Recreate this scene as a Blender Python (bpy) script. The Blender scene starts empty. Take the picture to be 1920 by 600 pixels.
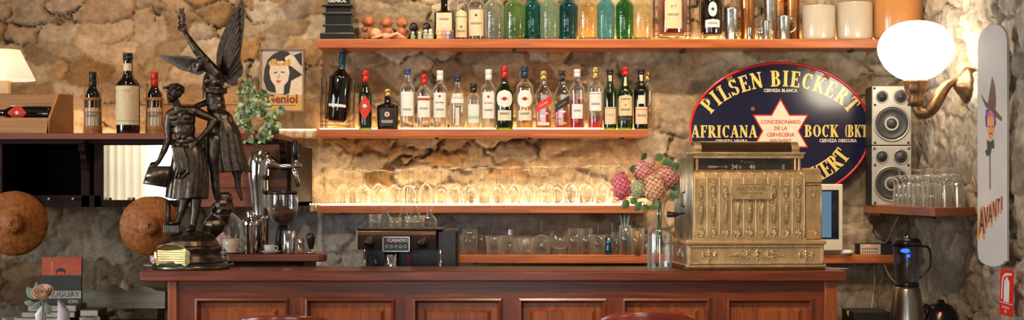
import bpy, math, random
import numpy as np
from mathutils import Vector, Matrix, noise as mnoise
R = random.Random(7)
PI = math.pi
C = bpy.context.scene.collection
sc = bpy.context.scene
# ---------------------------------------------------------------- camera model
F, HY, ZC = 2850.0, 360.0, 1.3616
def P(px, py, Y): return Vector(((px - 960) / F * Y, Y, ZC + (HY - py) / F * Y))
def X(px, Y): return (px - 960) / F * Y
def Z(py, Y): return ZC + (HY - py) / F * Y
def M(n, Y): return n * Y / F
cam = bpy.data.cameras.new('camera'); co = bpy.data.objects.new('camera', cam); C.objects.link(co)
co.location = (0, 0, ZC); co.rotation_euler = (PI / 2, 0, 0)
cam.sensor_width = 36; cam.lens = F / 1920 * 36; cam.shift_y = 60 / 1920; cam.clip_start = .05
sc.camera = co
#VIEW
# ---------------------------------------------------------------- materials
MATS = {}
def nt(name):
    m = bpy.data.materials.new(name); m.use_nodes = True; m.node_tree.nodes.clear()
    return m, m.node_tree.nodes, m.node_tree.links
def pbr(name, col, rough=.5, metal=0., var=.15, scale=30., bump=0., bscale=None, stretch=(1, 1, 1), emis=None, es=0., spec=.5, coat=0., col2=None, rvar=0., sss=0., trans=0.):
    if name in MATS: return MATS[name]
    m, N, L = nt(name)
    o = N.new('ShaderNodeOutputMaterial'); b = N.new('ShaderNodeBsdfPrincipled'); L.new(b.outputs[0], o.inputs[0])
    tc = N.new('ShaderNodeTexCoord'); mp = N.new('ShaderNodeMapping'); mp.inputs['Scale'].default_value = stretch
    L.new(tc.outputs['Object'], mp.inputs[0])
    nz = N.new('ShaderNodeTexNoise'); nz.inputs['Scale'].default_value = scale; nz.inputs['Detail'].default_value = 5
    L.new(mp.outputs[0], nz.inputs[0])
    cr = N.new('ShaderNodeValToRGB'); cr.color_ramp.elements[0].position = .3; cr.color_ramp.elements[1].position = .7
    c2 = col2 if col2 else tuple(min(1, c * (1 + var)) for c in col)
    c1 = col if col2 else tuple(c * (1 - var) for c in col)
    cr.color_ramp.elements[0].color = (*c1, 1); cr.color_ramp.elements[1].color = (*c2, 1)
    L.new(nz.outputs[0], cr.inputs[0]); L.new(cr.outputs[0], b.inputs['Base Color'])
    b.inputs['Roughness'].default_value = rough; b.inputs['Metallic'].default_value = metal
    b.inputs['Specular IOR Level'].default_value = spec
    if rvar:
        mr = N.new('ShaderNodeMapRange'); mr.inputs[3].default_value = max(0, rough - rvar); mr.inputs[4].default_value = rough + rvar
        L.new(nz.outputs[0], mr.inputs[0]); L.new(mr.outputs[0], b.inputs['Roughness'])
    if coat: b.inputs['Coat Weight'].default_value = coat; b.inputs['Coat Roughness'].default_value = .15
    if bump:
        n2 = N.new('ShaderNodeTexNoise'); n2.inputs['Scale'].default_value = bscale or scale; n2.inputs['Detail'].default_value = 4
        L.new(mp.outputs[0], n2.inputs[0])
        bp = N.new('ShaderNodeBump'); bp.inputs['Strength'].default_value = 1; bp.inputs['Distance'].default_value = bump
        L.new(n2.outputs[0], bp.inputs['Height']); L.new(bp.outputs[0], b.inputs['Normal'])
    if emis: b.inputs['Emission Color'].default_value = (*emis, 1); b.inputs['Emission Strength'].default_value = es
    MATS[name] = m
    return m
def wood(name, dark, light, rough=.35, scale=1., axis='X', coat=.15, bump=.0006, spec=.5):
    if name in MATS: return MATS[name]
    m, N, L = nt(name)
    o = N.new('ShaderNodeOutputMaterial'); b = N.new('ShaderNodeBsdfPrincipled'); L.new(b.outputs[0], o.inputs[0])
    tc = N.new('ShaderNodeTexCoord'); mp = N.new('ShaderNodeMapping')
    s = {'X': (1.2, 22, 22), 'Z': (22, 22, 1.2), 'Y': (22, 1.2, 22)}[axis]
    mp.inputs['Scale'].default_value = [v * scale for v in s]
    L.new(tc.outputs['Object'], mp.inputs[0])
    nz = N.new('ShaderNodeTexNoise'); nz.inputs['Scale'].default_value = 2.2; nz.inputs['Detail'].default_value = 7; nz.inputs['Distortion'].default_value = 1.2
    L.new(mp.outputs[0], nz.inputs[0])
    cr = N.new('ShaderNodeValToRGB'); cr.color_ramp.elements[0].position = .3; cr.color_ramp.elements[1].position = .72
    cr.color_ramp.elements[0].color = (*dark, 1); cr.color_ramp.elements[1].color = (*light, 1)
    L.new(nz.outputs[0], cr.inputs[0])
    n3 = N.new('ShaderNodeTexNoise'); n3.inputs['Scale'].default_value = 3.; L.new(tc.outputs['Object'], n3.inputs[0])
    mx = N.new('ShaderNodeMix'); mx.data_type = 'RGBA'; mx.blend_type = 'MULTIPLY'; mx.inputs[0].default_value = .18
    L.new(cr.outputs[0], mx.inputs[6]); L.new(n3.outputs[0], mx.inputs[7]); L.new(mx.outputs[2], b.inputs['Base Color'])
    b.inputs['Specular IOR Level'].default_value = spec; b.inputs['Roughness'].default_value = rough; b.inputs['Coat Weight'].default_value = coat; b.inputs['Coat Roughness'].default_value = .2
    bp = N.new('ShaderNodeBump'); bp.inputs['Distance'].default_value = bump; L.new(nz.outputs[0], bp.inputs['Height']); L.new(bp.outputs[0], b.inputs['Normal'])
    MATS[name] = m
    return m
def glass(name, tint=(.93, .95, .93), edge=(.55, .58, .55), rough=.03, gl=1., frost=0., fcol=(.8, .8, .8), base=.10, ribs=0, rim=.75):
    """thin-walled glass: see-through, thicker (darker) towards its silhouette, mirror-like at grazing angles"""
    if name in MATS: return MATS[name]
    m, N, L = nt(name)
    o = N.new('ShaderNodeOutputMaterial')
    lw = N.new('ShaderNodeLayerWeight'); lw.inputs[0].default_value = .5
    p2 = N.new('ShaderNodeMath'); p2.operation = 'POWER'; p2.inputs[1].default_value = 2.0; L.new(lw.outputs['Facing'], p2.inputs[0])
    mx = N.new('ShaderNodeMix'); mx.data_type = 'RGBA'; mx.inputs[6].default_value = (*tint, 1); mx.inputs[7].default_value = (*edge, 1)
    L.new(p2.outputs[0], mx.inputs[0])
    t = N.new('ShaderNodeBsdfTransparent'); L.new(mx.outputs[2], t.inputs[0])
    g = N.new('ShaderNodeBsdfGlossy'); g.inputs[0].default_value = (gl, gl, gl, 1); g.inputs[1].default_value = rough
    p4 = N.new('ShaderNodeMath'); p4.operation = 'POWER'; p4.inputs[1].default_value = 3; L.new(lw.outputs['Facing'], p4.inputs[0])
    ma = N.new('ShaderNodeMath'); ma.operation = 'MULTIPLY_ADD'; ma.inputs[1].default_value = .75; ma.inputs[2].default_value = base; L.new(p4.outputs[0], ma.inputs[0])
    ms = N.new('ShaderNodeMixShader'); L.new(ma.outputs[0], ms.inputs[0]); L.new(t.outputs[0], ms.inputs[1]); L.new(g.outputs[0], ms.inputs[2])
    last = ms
    if rim:  # pale scatter mixed into silhouettes, standing in for light the edges catch
        rt = N.new('ShaderNodeBsdfTranslucent'); rd = N.new('ShaderNodeBsdfDiffuse'); rc = tuple(min(1., c * 1.0) for c in (tint if max(tint) < .8 else (.95, .93, .88)))
        rt.inputs[0].default_value = (*rc, 1); rd.inputs[0].default_value = (*rc, 1)
        rm = N.new('ShaderNodeMixShader'); rm.inputs[0].default_value = .5; L.new(rt.outputs[0], rm.inputs[1]); L.new(rd.outputs[0], rm.inputs[2])
        rf = N.new('ShaderNodeMath'); rf.operation = 'MULTIPLY'; rf.inputs[1].default_value = rim; L.new(p2.outputs[0], rf.inputs[0])
        rx_ = N.new('ShaderNodeMixShader'); L.new(rf.outputs[0], rx_.inputs[0]); L.new(ms.outputs[0], rx_.inputs[1]); L.new(rm.outputs[0], rx_.inputs[2]); last = rx_
    if frost:
        d = N.new('ShaderNodeBsdfTranslucent'); d.inputs[0].default_value = (*fcol, 1)
        d2 = N.new('ShaderNodeBsdfDiffuse'); d2.inputs[0].default_value = (*fcol, 1)
        dm = N.new('ShaderNodeMixShader'); dm.inputs[0].default_value = .4; L.new(d.outputs[0], dm.inputs[1]); L.new(d2.outputs[0], dm.inputs[2])
        tc = N.new('ShaderNodeTexCoord'); nz = N.new('ShaderNodeTexNoise'); nz.inputs['Scale'].default_value = 60; nz.inputs['Detail'].default_value = 5
        L.new(tc.outputs['Object'], nz.inputs[0])
        mr = N.new('ShaderNodeMapRange'); mr.inputs[1].default_value = .35; mr.inputs[2].default_value = .7; mr.inputs[3].default_value = frost * .75; mr.inputs[4].default_value = min(1, frost * 1.25)
        L.new(nz.outputs[0], mr.inputs[0])
        m2 = N.new('ShaderNodeMixShader'); L.new(mr.outputs[0], m2.inputs[0]); L.new(last.outputs[0], m2.inputs[1]); L.new(dm.outputs[0], m2.inputs[2]); last = m2
    if ribs:
        tc = N.new('ShaderNodeTexCoord'); nz = N.new('ShaderNodeTexNoise'); nz.inputs['Scale'].default_value = ribs; L.new(tc.outputs['Object'], nz.inputs[0])
        bp = N.new('ShaderNodeBump'); bp.inputs['Distance'].default_value = .002; L.new(nz.outputs[0], bp.inputs['Height'])
        L.new(bp.outputs[0], g.inputs['Normal']); L.new(bp.outputs[0], lw.inputs['Normal'])
    L.new(last.outputs[0], o.inputs[0])
    MATS[name] = m
    return m
def emit(name, col, s):
    if name in MATS: return MATS[name]
    m, N, L = nt(name); o = N.new('ShaderNodeOutputMaterial'); e = N.new('ShaderNodeEmission')
    e.inputs[0].default_value = (*col, 1); e.inputs[1].default_value = s; L.new(e.outputs[0], o.inputs[0]); MATS[name] = m
    return m
# ---------------------------------------------------------------- objects
def root_off(p):
    v = Vector((0, 0, 0))
    while p is not None: v += p.location; p = p.parent
    return v
def tag(o, label=None, cat=None, group=None, kind=None):
    if label: o['label'] = label
    if cat: o['category'] = cat
    if group: o['group'] = group
    if kind: o['kind'] = kind
    return o
def thing(name, label, cat, loc=(0, 0, 0), group=None, rz=0):
    o = bpy.data.objects.new(name, None); C.objects.link(o); o.location = loc; o.rotation_euler = (0, 0, rz)
    o.empty_display_size = .02
    return tag(o, label, cat, group)
class MB:
    def __init__(s): s.v = []; s.f = []; s.m = []; s.sm = []
    def add(s, vs, fs, mi=0, smooth=False):
        n = len(s.v); s.v += [tuple(v) for v in vs]
        s.f += [tuple(i + n for i in f) for f in fs]; s.m += [mi] * len(fs); s.sm += [smooth] * len(fs)
        return s
    def box(s, x0, x1, y0, y1, z0, z1, mi=0):
        v = [(x, y, z) for z in (z0, z1) for y in (y0, y1) for x in (x0, x1)]
        return s.add(v, [(0, 2, 3, 1), (4, 5, 7, 6), (0, 1, 5, 4), (2, 6, 7, 3), (0, 4, 6, 2), (1, 3, 7, 5)], mi)
    def boxc(s, c, sx, sy, sz, rot=None, mi=0):
        v = [Vector((x * sx / 2, y * sy / 2, z * sz / 2)) for z in (-1, 1) for y in (-1, 1) for x in (-1, 1)]
        if rot: v = [rot @ a for a in v]
        c = Vector(c)
        return s.add([a + c for a in v], [(0, 2, 3, 1), (4, 5, 7, 6), (0, 1, 5, 4), (2, 6, 7, 3), (0, 4, 6, 2), (1, 3, 7, 5)], mi)
    def lathe(s, prof, n=24, c=(0, 0, 0), mi=0, e=2., sy=1., rot=None, smooth=True, rib=None, rz=0):
        c = Vector(c); rows = []; vs = []; fs = []
        for r, z in prof:
            if abs(r) < 1e-7: rows.append([len(vs)]); vs.append(Vector((0, 0, z))); continue
            row = []
            for k in range(n):
                a = 2 * PI * k / n + rz; ca, sa = math.cos(a), math.sin(a)
                q = 1. if e == 2. else (abs(ca) ** e + abs(sa) ** e) ** (-1 / e)
                rr = r * q * (rib(a, z) if rib else 1)
                row.append(len(vs)); vs.append(Vector((ca * rr, sa * rr * sy, z)))
            rows.append(row)
        for a, b in zip(rows, rows[1:]):
            if len(a) == 1 and len(b) == 1: continue
            for k in range(n):
                k2 = (k + 1) % n
                if len(a) == 1: fs.append((a[0], b[k2], b[k])); 
                elif len(b) == 1: fs.append((a[k], a[k2], b[0]))
                else: fs.append((a[k], a[k2], b[k2], b[k]))
        if rot: vs = [rot @ v for v in vs]
        return s.add([v + c for v in vs], fs, mi, smooth)
    def tube(s, pts, rad, n=8, mi=0, cap=True, smooth=True, flat=1.):
        pts = [Vector(p) for p in pts]
        if not hasattr(rad, '__len__'): rad = [rad] * len(pts)
        vs = []; fs = []; up = None
        for i, p in enumerate(pts):
            t = (pts[min(i + 1, len(pts) - 1)] - pts[max(i - 1, 0)]).normalized()
            if up is None: up = Vector((0, 0, 1)) if abs(t.z) < .9 else Vector((0, 1, 0))
            u = t.cross(up); u = u.normalized() if u.length > 1e-6 else Vector((1, 0, 0)); w = u.cross(t).normalized(); up = w
            for k in range(n):
                a = 2 * PI * k / n; vs.append(p + (u * math.cos(a) * rad[i] + w * math.sin(a) * rad[i] * flat))
        for i in range(len(pts) - 1):
            for k in range(n):
                k2 = (k + 1) % n; fs.append((i * n + k, i * n + k2, (i + 1) * n + k2, (i + 1) * n + k))
        if cap: fs.append(tuple(range(n))[::-1]); fs.append(tuple((len(pts) - 1) * n + k for k in range(n)))
        return s.add(vs, fs, mi, smooth)
    def ell(s, c, rx, ry, rz, n=14, m=9, rot=None, mi=0):
        prof = [(math.sin(PI * i / m), -math.cos(PI * i / m)) for i in range(m + 1)]
        prof[0] = (0, -1); prof[-1] = (0, 1)
        Mx = Matrix.Diagonal((rx, ry, rz))
        if rot: Mx = rot @ Mx
        return s.lathe(prof, n, c, mi, rot=Mx)
    def prism(s, poly, y0, y1, mi=0, smooth=False, fn=None):
        """poly in x,z extruded in y"""
        n = len(poly); vs = [(x, y0, z) for x, z in poly] + [(x, y1, z) for x, z in poly]
        if fn: vs = [fn(*v) for v in vs]
        s.add(vs, [tuple(range(n)), tuple(range(2 * n - 1, n - 1, -1))], mi)
        return s.add(vs, [(k, k + n, (k + 1) % n + n, (k + 1) % n) for k in range(n)], mi, smooth)
    def prismz(s, poly, z0, z1, mi=0):
        n = len(poly); vs = [(x, y, z0) for x, y in poly] + [(x, y, z1) for x, y in poly]
        return s.add(vs, [tuple(range(n))[::-1], tuple(range(n, 2 * n))] + [(k, (k + 1) % n, (k + 1) % n + n, k + n) for k in range(n)], mi)
    def grid(s, fn, nu, nv, mi=0, smooth=True, closed=False):
        vs = [fn(i / nu, j / nv) for j in range(nv + 1) for i in range(nu + 1)]
        w = nu + 1
        return s.add(vs, [(j * w + i, j * w + i + 1, (j + 1) * w + i + 1, (j + 1) * w + i) for j in range(nv) for i in range(nu)], mi, smooth)
    def build(s, name, mats, parent=None, world=False, bev=0, seg=2, label=None, solid=0, mesh_only=False):
        me = bpy.data.meshes.new(name)
        v = s.v
        if world and parent is not None:
            o = root_off(parent); v = [(a[0] - o.x, a[1] - o.y, a[2] - o.z) for a in v]
        me.from_pydata(v, [], s.f)
        if not isinstance(mats, (list, tuple)): mats = [mats]
        for m in mats: me.materials.append(m)
        me.polygons.foreach_set('material_index', s.m); me.polygons.foreach_set('use_smooth', s.sm)
        me.update()
        ob = bpy.data.objects.new(name, me); C.objects.link(ob)
        if parent is not None: ob.parent = parent
        if solid: md = ob.modifiers.new('solid', 'SOLIDIFY'); md.thickness = solid; md.offset = 0
        if bev:
            md = ob.modifiers.new('bevel', 'BEVEL'); md.width = bev; md.segments = seg; md.limit_method = 'ANGLE'; md.angle_limit = .6
        if label: ob['label'] = label
        return ob
def copy_tree(o, parent=None):
    c = o.copy(); C.objects.link(c)
    if parent is not None: c.parent = parent
    for ch in list(o.children): copy_tree(ch, c)
    return c
ORD = ['first', 'second', 'third', 'fourth', 'fifth', 'sixth', 'seventh', 'eighth', 'ninth', 'tenth', 'eleventh', 'twelfth', 'thirteenth', 'fourteenth', 'fifteenth', 'sixteenth', 'seventeenth', 'eighteenth', 'nineteenth', 'twentieth', 'twenty-first', 'twenty-second', 'twenty-third', 'twenty-fourth', 'twenty-fifth', 'twenty-sixth', 'twenty-seventh', 'twenty-eighth', 'twenty-ninth', 'thirtieth', 'thirty-first', 'thirty-second', 'thirty-third', 'thirty-fourth', 'thirty-fifth']
# ---------------------------------------------------------------- text
TXT = {}
def text_geo(t, bold=0., space=1.):
    k = (t, bold, space)
    if k in TXT: return TXT[k]
    cu = bpy.data.curves.new('lettering', 'FONT'); cu.body = t; cu.size = 1; cu.resolution_u = 2; cu.align_x = 'CENTER'; cu.align_y = 'CENTER'; cu.offset = bold; cu.space_character = space
    ob = bpy.data.objects.new('lettering', cu)
    me = bpy.data.meshes.new_from_object(ob)
    vs = [tuple(v.co) for v in me.vertices]; fs = [tuple(p.vertices) for p in me.polygons]
    bpy.data.objects.remove(ob); bpy.data.meshes.remove(me); bpy.data.curves.remove(cu)
    TXT[k] = (vs, fs)
    return TXT[k]
def put_text(mb, t, size, fn, mi, bold=.01, space=1., sx=1.):
    vs, fs = text_geo(t, bold, space)
    mb.add([fn(x * size * sx, y * size) for x, y, _ in vs], fs, mi)
def smooth_pts(pts, n=6):
    """Catmull-Rom through control points (tuples of any dimension)"""
    out = []
    P_ = [pts[0]] + list(pts) + [pts[-1]]
    for i in range(1, len(P_) - 2):
        for k in range(n):
            t = k / n
            out.append(tuple(.5 * (2 * b + (c - a) * t + (2 * a - 5 * b + 4 * c - d) * t * t + (3 * b - a - 3 * c + d) * t ** 3) for a, b, c, d in zip(P_[i - 1], P_[i], P_[i + 1], P_[i + 2])))
    out.append(tuple(pts[-1]))
    return out
# voxel-fused sculpted solids (figures): union of tapered limbs, blobs and draped shapes
def chain(mb, pts, rad, n=12, fl=1.):
    pts = [Vector(p) for p in pts]
    for p, r in zip(pts, rad): mb.ell(p, r, r * fl, r, 12, 8)
    for (p, r), (q, s) in zip(zip(pts, rad), zip(pts[1:], rad[1:])):
        if (q - p).length > 1e-6: mb.tube([p, q], [r, s], n)
def fuse(mb, name, m, parent, vox=.0025, it=4, world=True, label=None):
    ob = mb.build(name, m, parent, world=world)
    md = ob.modifiers.new('remesh', 'REMESH'); md.mode = 'VOXEL'; md.voxel_size = vox; md.use_smooth_shade = True
    if it: sm = ob.modifiers.new('smooth', 'SMOOTH'); sm.factor = .5; sm.iterations = it
    bpy.context.view_layer.update()
    ev = ob.evaluated_get(bpy.context.evaluated_depsgraph_get())
    me = bpy.data.meshes.new_from_object(ev); me.name = name
    ob.modifiers.clear(); ob.data = me
    me.polygons.foreach_set('use_smooth', [True] * len(me.polygons))
    if not me.materials: me.materials.append(m)
    if label: ob['label'] = label
    return ob
# ================================================================ THE ROOM
YW, XR, XL, YB, ZT = 7.5, 2.0, -4.6, -1.5, 3.3
def vnoise(x, y, seed=0):
    xi = np.floor(x).astype(np.int64); yi = np.floor(y).astype(np.int64); fx = x - xi; fy = y - yi
    fx = fx * fx * (3 - 2 * fx); fy = fy * fy * (3 - 2 * fy)
    def h(a, b):
        n = (a * 374761393 + b * 668265263 + seed * 982451653) & 0xffffffff
        n = ((n ^ (n >> 13)) * 1274126177) & 0xffffffff
        return ((n ^ (n >> 16)) & 0xffff) / 65535.
    return (h(xi, yi) * (1 - fx) + h(xi + 1, yi) * fx) * (1 - fy) + (h(xi, yi + 1) * (1 - fx) + h(xi + 1, yi + 1) * fx) * fy
def fbm(x, y, seed=0, o=4):
    s = 0; a = .5
    for k in range(o): s = s + a * vnoise(x * 2 ** k, y * 2 ** k, seed + k); a *= .5
    return s
def hsh(i, j, k):
    n = (i * 73856093 ^ j * 19349663 ^ k * 83492791) & 0xffffffff
    n = ((n ^ (n >> 13)) * 1274126177) & 0xffffffff
    return ((n ^ (n >> 16)) & 0xffff) / 65535.
def stones(u, v, cw, ch, seed):
    """irregular rubble masonry: returns height (m), tone id, edge distance"""
    uu = u + .26 * (fbm(u * 2.6, v * 2.6, seed + 50) - .5) + .13 * (fbm(u * 9, v * 9, seed + 57) - .5) + .04 * (fbm(u * 34, v * 34, seed + 71, 3) - .5)
    vv = v + .18 * (fbm(u * 2.6, v * 3, seed + 60) - .5) + .09 * (fbm(u * 9, v * 11, seed + 67) - .5) + .035 * (fbm(u * 34, v * 34, seed + 77, 3) - .5)
    a = uu / cw; b = vv / ch
    j0 = np.floor(b).astype(np.int64)
    F1 = np.full(u.shape, 9.); F2 = np.full(u.shape, 9.); I = np.zeros(u.shape); J = np.zeros(u.shape)
    for dj in (-2, -1, 0, 1, 2):
        j = j0 + dj; off = hsh(j, j * 0 + 3, seed) ; i0 = np.floor(a - off).astype(np.int64)
        for di in (-2, -1, 0, 1, 2):
            i = i0 + di
            px = i + off + .12 + .76 * hsh(i, j, seed + 1); py = j + .2 + .6 * hsh(i, j, seed + 2)
            w = .75 + .5 * hsh(i, j, seed + 4)
            d = np.sqrt((px - a) ** 2 + ((py - b) * 1.05) ** 2) / w
            m = d < F1
            F2 = np.where(m, F1, np.minimum(F2, d)); I = np.where(m, hsh(i, j, seed + 7), I); J = np.where(m, hsh(i, j, seed + 9), J); F1 = np.where(m, d, F1)
    e = F2 - F1
    return e, I, J
def stone_wall(name, us, vs_, fn, cw, ch, seed, amp, soft, pal, white=None):
    U, V = np.meshgrid(us, vs_)
    e, I, J = stones(U, V, cw, ch, seed)
    n1 = fbm(U * 9, V * 9, seed + 90); n2 = fbm(U * 34, V * 34, seed + 95, 3)
    jw = .09 + .16 * fbm(U * 4, V * 4, seed + 33)              # joints differ in width
    t = np.clip(e / jw, 0, 1); t = t * t * (3 - 2 * t)
    fade = np.clip((fbm(U * 2.6, V * 3.1, seed + 81) - .40) * 5, 0, 1)   # patches where mortar is pointed flush over the joints
    t = 1 - (1 - t) * (.25 + .75 * fade)
    H = amp * (t * (.55 + .6 * I) + .95 * (n1 - .5) * soft + .45 * (n2 - .5))
    crack = (np.clip(1 - e / .055, 0, 1)) * np.clip((fbm(U * 5, V * 5, seed + 44) - .44) * 9, 0, 1) * fade
    H -= amp * .7 * crack
    H += amp * .5 * (fbm(U * 1.7, V * 1.7, seed + 11) - .5) * 2
    verts = fn(U, V, H)
    ny, nx = U.shape
    idx = np.arange(ny * nx).reshape(ny, nx)
    q = np.stack([idx[:-1, :-1], idx[:-1, 1:], idx[1:, 1:], idx[1:, :-1]], -1).reshape(-1, 4)
    me = bpy.data.meshes.new(name)
    me.vertices.add(ny * nx); me.vertices.foreach_set('co', np.stack(verts, -1).reshape(-1))
    me.loops.add(q.size); me.loops.foreach_set('vertex_index', q.reshape(-1))
    me.polygons.add(len(q)); me.polygons.foreach_set('loop_start', np.arange(len(q)) * 4); me.polygons.foreach_set('loop_total', np.full(len(q), 4))
    me.polygons.foreach_set('use_smooth', np.ones(len(q), bool)); me.update(calc_edges=True)
    pal = np.array(pal)
    k = I * (len(pal) - 1.001); k0 = k.astype(int); fr = (k - k0)[..., None]
    col = pal[k0] * (1 - fr) + pal[k0 + 1] * fr
    col = col * (.72 + .5 * J[..., None]) * (.75 + .55 * n1[..., None])
    mort = np.array((.50, .37, .22)) * (.55 + .8 * n2[..., None])
    mt = (1 - t)[..., None] * .6
    col = col * (1 - mt) + mort * mt
    # soot and dirt settled in the open joints
    col = col * (1 - .8 * crack[..., None]) + np.array((.045, .028, .016)) * .8 * crack[..., None]
    st = np.clip((fbm(U * 2.2, V * 2.6, seed + 21) - .52) * 7, 0, 1)[..., None] * np.clip((n2 - .35) * 4, 0, 1)[..., None]
    col = col * (1 - .35 * st) + np.array((.42, .23, .07)) * .35 * st
    if white is not None:
        w = white(U, V)[..., None] * (.35 + .65 * t[..., None]) * np.clip(.6 + n1[..., None], 0, 1)
        col = col * (1 - w) + np.array((.86, .83, .79)) * w * (.75 + .4 * n2[..., None])
    ca = me.color_attributes.new('tone', 'FLOAT_COLOR', 'POINT')
    ca.data.foreach_set('color', np.concatenate([col, np.ones(col.shape[:2] + (1,))], -1).reshape(-1).astype(np.float32))
    ob = bpy.data.objects.new(name, me); C.objects.link(ob); ob['kind'] = 'structure'
    m, N, L = nt(name + '_stone')
    o = N.new('ShaderNodeOutputMaterial'); b = N.new('ShaderNodeBsdfPrincipled'); L.new(b.outputs[0], o.inputs[0])
    at = N.new('ShaderNodeAttribute'); at.attribute_name = 'tone'
    tc = N.new('ShaderNodeTexCoord'); nz = N.new('ShaderNodeTexNoise'); nz.inputs['Scale'].default_value = 22; nz.inputs['Detail'].default_value = 10; nz.inputs['Roughness'].default_value = .74
    L.new(tc.outputs['Object'], nz.inputs[0])
    cr = N.new('ShaderNodeValToRGB'); cr.color_ramp.elements[0].position = .3; cr.color_ramp.elements[0].color = (.50, .43, .36, 1); cr.color_ramp.elements[0].position = .34; cr.color_ramp.elements[1].position = .60; cr.color_ramp.elements[1].color = (1, 1, 1, 1)
    L.new(nz.outputs[0], cr.inputs[0])
    mx = N.new('ShaderNodeMix'); mx.data_type = 'RGBA'; mx.blend_type = 'MULTIPLY'; mx.inputs[0].default_value = .85
    L.new(at.outputs['Color'], mx.inputs[6]); L.new(cr.outputs[0], mx.inputs[7]); L.new(mx.outputs[2], b.inputs['Base Color'])
    b.inputs['Roughness'].default_value = .8; b.inputs['Specular IOR Level'].default_value = .3
    bp = N.new('ShaderNodeBump'); bp.inputs['Distance'].default_value = .014; bp.inputs['Strength'].default_value = 1.
    L.new(nz.outputs[0], bp.inputs['Height']); L.new(bp.outputs[0], b.inputs['Normal'])
    me.materials.append(m)
    return ob
xs = np.concatenate([np.arange(XL, -2.75, .03), np.arange(-2.75, XR + .06, .0088)])
zs = np.concatenate([np.arange(0, .72, .03), np.arange(.72, 2.55, .0088), np.arange(2.56, ZT + .03, .03)])
PB = [(.36, .23, .12), (.56, .42, .27), (.66, .54, .38), (.44, .36, .27), (.70, .58, .42), (.48, .29, .12), (.62, .54, .44)]
def white_back(U, V):
    w = np.clip((Z(392, 7.5) - V) / .05, 0, 1) * np.clip((U + 1.30) / .08, 0, 1) * np.clip((.35 - U) / .5, 0, 1)
    return w * .95
def pal_shift(ob): pass
stone_wall('wall_back', xs, zs, lambda U, V, H: (U, YW + .022 - H, V), .185, .10, 3, .030, 1.1, PB, white_back)
ys = np.concatenate([np.arange(YB, 5.0, .04), np.arange(5.0, YW + .05, .0088)])
PR = [(.62, .52, .40), (.70, .60, .47), (.66, .58, .48), (.56, .45, .33), (.72, .64, .53)]
stone_wall('wall_right', ys, zs, lambda U, V, H: (XR - H * 1.1 + .012, U, V), .27, .17, 11, .032, 1.5, PR)
plaster = pbr('warm_plaster', (.55, .44, .32), .85, var=.12, scale=3, bump=.004)
def wall_with_holes(name, a0, a1, z0, z1, holes, mk, mat):
    """rectangular wall in (a,z) with rectangular holes"""
    mb = MB(); As = sorted({a0, a1, *[h[0] for h in holes], *[h[1] for h in holes]}); Zs = sorted({z0, z1, *[h[2] for h in holes], *[h[3] for h in holes]})
    for i in range(len(As) - 1):
        for j in range(len(Zs) - 1):
            ca, cz = (As[i] + As[i + 1]) / 2, (Zs[j] + Zs[j + 1]) / 2
            if any(h[0] < ca < h[1] and h[2] < cz < h[3] for h in holes): continue
            mb.box(*mk(As[i], As[i + 1]), Zs[j], Zs[j + 1])
    o = mb.build(name, mat); o['kind'] = 'structure'; return o
WL = [(1.2, 2.7, .8, 2.7), (3.6, 5.2, .8, 2.7)]
WBK = [(-4.0, -2.95, .7, 2.5), (-1.2, 0.6, .7, 2.5)]
wall_with_holes('wall_left', YB - .3, YW + .3, 0, ZT, WL, lambda a, b: (XL - .3, XL, a, b), plaster)
wall_with_holes('wall_front', XL, XR + .3, 0, ZT, WBK, lambda a, b: (a, b, YB - .3, YB), pbr('ochre_stone', (.55, .33, .12), .8, var=.3, scale=8, bump=.02))
tile = pbr('floor_tile', (.16, .09, .05), .35, var=.3, scale=4)
o = MB().box(XL, XR + .3, YB, YW, -.1, 0).build('floor', tile); o['kind'] = 'structure'
o = MB().box(XL - .3, XR + .3, YB - .3, YW + .2, ZT, ZT + .1).build('ceiling', pbr('ceiling_wood', (.20, .12, .07), .6, var=.3, scale=6)); o['kind'] = 'structure'
MB().box(XL - .3, XR + .3, YW + .065, YW + .2, 0, ZT).build('wall_back_core', plaster)['kind'] = 'structure'
MB().box(XR + .045, XR + .3, YB, YW + .1, 0, ZT).build('wall_right_core', plaster)['kind'] = 'structure'
frame = pbr('window_frame_paint', (.50, .50, .47), .4, var=.05)
wn = 0
for a0, a1, z0, z1 in WL + WBK:
    wn += 1; side = wn <= 2; mb = MB()
    na = 3
    for k in range(na + 1):
        a = a0 + (a1 - a0) * k / na
        if side: mb.box(XL - .16, XL - .10, a - .025, a + .025, z0, z1)
        else: mb.box(a - .025, a + .025, YB - .16, YB - .10, z0, z1)
    for z in (z0 + .02, z0 + (z1 - z0) * .42, z1 - .02):
        if side: mb.box(XL - .165, XL - .095, a0, a1, z - .025, z + .025)
        else: mb.box(a0, a1, YB - .165, YB - .095, z - .025, z + .025)
    w = mb.build('window_%d' % wn, frame); w['kind'] = 'structure'
    g = MB()
    if side: g.box(XL - .134, XL - .130, a0, a1, z0, z1)
    else: g.box(a0, a1, YB - .134, YB - .130, z0, z1)
    gl = g.build('pane', glass('window_glass', (.97, .98, .98), (.9, .93, .92)), w); 
cur = MB(); cur.grid(lambda u, v: Vector((-3.98 + .42 * u, YB + .10 + .025 * math.sin(u * 34), .5 + 2.2 * v)), 60, 4)
def cloth_mat():
    m, N, L = nt('linen_curtain'); o = N.new('ShaderNodeOutputMaterial'); d = N.new('ShaderNodeBsdfDiffuse'); t = N.new('ShaderNodeBsdfTranslucent'); x = N.new('ShaderNodeMixShader')
    d.inputs[0].default_value = (.62, .50, .35, 1); t.inputs[0].default_value = (.85, .70, .48, 1); x.inputs[0].default_value = .6
    L.new(d.outputs[0], x.inputs[1]); L.new(t.outputs[0], x.inputs[2]); L.new(x.outputs[0], o.inputs[0]); return m
cur.build('window_curtain', cloth_mat())
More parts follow.
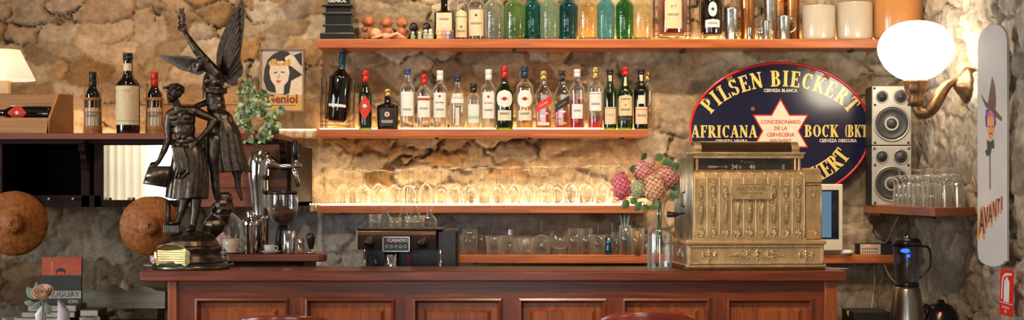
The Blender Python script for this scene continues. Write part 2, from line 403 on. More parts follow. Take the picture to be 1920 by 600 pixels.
tag(bpy.data.objects['window_curtain'], 'beige linen curtain seen in the cabinet mirror, drawn beside the window', 'curtain')
def area(name, loc, rot, sx, sy, col, power):
    l = bpy.data.lights.new(name, 'AREA'); l.shape = 'RECTANGLE'; l.size = sx; l.size_y = sy; l.energy = power; l.color = col
    o = bpy.data.objects.new(name, l); C.objects.link(o); o.location = loc; o.rotation_euler = rot; return o
SKY = (.90, .95, 1.)
for k, (a0, a1, z0, z1) in enumerate(WL): area('daylight', (XL - .4, (a0 + a1) / 2, (z0 + z1) / 2 + .1), (0, -PI / 2, 0), z1 - z0, a1 - a0, SKY, [135, 200][k])
for k, (a0, a1, z0, z1) in enumerate(WBK): area('daylight', ((a0 + a1) / 2, YB - .4, (z0 + z1) / 2 + .1), (PI / 2, 0, 0), a1 - a0, z1 - z0, SKY, [40, 48][k])  # second rear window is unseen, its power raised as frontal fill
w = bpy.data.worlds.new('sky'); sc.world = w; w.use_nodes = True
w.node_tree.nodes['Background'].inputs[0].default_value = (.75, .87, 1, 1); w.node_tree.nodes['Background'].inputs[1].default_value = 1.1
def lamp(name, loc, col, power, r=.05):
    l = bpy.data.lights.new(name, 'POINT'); l.energy = power; l.color = col; l.shadow_soft_size = r
    o = bpy.data.objects.new(name, l); C.objects.link(o); o.location = loc; return o
def spot(name, loc, to, col, power, ang, r=.05, blend=.6):
    l = bpy.data.lights.new(name, 'SPOT'); l.energy = power; l.color = col; l.shadow_soft_size = r; l.spot_size = ang; l.spot_blend = blend
    o = bpy.data.objects.new(name, l); C.objects.link(o); o.location = loc
    o.rotation_euler = (Vector(to) - Vector(loc)).to_track_quat('-Z', 'Y').to_euler(); return o
WARM = (1, .55, .20); WARM2 = (1, .76, .5)  # warm lamps above the view, none of them seen
spot('unseen_ceiling_spot', (-2.0, 6.3, 3.2), (-2.0, 7.45, 2.0), WARM, 46, 1.4)
spot('unseen_ceiling_spot', (-.9, 6.2, 3.2), (-.9, 7.45, 2.0), WARM2, 70, 1.5)
spot('unseen_ceiling_spot', (.4, 6.2, 3.2), (.3, 7.45, 1.9), WARM2, 120, 1.6)
spot('unseen_ceiling_spot', (1.4, 6.2, 3.2), (1.3, 7.45, 2.0), WARM2, 60, 1.4)
spot('unseen_ceiling_spot', (0.1, 3.8, 3.2), (0.0, 6.0, .9), WARM2, 110, 1.2)  # unseen spot, its power raised to warm the bar front
spot('unseen_ceiling_spot', (.3, 3.6, 3.2), (1.0, 6.0, 1.25), (1, .80, .56), 120, .8)  # added spot, brightens the register from the front left
spot('unseen_ceiling_spot', (-2.2, 3.9, 3.2), (-1.3, 6.1, 1.5), (1, .86, .68), 60, .8)
sc.view_settings.view_transform = 'Standard'; sc.view_settings.look = 'None'; sc.view_settings.exposure = 0.12; sc.view_settings.gamma = 1; sc.view_settings.use_curve_mapping = False
cy = sc.cycles; cy.max_bounces = 7; cy.diffuse_bounces = 3; cy.glossy_bounces = 4; cy.transmission_bounces = 6; cy.transparent_max_bounces = 40
cy.caustics_reflective = False; cy.caustics_refractive = False; cy.sample_clamp_indirect = 4; cy.use_denoising = True
try: cy.denoiser = 'OPENIMAGEDENOISE'
except Exception: pass
# ================================================================ SHELVES AND BAR
W_SHELF = wood('shelf_wood', (.36, .085, .020), (.62, .19, .05), .38)
W_BAR = wood('bar_wood', (.11, .020, .006), (.31, .062, .018), .28, coat=.3)
W_BARV = wood('bar_wood_upright', (.12, .022, .007), (.32, .068, .020), .3, axis='Z', coat=.3)
W_PANEL = wood('bar_panel_wood', (.22, .048, .012), (.50, .13, .035), .3, axis='Z', coat=.3)
W_DARK = wood('dark_cabinet_wood', (.012, .005, .003), (.030, .012, .008), .65, coat=0., spec=.12)
W_RED = wood('red_cabinet_wood', (.17, .042, .018), (.30, .085, .040), .4)
W_ORANGE = wood('pine_crate_wood', (.42, .19, .06), (.62, .30, .10), .5, coat=.05)
YS = 7.3
def shelf(px0, px1, py0, py1, label, y0=YS, name='wall_shelf'):
    t = thing(name, label, 'shelf', (X(px0, y0), y0, Z(py0, y0)))
    mb = MB().box(X(px0, y0), X(px1, y0), y0, YW + .03, Z(py1, y0), Z(py0, y0)); mb.build('board', W_SHELF, t, world=True, bev=.003)
    b = MB(); n = 4; c = 0
    for k in range(n):
        x = X(px0, y0) + .12 + (X(px1, y0) - X(px0, y0) - .24) * k / (n - 1)
        m = MB().box(x - .008, x + .008, y0 + .05, YW + .02, Z(py1, y0) - .006, Z(py1, y0) + .001)
        m.build('bracket', pbr('iron_bracket', (.05, .045, .04), .5, .8), t, world=True)
    return t
shelf(595, 1655, 73, 90, 'long top wall shelf of orange wood holding coloured glass bottles')
shelf(594, 1216, 242, 257, 'middle orange wood shelf holding the row of liquor bottles')
shelf(594, 1216, 385, 400, 'lit orange wood shelf holding the upside-down wine glasses')
shelf(846, 1690, 478, 494, 'lowest dark wood wall shelf running behind the cash register')
ZS1, ZS2, ZS3, ZS4 = Z(73, YS), Z(242, YS), Z(385, YS), Z(478, YS)
# narrow stone ledges carrying the light strings on towards the left
led = emit('led_strip', (1, .74, .40), 150.); led2 = emit('led_strip_soft', (1, .64, .28), 32.); ledd = emit('led_dots', (1, .8, .5), 7.)
def strip(px0, px1, z, y, m, label, h=.010, dots=0, led_dot=True):
    t = thing('light_strip', label, 'light strip', (X(px0, y), y, z))
    MB().box(X(px0, y), X(px1, y), y - .004, y + .004, z + .001, z + .001 + h).build('strip', m, t, world=True)
    return t
strip(600, 1212, ZS3, 7.388, led, 'bright warm light strip between the upside-down wine glasses', .003)
strip(600, 1212, ZS2, 7.470, led2, 'warm light strip behind the middle row of bottles', .008)
strip(1040, 1640, ZS1, 7.470, led2, 'warm light strip behind the bottles on the top shelf', .008)
strip(20, 520, Z(250, 6.7), 7.40, led2, 'warm light strip along the wall behind the wine bottles', .008)
def ledge(px0, px1, py, n, label):
    t = thing('stone_ledge', label, 'ledge', (X(px0, 7.4), 7.4, Z(py, 7.4)))
    mb = MB(); pts = []
    for k in range(13):
        x = X(px0 + (px1 - px0) * k / 12, 7.4); pts.append((x, 7.385 + .012 * math.sin(k * 1.9)))
    poly = pts + [(pts[-1][0], YW - .005), (pts[0][0], YW - .005)]
    z = Z(py, 7.4); mb.prismz(poly, z - .035, z)
    mb.build('slab', pbr('ledge_plaster', (.55, .44, .3), .8, var=.2, scale=30, bump=.004), t, world=True, bev=.006)
    return t
ledge(524, 592, 245, 0, 'narrow stone ledge under the string of lights left of the bottle shelf')
ledge(556, 592, 384, 0, 'narrow stone ledge left of the lit glass shelf')
def dots(px0, px1, py, y, label, n):
    t = thing('string_light', label, 'string light', (X(px0, y), y, Z(py, y)))
    mb = MB()
    for k in range(n):
        x = X(px0 + (px1 - px0) * k / (n - 1), y); mb.ell((x, y + .002 * math.sin(k * 2.3), Z(py, y) + .004), .0042, .0042, .0035, 6, 4)
    mb.build('bulbs', ledd, t, world=True)
    MB().box(X(px0, y), X(px1, y), y + .001, y + .005, Z(py, y), Z(py, y) + .003).build('wire', pbr('clear_wire', (.6, .5, .35), .4), t, world=True)
    return t
dots(524, 592, 244.5, 7.395, 'row of tiny warm bulbs on the ledge beside the framed poster', 20)
dots(560, 1210, 384.2, 7.31, 'row of tiny warm bulbs along the front edge of the glass shelf', 120)
# ---- bar counter
YC, YCB = 6.0, 6.38
ZTOP = Z(508, YC)
bar = thing('bar_counter', 'long red-brown wooden bar counter with raised panels', 'bar', (0, YC, 0))
MB().box(X(262, YC), X(1588, YC), YC, YCB, Z(528, YC), ZTOP).build('counter_top', W_BAR, bar, world=True, bev=.006, seg=3)
yb = YC + .045
x0, x1 = X(313, YC), X(1572, YC)
MB().box(x0 + .03, x1, yb + .03, YCB - .03, 0, Z(528, YC) - .0).build('bar_front', W_BARV, bar, world=True)
MB().box(x0 + .03, x1, yb + .008, yb + .032, Z(560, YC), Z(529, YC)).build('top_rail', W_BAR, bar, world=True)
MB().box(x0 - .005, X(328, YC), yb - .012, YCB - .02, 0, Z(528, YC) - .0005).build('end_post', W_PANEL, bar, world=True, bev=.003)
MB().box(X(1550, YC), x1 + .004, yb - .012, YCB - .02, 0, Z(528, YC) - .0005).build('end_post', W_PANEL, bar, world=True, bev=.003)
panels = [(360, 538), (568, 740), (772, 942), (972, 1140), (1168, 1335), (1365, 1530)]
zt, zb = Z(560, YC), .18
edges = [328] + [v for p in panels for v in p] + [1550]
for k in range(0, len(edges), 2):
    MB().box(X(edges[k], YC), X(edges[k + 1], YC), yb + .008, yb + .032, .0, zt).build('stile', W_BARV, bar, world=True)
for a, b in panels:
    xa, xb = X(a, YC), X(b, YC); mb = MB()
    # mitred moulding, front to back: raised lip then slope down to the field
    def ring(i0, y0_, i1, y1_, mb=mb, xa=xa, xb=xb):
        q0 = [(xa + i0, y0_, zb + i0), (xb - i0, y0_, zb + i0), (xb - i0, y0_, zt - i0), (xa + i0, y0_, zt - i0)]
        q1 = [(xa + i1, y1_, zb + i1), (xb - i1, y1_, zb + i1), (xb - i1, y1_, zt - i1), (xa + i1, y1_, zt - i1)]
        mb.add(q0 + q1, [(k, (k + 1) % 4, (k + 1) % 4 + 4, k + 4) for k in range(4)])
    pr = [(0, yb + .008), (.002, yb - .002), (.010, yb - .006), (.014, yb + .002), (.022, yb + .024)]
    for (i0, y0_), (i1, y1_) in zip(pr, pr[1:]): ring(i0, y0_, i1, y1_)
    mb.build('panel_moulding', W_BAR, bar, world=True)
    mb = MB(); 
    def field(i0, y0_, i1, y1_): ring(i0, y0_, i1, y1_, mb)
    for (i0, y0_), (i1, y1_) in zip([(.021, yb + .025), (.045, yb + .025), (.060, yb + .012)], [(.045, yb + .025), (.060, yb + .012), (.064, yb + .012)]): field(i0, y0_, i1, y1_)
    i = .064; mb.add([(xa + i, yb + .012, zb + i), (xb - i, yb + .012, zb + i), (xb - i, yb + .012, zt - i), (xa + i, yb + .012, zt - i)], [(0, 1, 2, 3)])
    mb.build('panel', W_PANEL, bar, world=True)
# ---- back counter behind the bar
bc = thing('back_counter', 'dark work counter standing behind the bar below the wall shelves', 'counter', (0, 6.75, 0))
MB().box(-1.45, 1.05, 6.43, 7.42, .86, .90).build('worktop', W_DARK, bc, world=True, bev=.004)
for k in range(4):
    xa = -1.42 + k * .615; MB().box(xa, xa + .60, 6.45, 7.40, 0, .86).build('door', W_DARK, bc, world=True, bev=.004)
bc2 = thing('side_counter', 'low dark counter in the right corner under the blender', 'counter', (1.55, 6.5, 0))
MB().box(1.16, 1.93, 6.42, 7.3, .68, .72).build('worktop', W_DARK, bc2, world=True, bev=.004)
for k in range(2): MB().box(1.18 + k * .385, 1.55 + k * .385, 6.44, 7.28, 0, .68).build('door', W_DARK, bc2, world=True, bev=.004)
# ---- corner shelf
cs = thing('corner_shelf', 'small corner shelf of orange wood crowded with tumblers', 'shelf', (1.85, 6.6, Z(389.5, 6.2)))
zt_ = Z(389.5, 6.2)
poly = [(1.725, 6.2), (1.975, 6.48), (1.975, 7.47), (1.725, 7.47)]
MB().prismz(poly, zt_ - .036, zt_).build('board', W_SHELF, cs, world=True, bev=.002)
MB().box(1.80, 1.815, 6.5, 7.45, zt_ - .05, zt_ - .034).build('bracket', MATS['iron_bracket'], cs, world=True)
# ---- wall cabinet on the left
YK = 6.7; ZK = Z(250, YK); ZKB = Z(388, YK)
cab = thing('wall_cabinet', 'dark wooden wall cabinet with open niche, mirror and red-brown door', 'cabinet', (-1.9, YK, ZKB))
xk0, xk1 = X(-70, YK), X(546, YK)
MB().box(xk0, X(524, YK), YK - .02, 7.44, Z(262, YK), ZK).build('top_board', W_RED, cab, world=True, bev=.004)
MB().box(xk0, X(520, YK), YK - .004, 7.44, Z(270, YK), Z(262, YK)).build('top_moulding', W_DARK, cab, world=True, bev=.002)
MB().box(xk0, X(546, YK), 7.36, 7.40, ZKB, Z(270, YK)).build('back_panel', W_DARK, cab, world=True)
MB().box(xk0, X(546, YK), YK + .03, 7.37, ZKB, ZKB + .02).build('bottom_board', W_DARK, cab, world=True)
for a, b in ((0, 5), (152, 168), (176, 191), (340, 352), (538, 546)):
    MB().box(X(a, YK), X(b, YK), YK + .0, 7.37, ZKB, Z(270, YK)).build('side_panel', W_DARK, cab, world=True, bev=.002)
# mirror with its frame
z0m, z1m = Z(375, YK), Z(272, YK)
MB().box(X(190, YK), X(342, YK), YK + .002, YK + .03, ZKB, z0m).build('mirror_frame', W_DARK, cab, world=True, bev=.002)
MB().box(X(190, YK), X(342, YK), YK + .002, YK + .03, z1m, Z(269, YK)).build('mirror_frame', W_DARK, cab, world=True, bev=.002)
MB().box(X(191, YK), X(341, YK), YK + .016, YK + .022, z0m - .004, z1m + .004).build('mirror', pbr('mirror_silver', (.88, .9, .9), .02, 1., var=0), cab, world=True)
dm = MB(); dm.box(X(352, YK), X(538, YK), YK + .012, YK + .03, ZKB, Z(270, YK)); 
dm.box(X(352, YK), X(538, YK), YK + .004, YK + .012, Z(352, YK), Z(343, YK)); dm.box(X(352, YK), X(538, YK), YK + .004, YK + .012, ZKB, Z(380, YK))
dm.build('door', W_RED, cab, world=True, bev=.0015)
MB().box(X(5, YK), X(190, YK), YK + .0, YK + .02, Z(388, YK), Z(366, YK)).build('peg_rail', W_DARK, cab, world=True, bev=.002)
for px in (95, 140, 200, 244):
    k = MB(); c = P(px, 373, YK - .004); k.tube([c + Vector((0, .01, 0)), c + Vector((0, -.02, 0))], [.003, .003]); k.ell(c + Vector((0, -.022, .0)), .0075, .006, .0075, 10, 7)
    k.build('peg', pbr('brass_peg', (.5, .42, .3), .3, .9), cab, world=True)
for px in (160, 533):   # carved corbels under the top board
    k = MB(); pr = [(0, 0), (-.055, 0), (-.055, -.012), (-.045, -.03), (-.05, -.045), (-.03, -.06), (-.028, -.08), (-.012, -.10), (0, -.13)]
    xw = .028; vs = []
    for sx in (-xw / 2, xw / 2):
        for y_, z_ in pr: vs.append((X(px, YK) + sx, YK + y_ * 1.2, Z(264, YK) + z_))
    n = len(pr); k.add(vs, [tuple(range(n)), tuple(range(2 * n - 1, n - 1, -1))] + [(i, i + n, (i + 1) % n + n, (i + 1) % n) for i in range(n)])
    k.build('corbel', W_DARK, cab, world=True, bev=.002)
# ================================================================ BOTTLES
G_CLEAR = glass('clear_glass', (.95, .96, .94), (.50, .50, .44), .03)
G_CLEAR2 = glass('clear_glass_thin', (.975, .975, .965), (.62, .60, .52), .02, base=.045)
G_GREEN = glass('green_glass', (.10, .30, .06), (.01, .05, .01), .04)
G_DKGREEN = glass('dark_green_glass', (.035, .10, .03), (.004, .015, .004), .04)
G_DARK = glass('dark_glass', (.02, .016, .010), (.004, .003, .002), .05)
G_AMBER = glass('amber_glass', (.80, .36, .12), (.25, .05, .01), .04)
G_BROWN = glass('brown_glass', (.10, .035, .012), (.02, .006, .002), .04)
L_WHISKY = glass('whisky', (.85, .42, .10), (.45, .14, .02), .1)
L_DARKW = glass('dark_whisky', (.80, .36, .08), (.38, .10, .015), .1)
L_GOLD = glass('pale_gold_liquid', (.88, .70, .28), (.60, .40, .08), .1)
L_RED = glass('red_liquid', (.75, .06, .03), (.35, .01, .01), .1)
L_CLEAR = glass('clear_liquid', (.93, .92, .88), (.60, .57, .48), .05)
L_COGNAC = glass('cognac', (.80, .36, .10), (.40, .09, .02), .1)
PAPER = pbr('label_paper', (.72, .68, .58), .6, var=.06, scale=60)
PAPERW = pbr('label_white', (.80, .80, .77), .5, var=.04, scale=60)
CREAM = pbr('label_cream', (.72, .58, .36), .6, var=.08, scale=60)
PEACH = pbr('label_peach', (.78, .58, .40), .6, var=.08, scale=60)
RED = pbr('label_red', (.62, .035, .022), .5, var=.05)
BLACKL = pbr('label_black', (.015, .014, .014), .5, var=.05)
INK = pbr('ink', (.03, .03, .035), .6, var=0)
INKR = pbr('ink_red', (.5, .03, .02), .6, var=0)
GOLDI = pbr('gold_ink', (.62, .42, .12), .4, .4, var=.05)
GREENI = pbr('green_ink', (.03, .22, .07), .5, var=.05)
BLUEP = pbr('label_palegreen', (.45, .62, .50), .5, var=.05)
CAPS = dict(red=pbr('cap_red', (.50, .02, .018), .3, .2, var=.05), white=pbr('cap_white', (.75, .76, .74), .35, var=.04), black=pbr('cap_black', (.014, .013, .014), .3, var=.05),
            navy=pbr('cap_navy', (.02, .035, .09), .3, .2, var=.05), gold=pbr('cap_gold', (.62, .40, .13), .3, .8, var=.05), blue=pbr('cap_blue', (.03, .07, .22), .3, .2, var=.05),
            teal=pbr('foil_teal', (.01, .07, .10), .35, .4, var=.2), purple=pbr('cap_purple', (.06, .03, .07), .3, .2))
def shoulder(R0, r1, z0, z1, n=7, p=1.):
    return [(r1 + (R0 - r1) * (.5 + .5 * math.cos(PI * (k / n) ** p)), z0 + (z1 - z0) * k / n) for k in range(n + 1)]
def shape(kind, Rr, H):
    """body profile up to the closure, the height where it starts, neck radius"""
    nk = .0135
    if kind == 'wine': a, b, nk = .62, .78, .0145
    elif kind == 'vermouth': a, b, nk = .56, .80, .0145
    elif kind == 'spirit': a, b, nk = .66, .80, .0140
    elif kind == 'slim': a, b, nk = .60, .78, .0135
    elif kind == 'squat': a, b, nk = .58, .68, .0150
    elif kind == 'square': a, b, nk = .60, .78, .0150
    elif kind == 'long': a, b, nk = .55, .82, .0130
    elif kind == 'magnum': a, b, nk = .60, .74, .0200
    nk = min(nk, Rr * .5)
    pr = [(0, .004), (Rr * .6, .001), (Rr * .88, 0), (Rr * .97, .003), (Rr, .009)]
    pr += shoulder(Rr, nk * 1.05, H * a, H * b, 9, .9 if kind != 'spirit' else 1.15)
    pr += [(nk, H * .9), (nk, H * .985), (0, H * .985)]
    return pr, nk, a
def bottle(name, px, w, top, bot, Y, kind, body, label, cat='bottle', group=None, cap='black', capf=.15, liquid=None, level=.6, e=2., labels=(), sy=1., dy=0, rz=0., loc=None, HW=None):
    if HW: H, Rr = HW
    else: H, Rr = M(bot - top, Y), M(w, Y) / 2
    base = loc if loc is not None else (X(px, Y), Y, {241: ZS2, 72: ZS1}.get(bot, Z(bot, Y)))
    t = thing(name, label, cat, base, group, rz)
    pr, nk, a = shape(kind, Rr, H)
    k = 1 if e == 2. else 2 ** (1 / e) * .86
    n = 28 if e == 2. else 40
    zb_ = H * a
    def ee(prof):  # squareness only in the body: blended by separate profile rows
        return prof
    mb = MB(); mb.lathe([(r * k if e != 2. else r, z) for r, z in pr], n, e=e, sy=sy)
    mb.build('bottle_body', body, t)
    if liquid:
        lp = [(0, .008)] + [(max(r * k - .0022, .002), max(z, .009)) for r, z in pr[3:] if z < H * level] 
        rr = np.interp(H * level, [z for r, z in pr[2:-1]], [r for r, z in pr[2:-1]]) * k - .0022
        lp += [(max(rr, .003), H * level), (0, H * level)]
        MB().lathe(lp, n, e=e, sy=sy).build('liquid', liquid, t)
    if cap:
        z0 = H * (1 - capf); rc = nk + .0022
        cp = [(nk + .001, z0), (rc, z0 + .001), (rc, z0 + H * capf * .45), (rc * .93, z0 + H * capf * .47), (rc * .93, z0 + H * capf * .5), (rc, z0 + H * capf * .53), (rc, H - .003), (rc * .9, H), (0, H)]
        MB().lathe(cp, 18, rib=lambda a, z: 1 + .02 * (int(a * 9 / PI) % 2)).build('cap', CAPS[cap], t)
    fy = Rr * k * sy
    def surf(s_, z, d):
        if e == 2.:
            rz_ = float(np.interp(z, [q[1] for q in pr[2:-1]], [q[0] for q in pr[2:-1]]))
            a_ = s_ / Rr; return Vector((math.sin(a_) * (rz_ + d), -math.cos(a_) * (rz_ + d) * sy, z))
        q = min(abs(s_) / (Rr * k), .98); return Vector((s_, -(fy * (1 - q ** e) ** (1 / e) + d), z))
    for L_ in labels:
        # (z0,z1,width,shape,material,[texts]) in fractions of the height / width
        z0, z1, wf, shp, mt, tx = L_
        mb = MB(); mats = [mt]; 
        hw = Rr * wf
        if shp == 'full': fnw = lambda v: 1
        elif shp == 'round': fnw = lambda v: math.sqrt(max(0, 1 - (2 * v - 1) ** 2))
        elif shp == 'diamond': fnw = lambda v: 1 - abs(2 * v - 1)
        elif shp == 'arch': fnw = lambda v: 1 if v < .8 else math.sqrt(max(0, 1 - ((v - .8) / .2) ** 2))
        elif shp == 'slant': fnw = lambda v: 1
        sl = (z1 - z0) * H * .55 if shp == 'slant' else 0
        g = lambda u, v: surf(hw * (2 * u - 1) * fnw(v), H * (z0 + (z1 - z0) * v) + sl * (2 * u - 1), .0005)
        mb.grid(g, 14, 14 if shp in ('round', 'diamond', 'arch') else 2)
        for tt in tx:  # (text, z fraction inside label, size m, material, bold)
            s_, zf, size, tm = tt[:4]
            if tm not in mats: mats.append(tm)
            mi = mats.index(tm); zc_ = H * (z0 + (z1 - z0) * zf)
            if s_ == '#band': mb.grid(lambda u, v: surf(hw * .995 * (2 * u - 1) * fnw(zf), zc_ + size * (v - .5) + sl * (2 * u - 1), .0009), 12, 1, mi)
            elif s_ == '#disc': mb.grid(lambda u, v: surf(size * (2 * u - 1) * math.sqrt(max(0, 1 - (2 * v - 1) ** 2)), zc_ + size * (2 * v - 1), .0009), 8, 10, mi)
            elif s_ == '#lines':
                for q in range(4): mb.grid(lambda u, v: surf(hw * .7 * (1 - .2 * (q % 2)) * (2 * u - 1), zc_ - q * size * 2.2 + size * (v - .5) + sl * (2 * u - 1) * .7, .0009), 8, 1, mi)
            else: put_text(mb, s_, size, lambda x, y: surf(x, zc_ + y + sl * x / hw, .0013), mi, tt[4] if len(tt) > 4 else .015)
        mb.build('label', mats, t)
    return t
def L(z0, z1, w, mt, *tx, shp='full'): return (z0, z1, w, shp, mt, tx)
YB2 = 7.375
S2 = 'liquor bottles on the middle shelf'
NECK = lambda mt, z0=.74, z1=.84: (z0, z1, 1.05, 'full', mt, ())
def b2(px, w, top, kind, body, label, **k): return bottle('liquor_bottle', px, w, top, 241, YB2, kind, body, label, group=S2, **k)
b2(685, 25, 130, 'vermouth', G_GREEN, 'tall green vermouth bottle with red cap and red-white diamond label', cap='red', capf=.2, liquid=G_DARK, level=.5,
   labels=[(.16, .58, 1.25, 'diamond', RED, (('#disc', .55, .010, PAPERW), ('CINZANO', .5, .011, GREENI)))])
b2(727, 40, 165, 'squat', G_DARK, 'short dark squat bottle with gold cap and round ornate label', cap='gold', capf=.18, sy=.8,
   labels=[(.08, .55, .85, 'arch', BLACKL, (('#disc', .62, .012, PAPER), ('#lines', .3, .0016, PAPER), ('#disc', .62, .006, INKR)))])
b2(764, 28, 127, 'spirit', G_CLEAR, 'clear vodka bottle with blue cap and pale label', cap='blue', capf=.09, liquid=L_CLEAR, level=.6, labels=[L(.22, .62, .95, PAPERW, ('#lines', .3, .0012, INK))])
b2(795, 27, 137, 'spirit', G_CLEAR, 'clear vodka bottle with long red cap and red banded label', cap='red', capf=.19, liquid=L_CLEAR, level=.6, labels=[L(.22, .60, .95, PAPERW, ('#band', .85, .012, INKR), ('#lines', .45, .0012, INK))])
b2(825, 27, 130, 'spirit', G_CLEAR, 'clear rum bottle with white cap left of the navy-capped gin', cap='white', capf=.17, liquid=L_CLEAR, level=.6,
   labels=[L(.20, .62, .95, PAPERW, ('#disc', .85, .0065, INKR), ('BACARDI', .6, .010, INK), ('#lines', .35, .0012, INK))])
b2(858, 29, 139, 'slim', G_CLEAR, 'clear gin bottle with navy cap and clear frosted etching', cap='navy', capf=.12, liquid=L_CLEAR, level=.6, labels=[L(.48, .66, .9, PAPERW, ('#band', .5, .003, GOLDI)), L(.08, .40, .25, PAPER)])
b2(888, 26, 154, 'spirit', G_CLEAR, 'small clear bottle with black cap and pale green label', cap='black', capf=.2, liquid=L_CLEAR, level=.5, labels=[L(.14, .54, .9, PAPERW, ('#band', .3, .016, BLUEP))])
b2(916, 27, 128, 'spirit', G_CLEAR, 'clear rum bottle with white cap beside the green vermouth', cap='white', capf=.18, liquid=L_CLEAR, level=.6,
   labels=[L(.18, .62, .95, PAPERW, ('#disc', .82, .007, INKR), ('BACARDI', .58, .010, INK), ('#lines', .35, .0012, INK))])
b2(946, 33, 122, 'vermouth', G_GREEN, 'wide green vermouth bottle with red cap and round white label', cap='red', capf=.19, liquid=G_DARK, level=.64,
   labels=[(.34, .62, 1.05, 'round', PAPERW, (('#disc', .5, .010, INKR), ('MARTINI', .5, .0085, INK, .03))), L(.14, .30, .85, PAPER, ('#lines', .75, .0013, INK))])
b2(984, 32, 122, 'spirit', G_CLEAR, 'pale gold vermouth bottle with navy cap and round white label', cap='navy', capf=.19, liquid=L_GOLD, level=.74,
   labels=[(.34, .62, 1.0, 'round', PAPERW, (('#disc', .5, .010, INKR), ('MARTINI', .5, .0085, INK, .03))), L(.14, .30, .85, PAPER, ('#lines', .75, .0013, INK))])
b2(1019, 30, 131, 'square', G_CLEAR, 'square amber whisky bottle with slanted red label', cap='gold', capf=.16, liquid=L_WHISKY, level=.36, e=5, sy=.9,
   labels=[(.36, .50, .97, 'slant', RED, (('RED LABEL', .5, .008, PAPERW),)), L(.07, .12, .7, PAPER)])
b2(1054, 29, 130, 'square', G_CLEAR, 'square amber whisky bottle with slanted black label', cap='black', capf=.18, liquid=L_DARKW, level=.40, e=5, sy=.9,
   labels=[(.36, .50, .97, 'slant', BLACKL, (('BLACK LABEL', .5, .0065, GOLDI),)), L(.09, .12, .5, GOLDI)])
b2(1082, 28, 128, 'spirit', G_CLEAR, 'clear bottle of red liquor with white cap and silver label', cap='white', capf=.13, liquid=L_RED, level=.50, labels=[L(.18, .42, .8, PAPERW, ('#lines', .6, .0012, INK))])
b2(1116, 28, 124, 'spirit', G_CLEAR, 'clear bottle holding a little red spirit under a tall gold cap', cap='gold', capf=.2, liquid=L_RED, level=.22, labels=[L(.30, .60, .9, PAPERW, ('#band', .9, .002, INK), ('#lines', .4, .0012, INK))])
b2(1144, 25, 128, 'wine', G_GREEN, 'slim green bottle with black cap and peach label', cap='black', capf=.09, liquid=G_DKGREEN, level=.6, labels=[L(.09, .37, .95, PEACH, ('#band', .93, .002, INK), ('#lines', .6, .0013, GOLDI)), L(.80, .90, .5, PEACH)])
b2(1172, 29, 124, 'vermouth', G_GREEN, 'green whiskey bottle with red cap and large cream label', cap='red', capf=.14, liquid=L_GOLD, level=.2,
   labels=[(.22, .56, 1.05, 'arch', CREAM, (('JAMESON', .78, .0095, GREENI, .03), ('#disc', .5, .004, INKR), ('#lines', .32, .0012, INK))), L(.14, .20, 1., BLACKL, ('#band', .5, .001, GOLDI)), L(.70, .84, .35, CREAM)])
b2(1202, 27, 127, 'wine', G_DKGREEN, 'dark green bottle with black cap and peach label at the shelf end', cap='black', capf=.09, liquid=G_DARK, level=.6, labels=[L(.09, .37, .95, PEACH, ('#lines', .55, .0013, INK), ('#band', .85, .003, INKR)), L(.42, .56, .5, PAPER), L(.80, .90, .5, PEACH)])
bottle('liquor_bottle', 1213, 22, 130, 241, 7.44, 'spirit', G_CLEAR, 'gold-capped pale yellow bottle tucked behind the last green bottle', cap='gold', capf=.18, liquid=L_GOLD, level=.6, group=S2)
# champagne bottle leaning back in a wire cradle
def wire_rack(px0, px1, py0, py1, Y, label, m):
    t = thing('wire_bottle_rack', label, 'bottle rack', (X(px0, Y), Y, Z(py1, Y)))
    x0, x1, z0, z1 = X(px0, Y), X(px1, Y), Z(py1, Y), Z(py0, Y)
    for x in (x0, x1):
        for dx in (0, .022):
            s = 1 if x == x0 else -1; xx = x + s * dx
            pts = [(xx, Y - .03, z0 + .0025), (xx, Y - .03, z1 - .01), (xx, Y - .025, z1), (xx, Y - .005, z1 + .002), (xx, Y + .02, z1 - .03), (xx, Y + .03, z0 + .0025)]
            MB().tube(pts, .0022, 6).build('upright', m, t, world=True)
    h = z1 - z0
    for zf in (.06, .14, .30):
        b = MB(); zz = z0 + h * zf; b.tube([(x0, Y - .031, zz), (x1, Y - .031, zz)], .0018, 6); b.build('crossbar', m, t, world=True)
    b = MB(); ring = [(x0 + (x1 - x0) * (.5 + .42 * math.sin(a)), Y - .005 - .055 * math.cos(a), z0 + h * .34) for a in [2 * PI * k / 20 for k in range(21)]]
    b.tube(ring, .0016, 6); b.build('cradle', m, t, world=True)
    return t
WIRE = pbr('rack_wire', (.16, .13, .10), .35, .9)
wire_rack(603, 664, 148, 241, 7.40, 'wire bottle rack at the left end of the middle shelf', WIRE)
ch = bottle('champagne_bottle', 634, 40, 97, 225, 7.385, 'wine', G_DARK, 'big dark champagne bottle with teal foil neck, tilted in a wire rack', cap='teal', capf=.36, HW=(M(130, 7.385), M(20.5, 7.385)), loc=(X(631, 7.385), 7.385, Z(227, 7.385)), labels=[L(.2, .24, .9, PAPERW)])
ch.rotation_euler = (0, math.radians(5.5), 0)
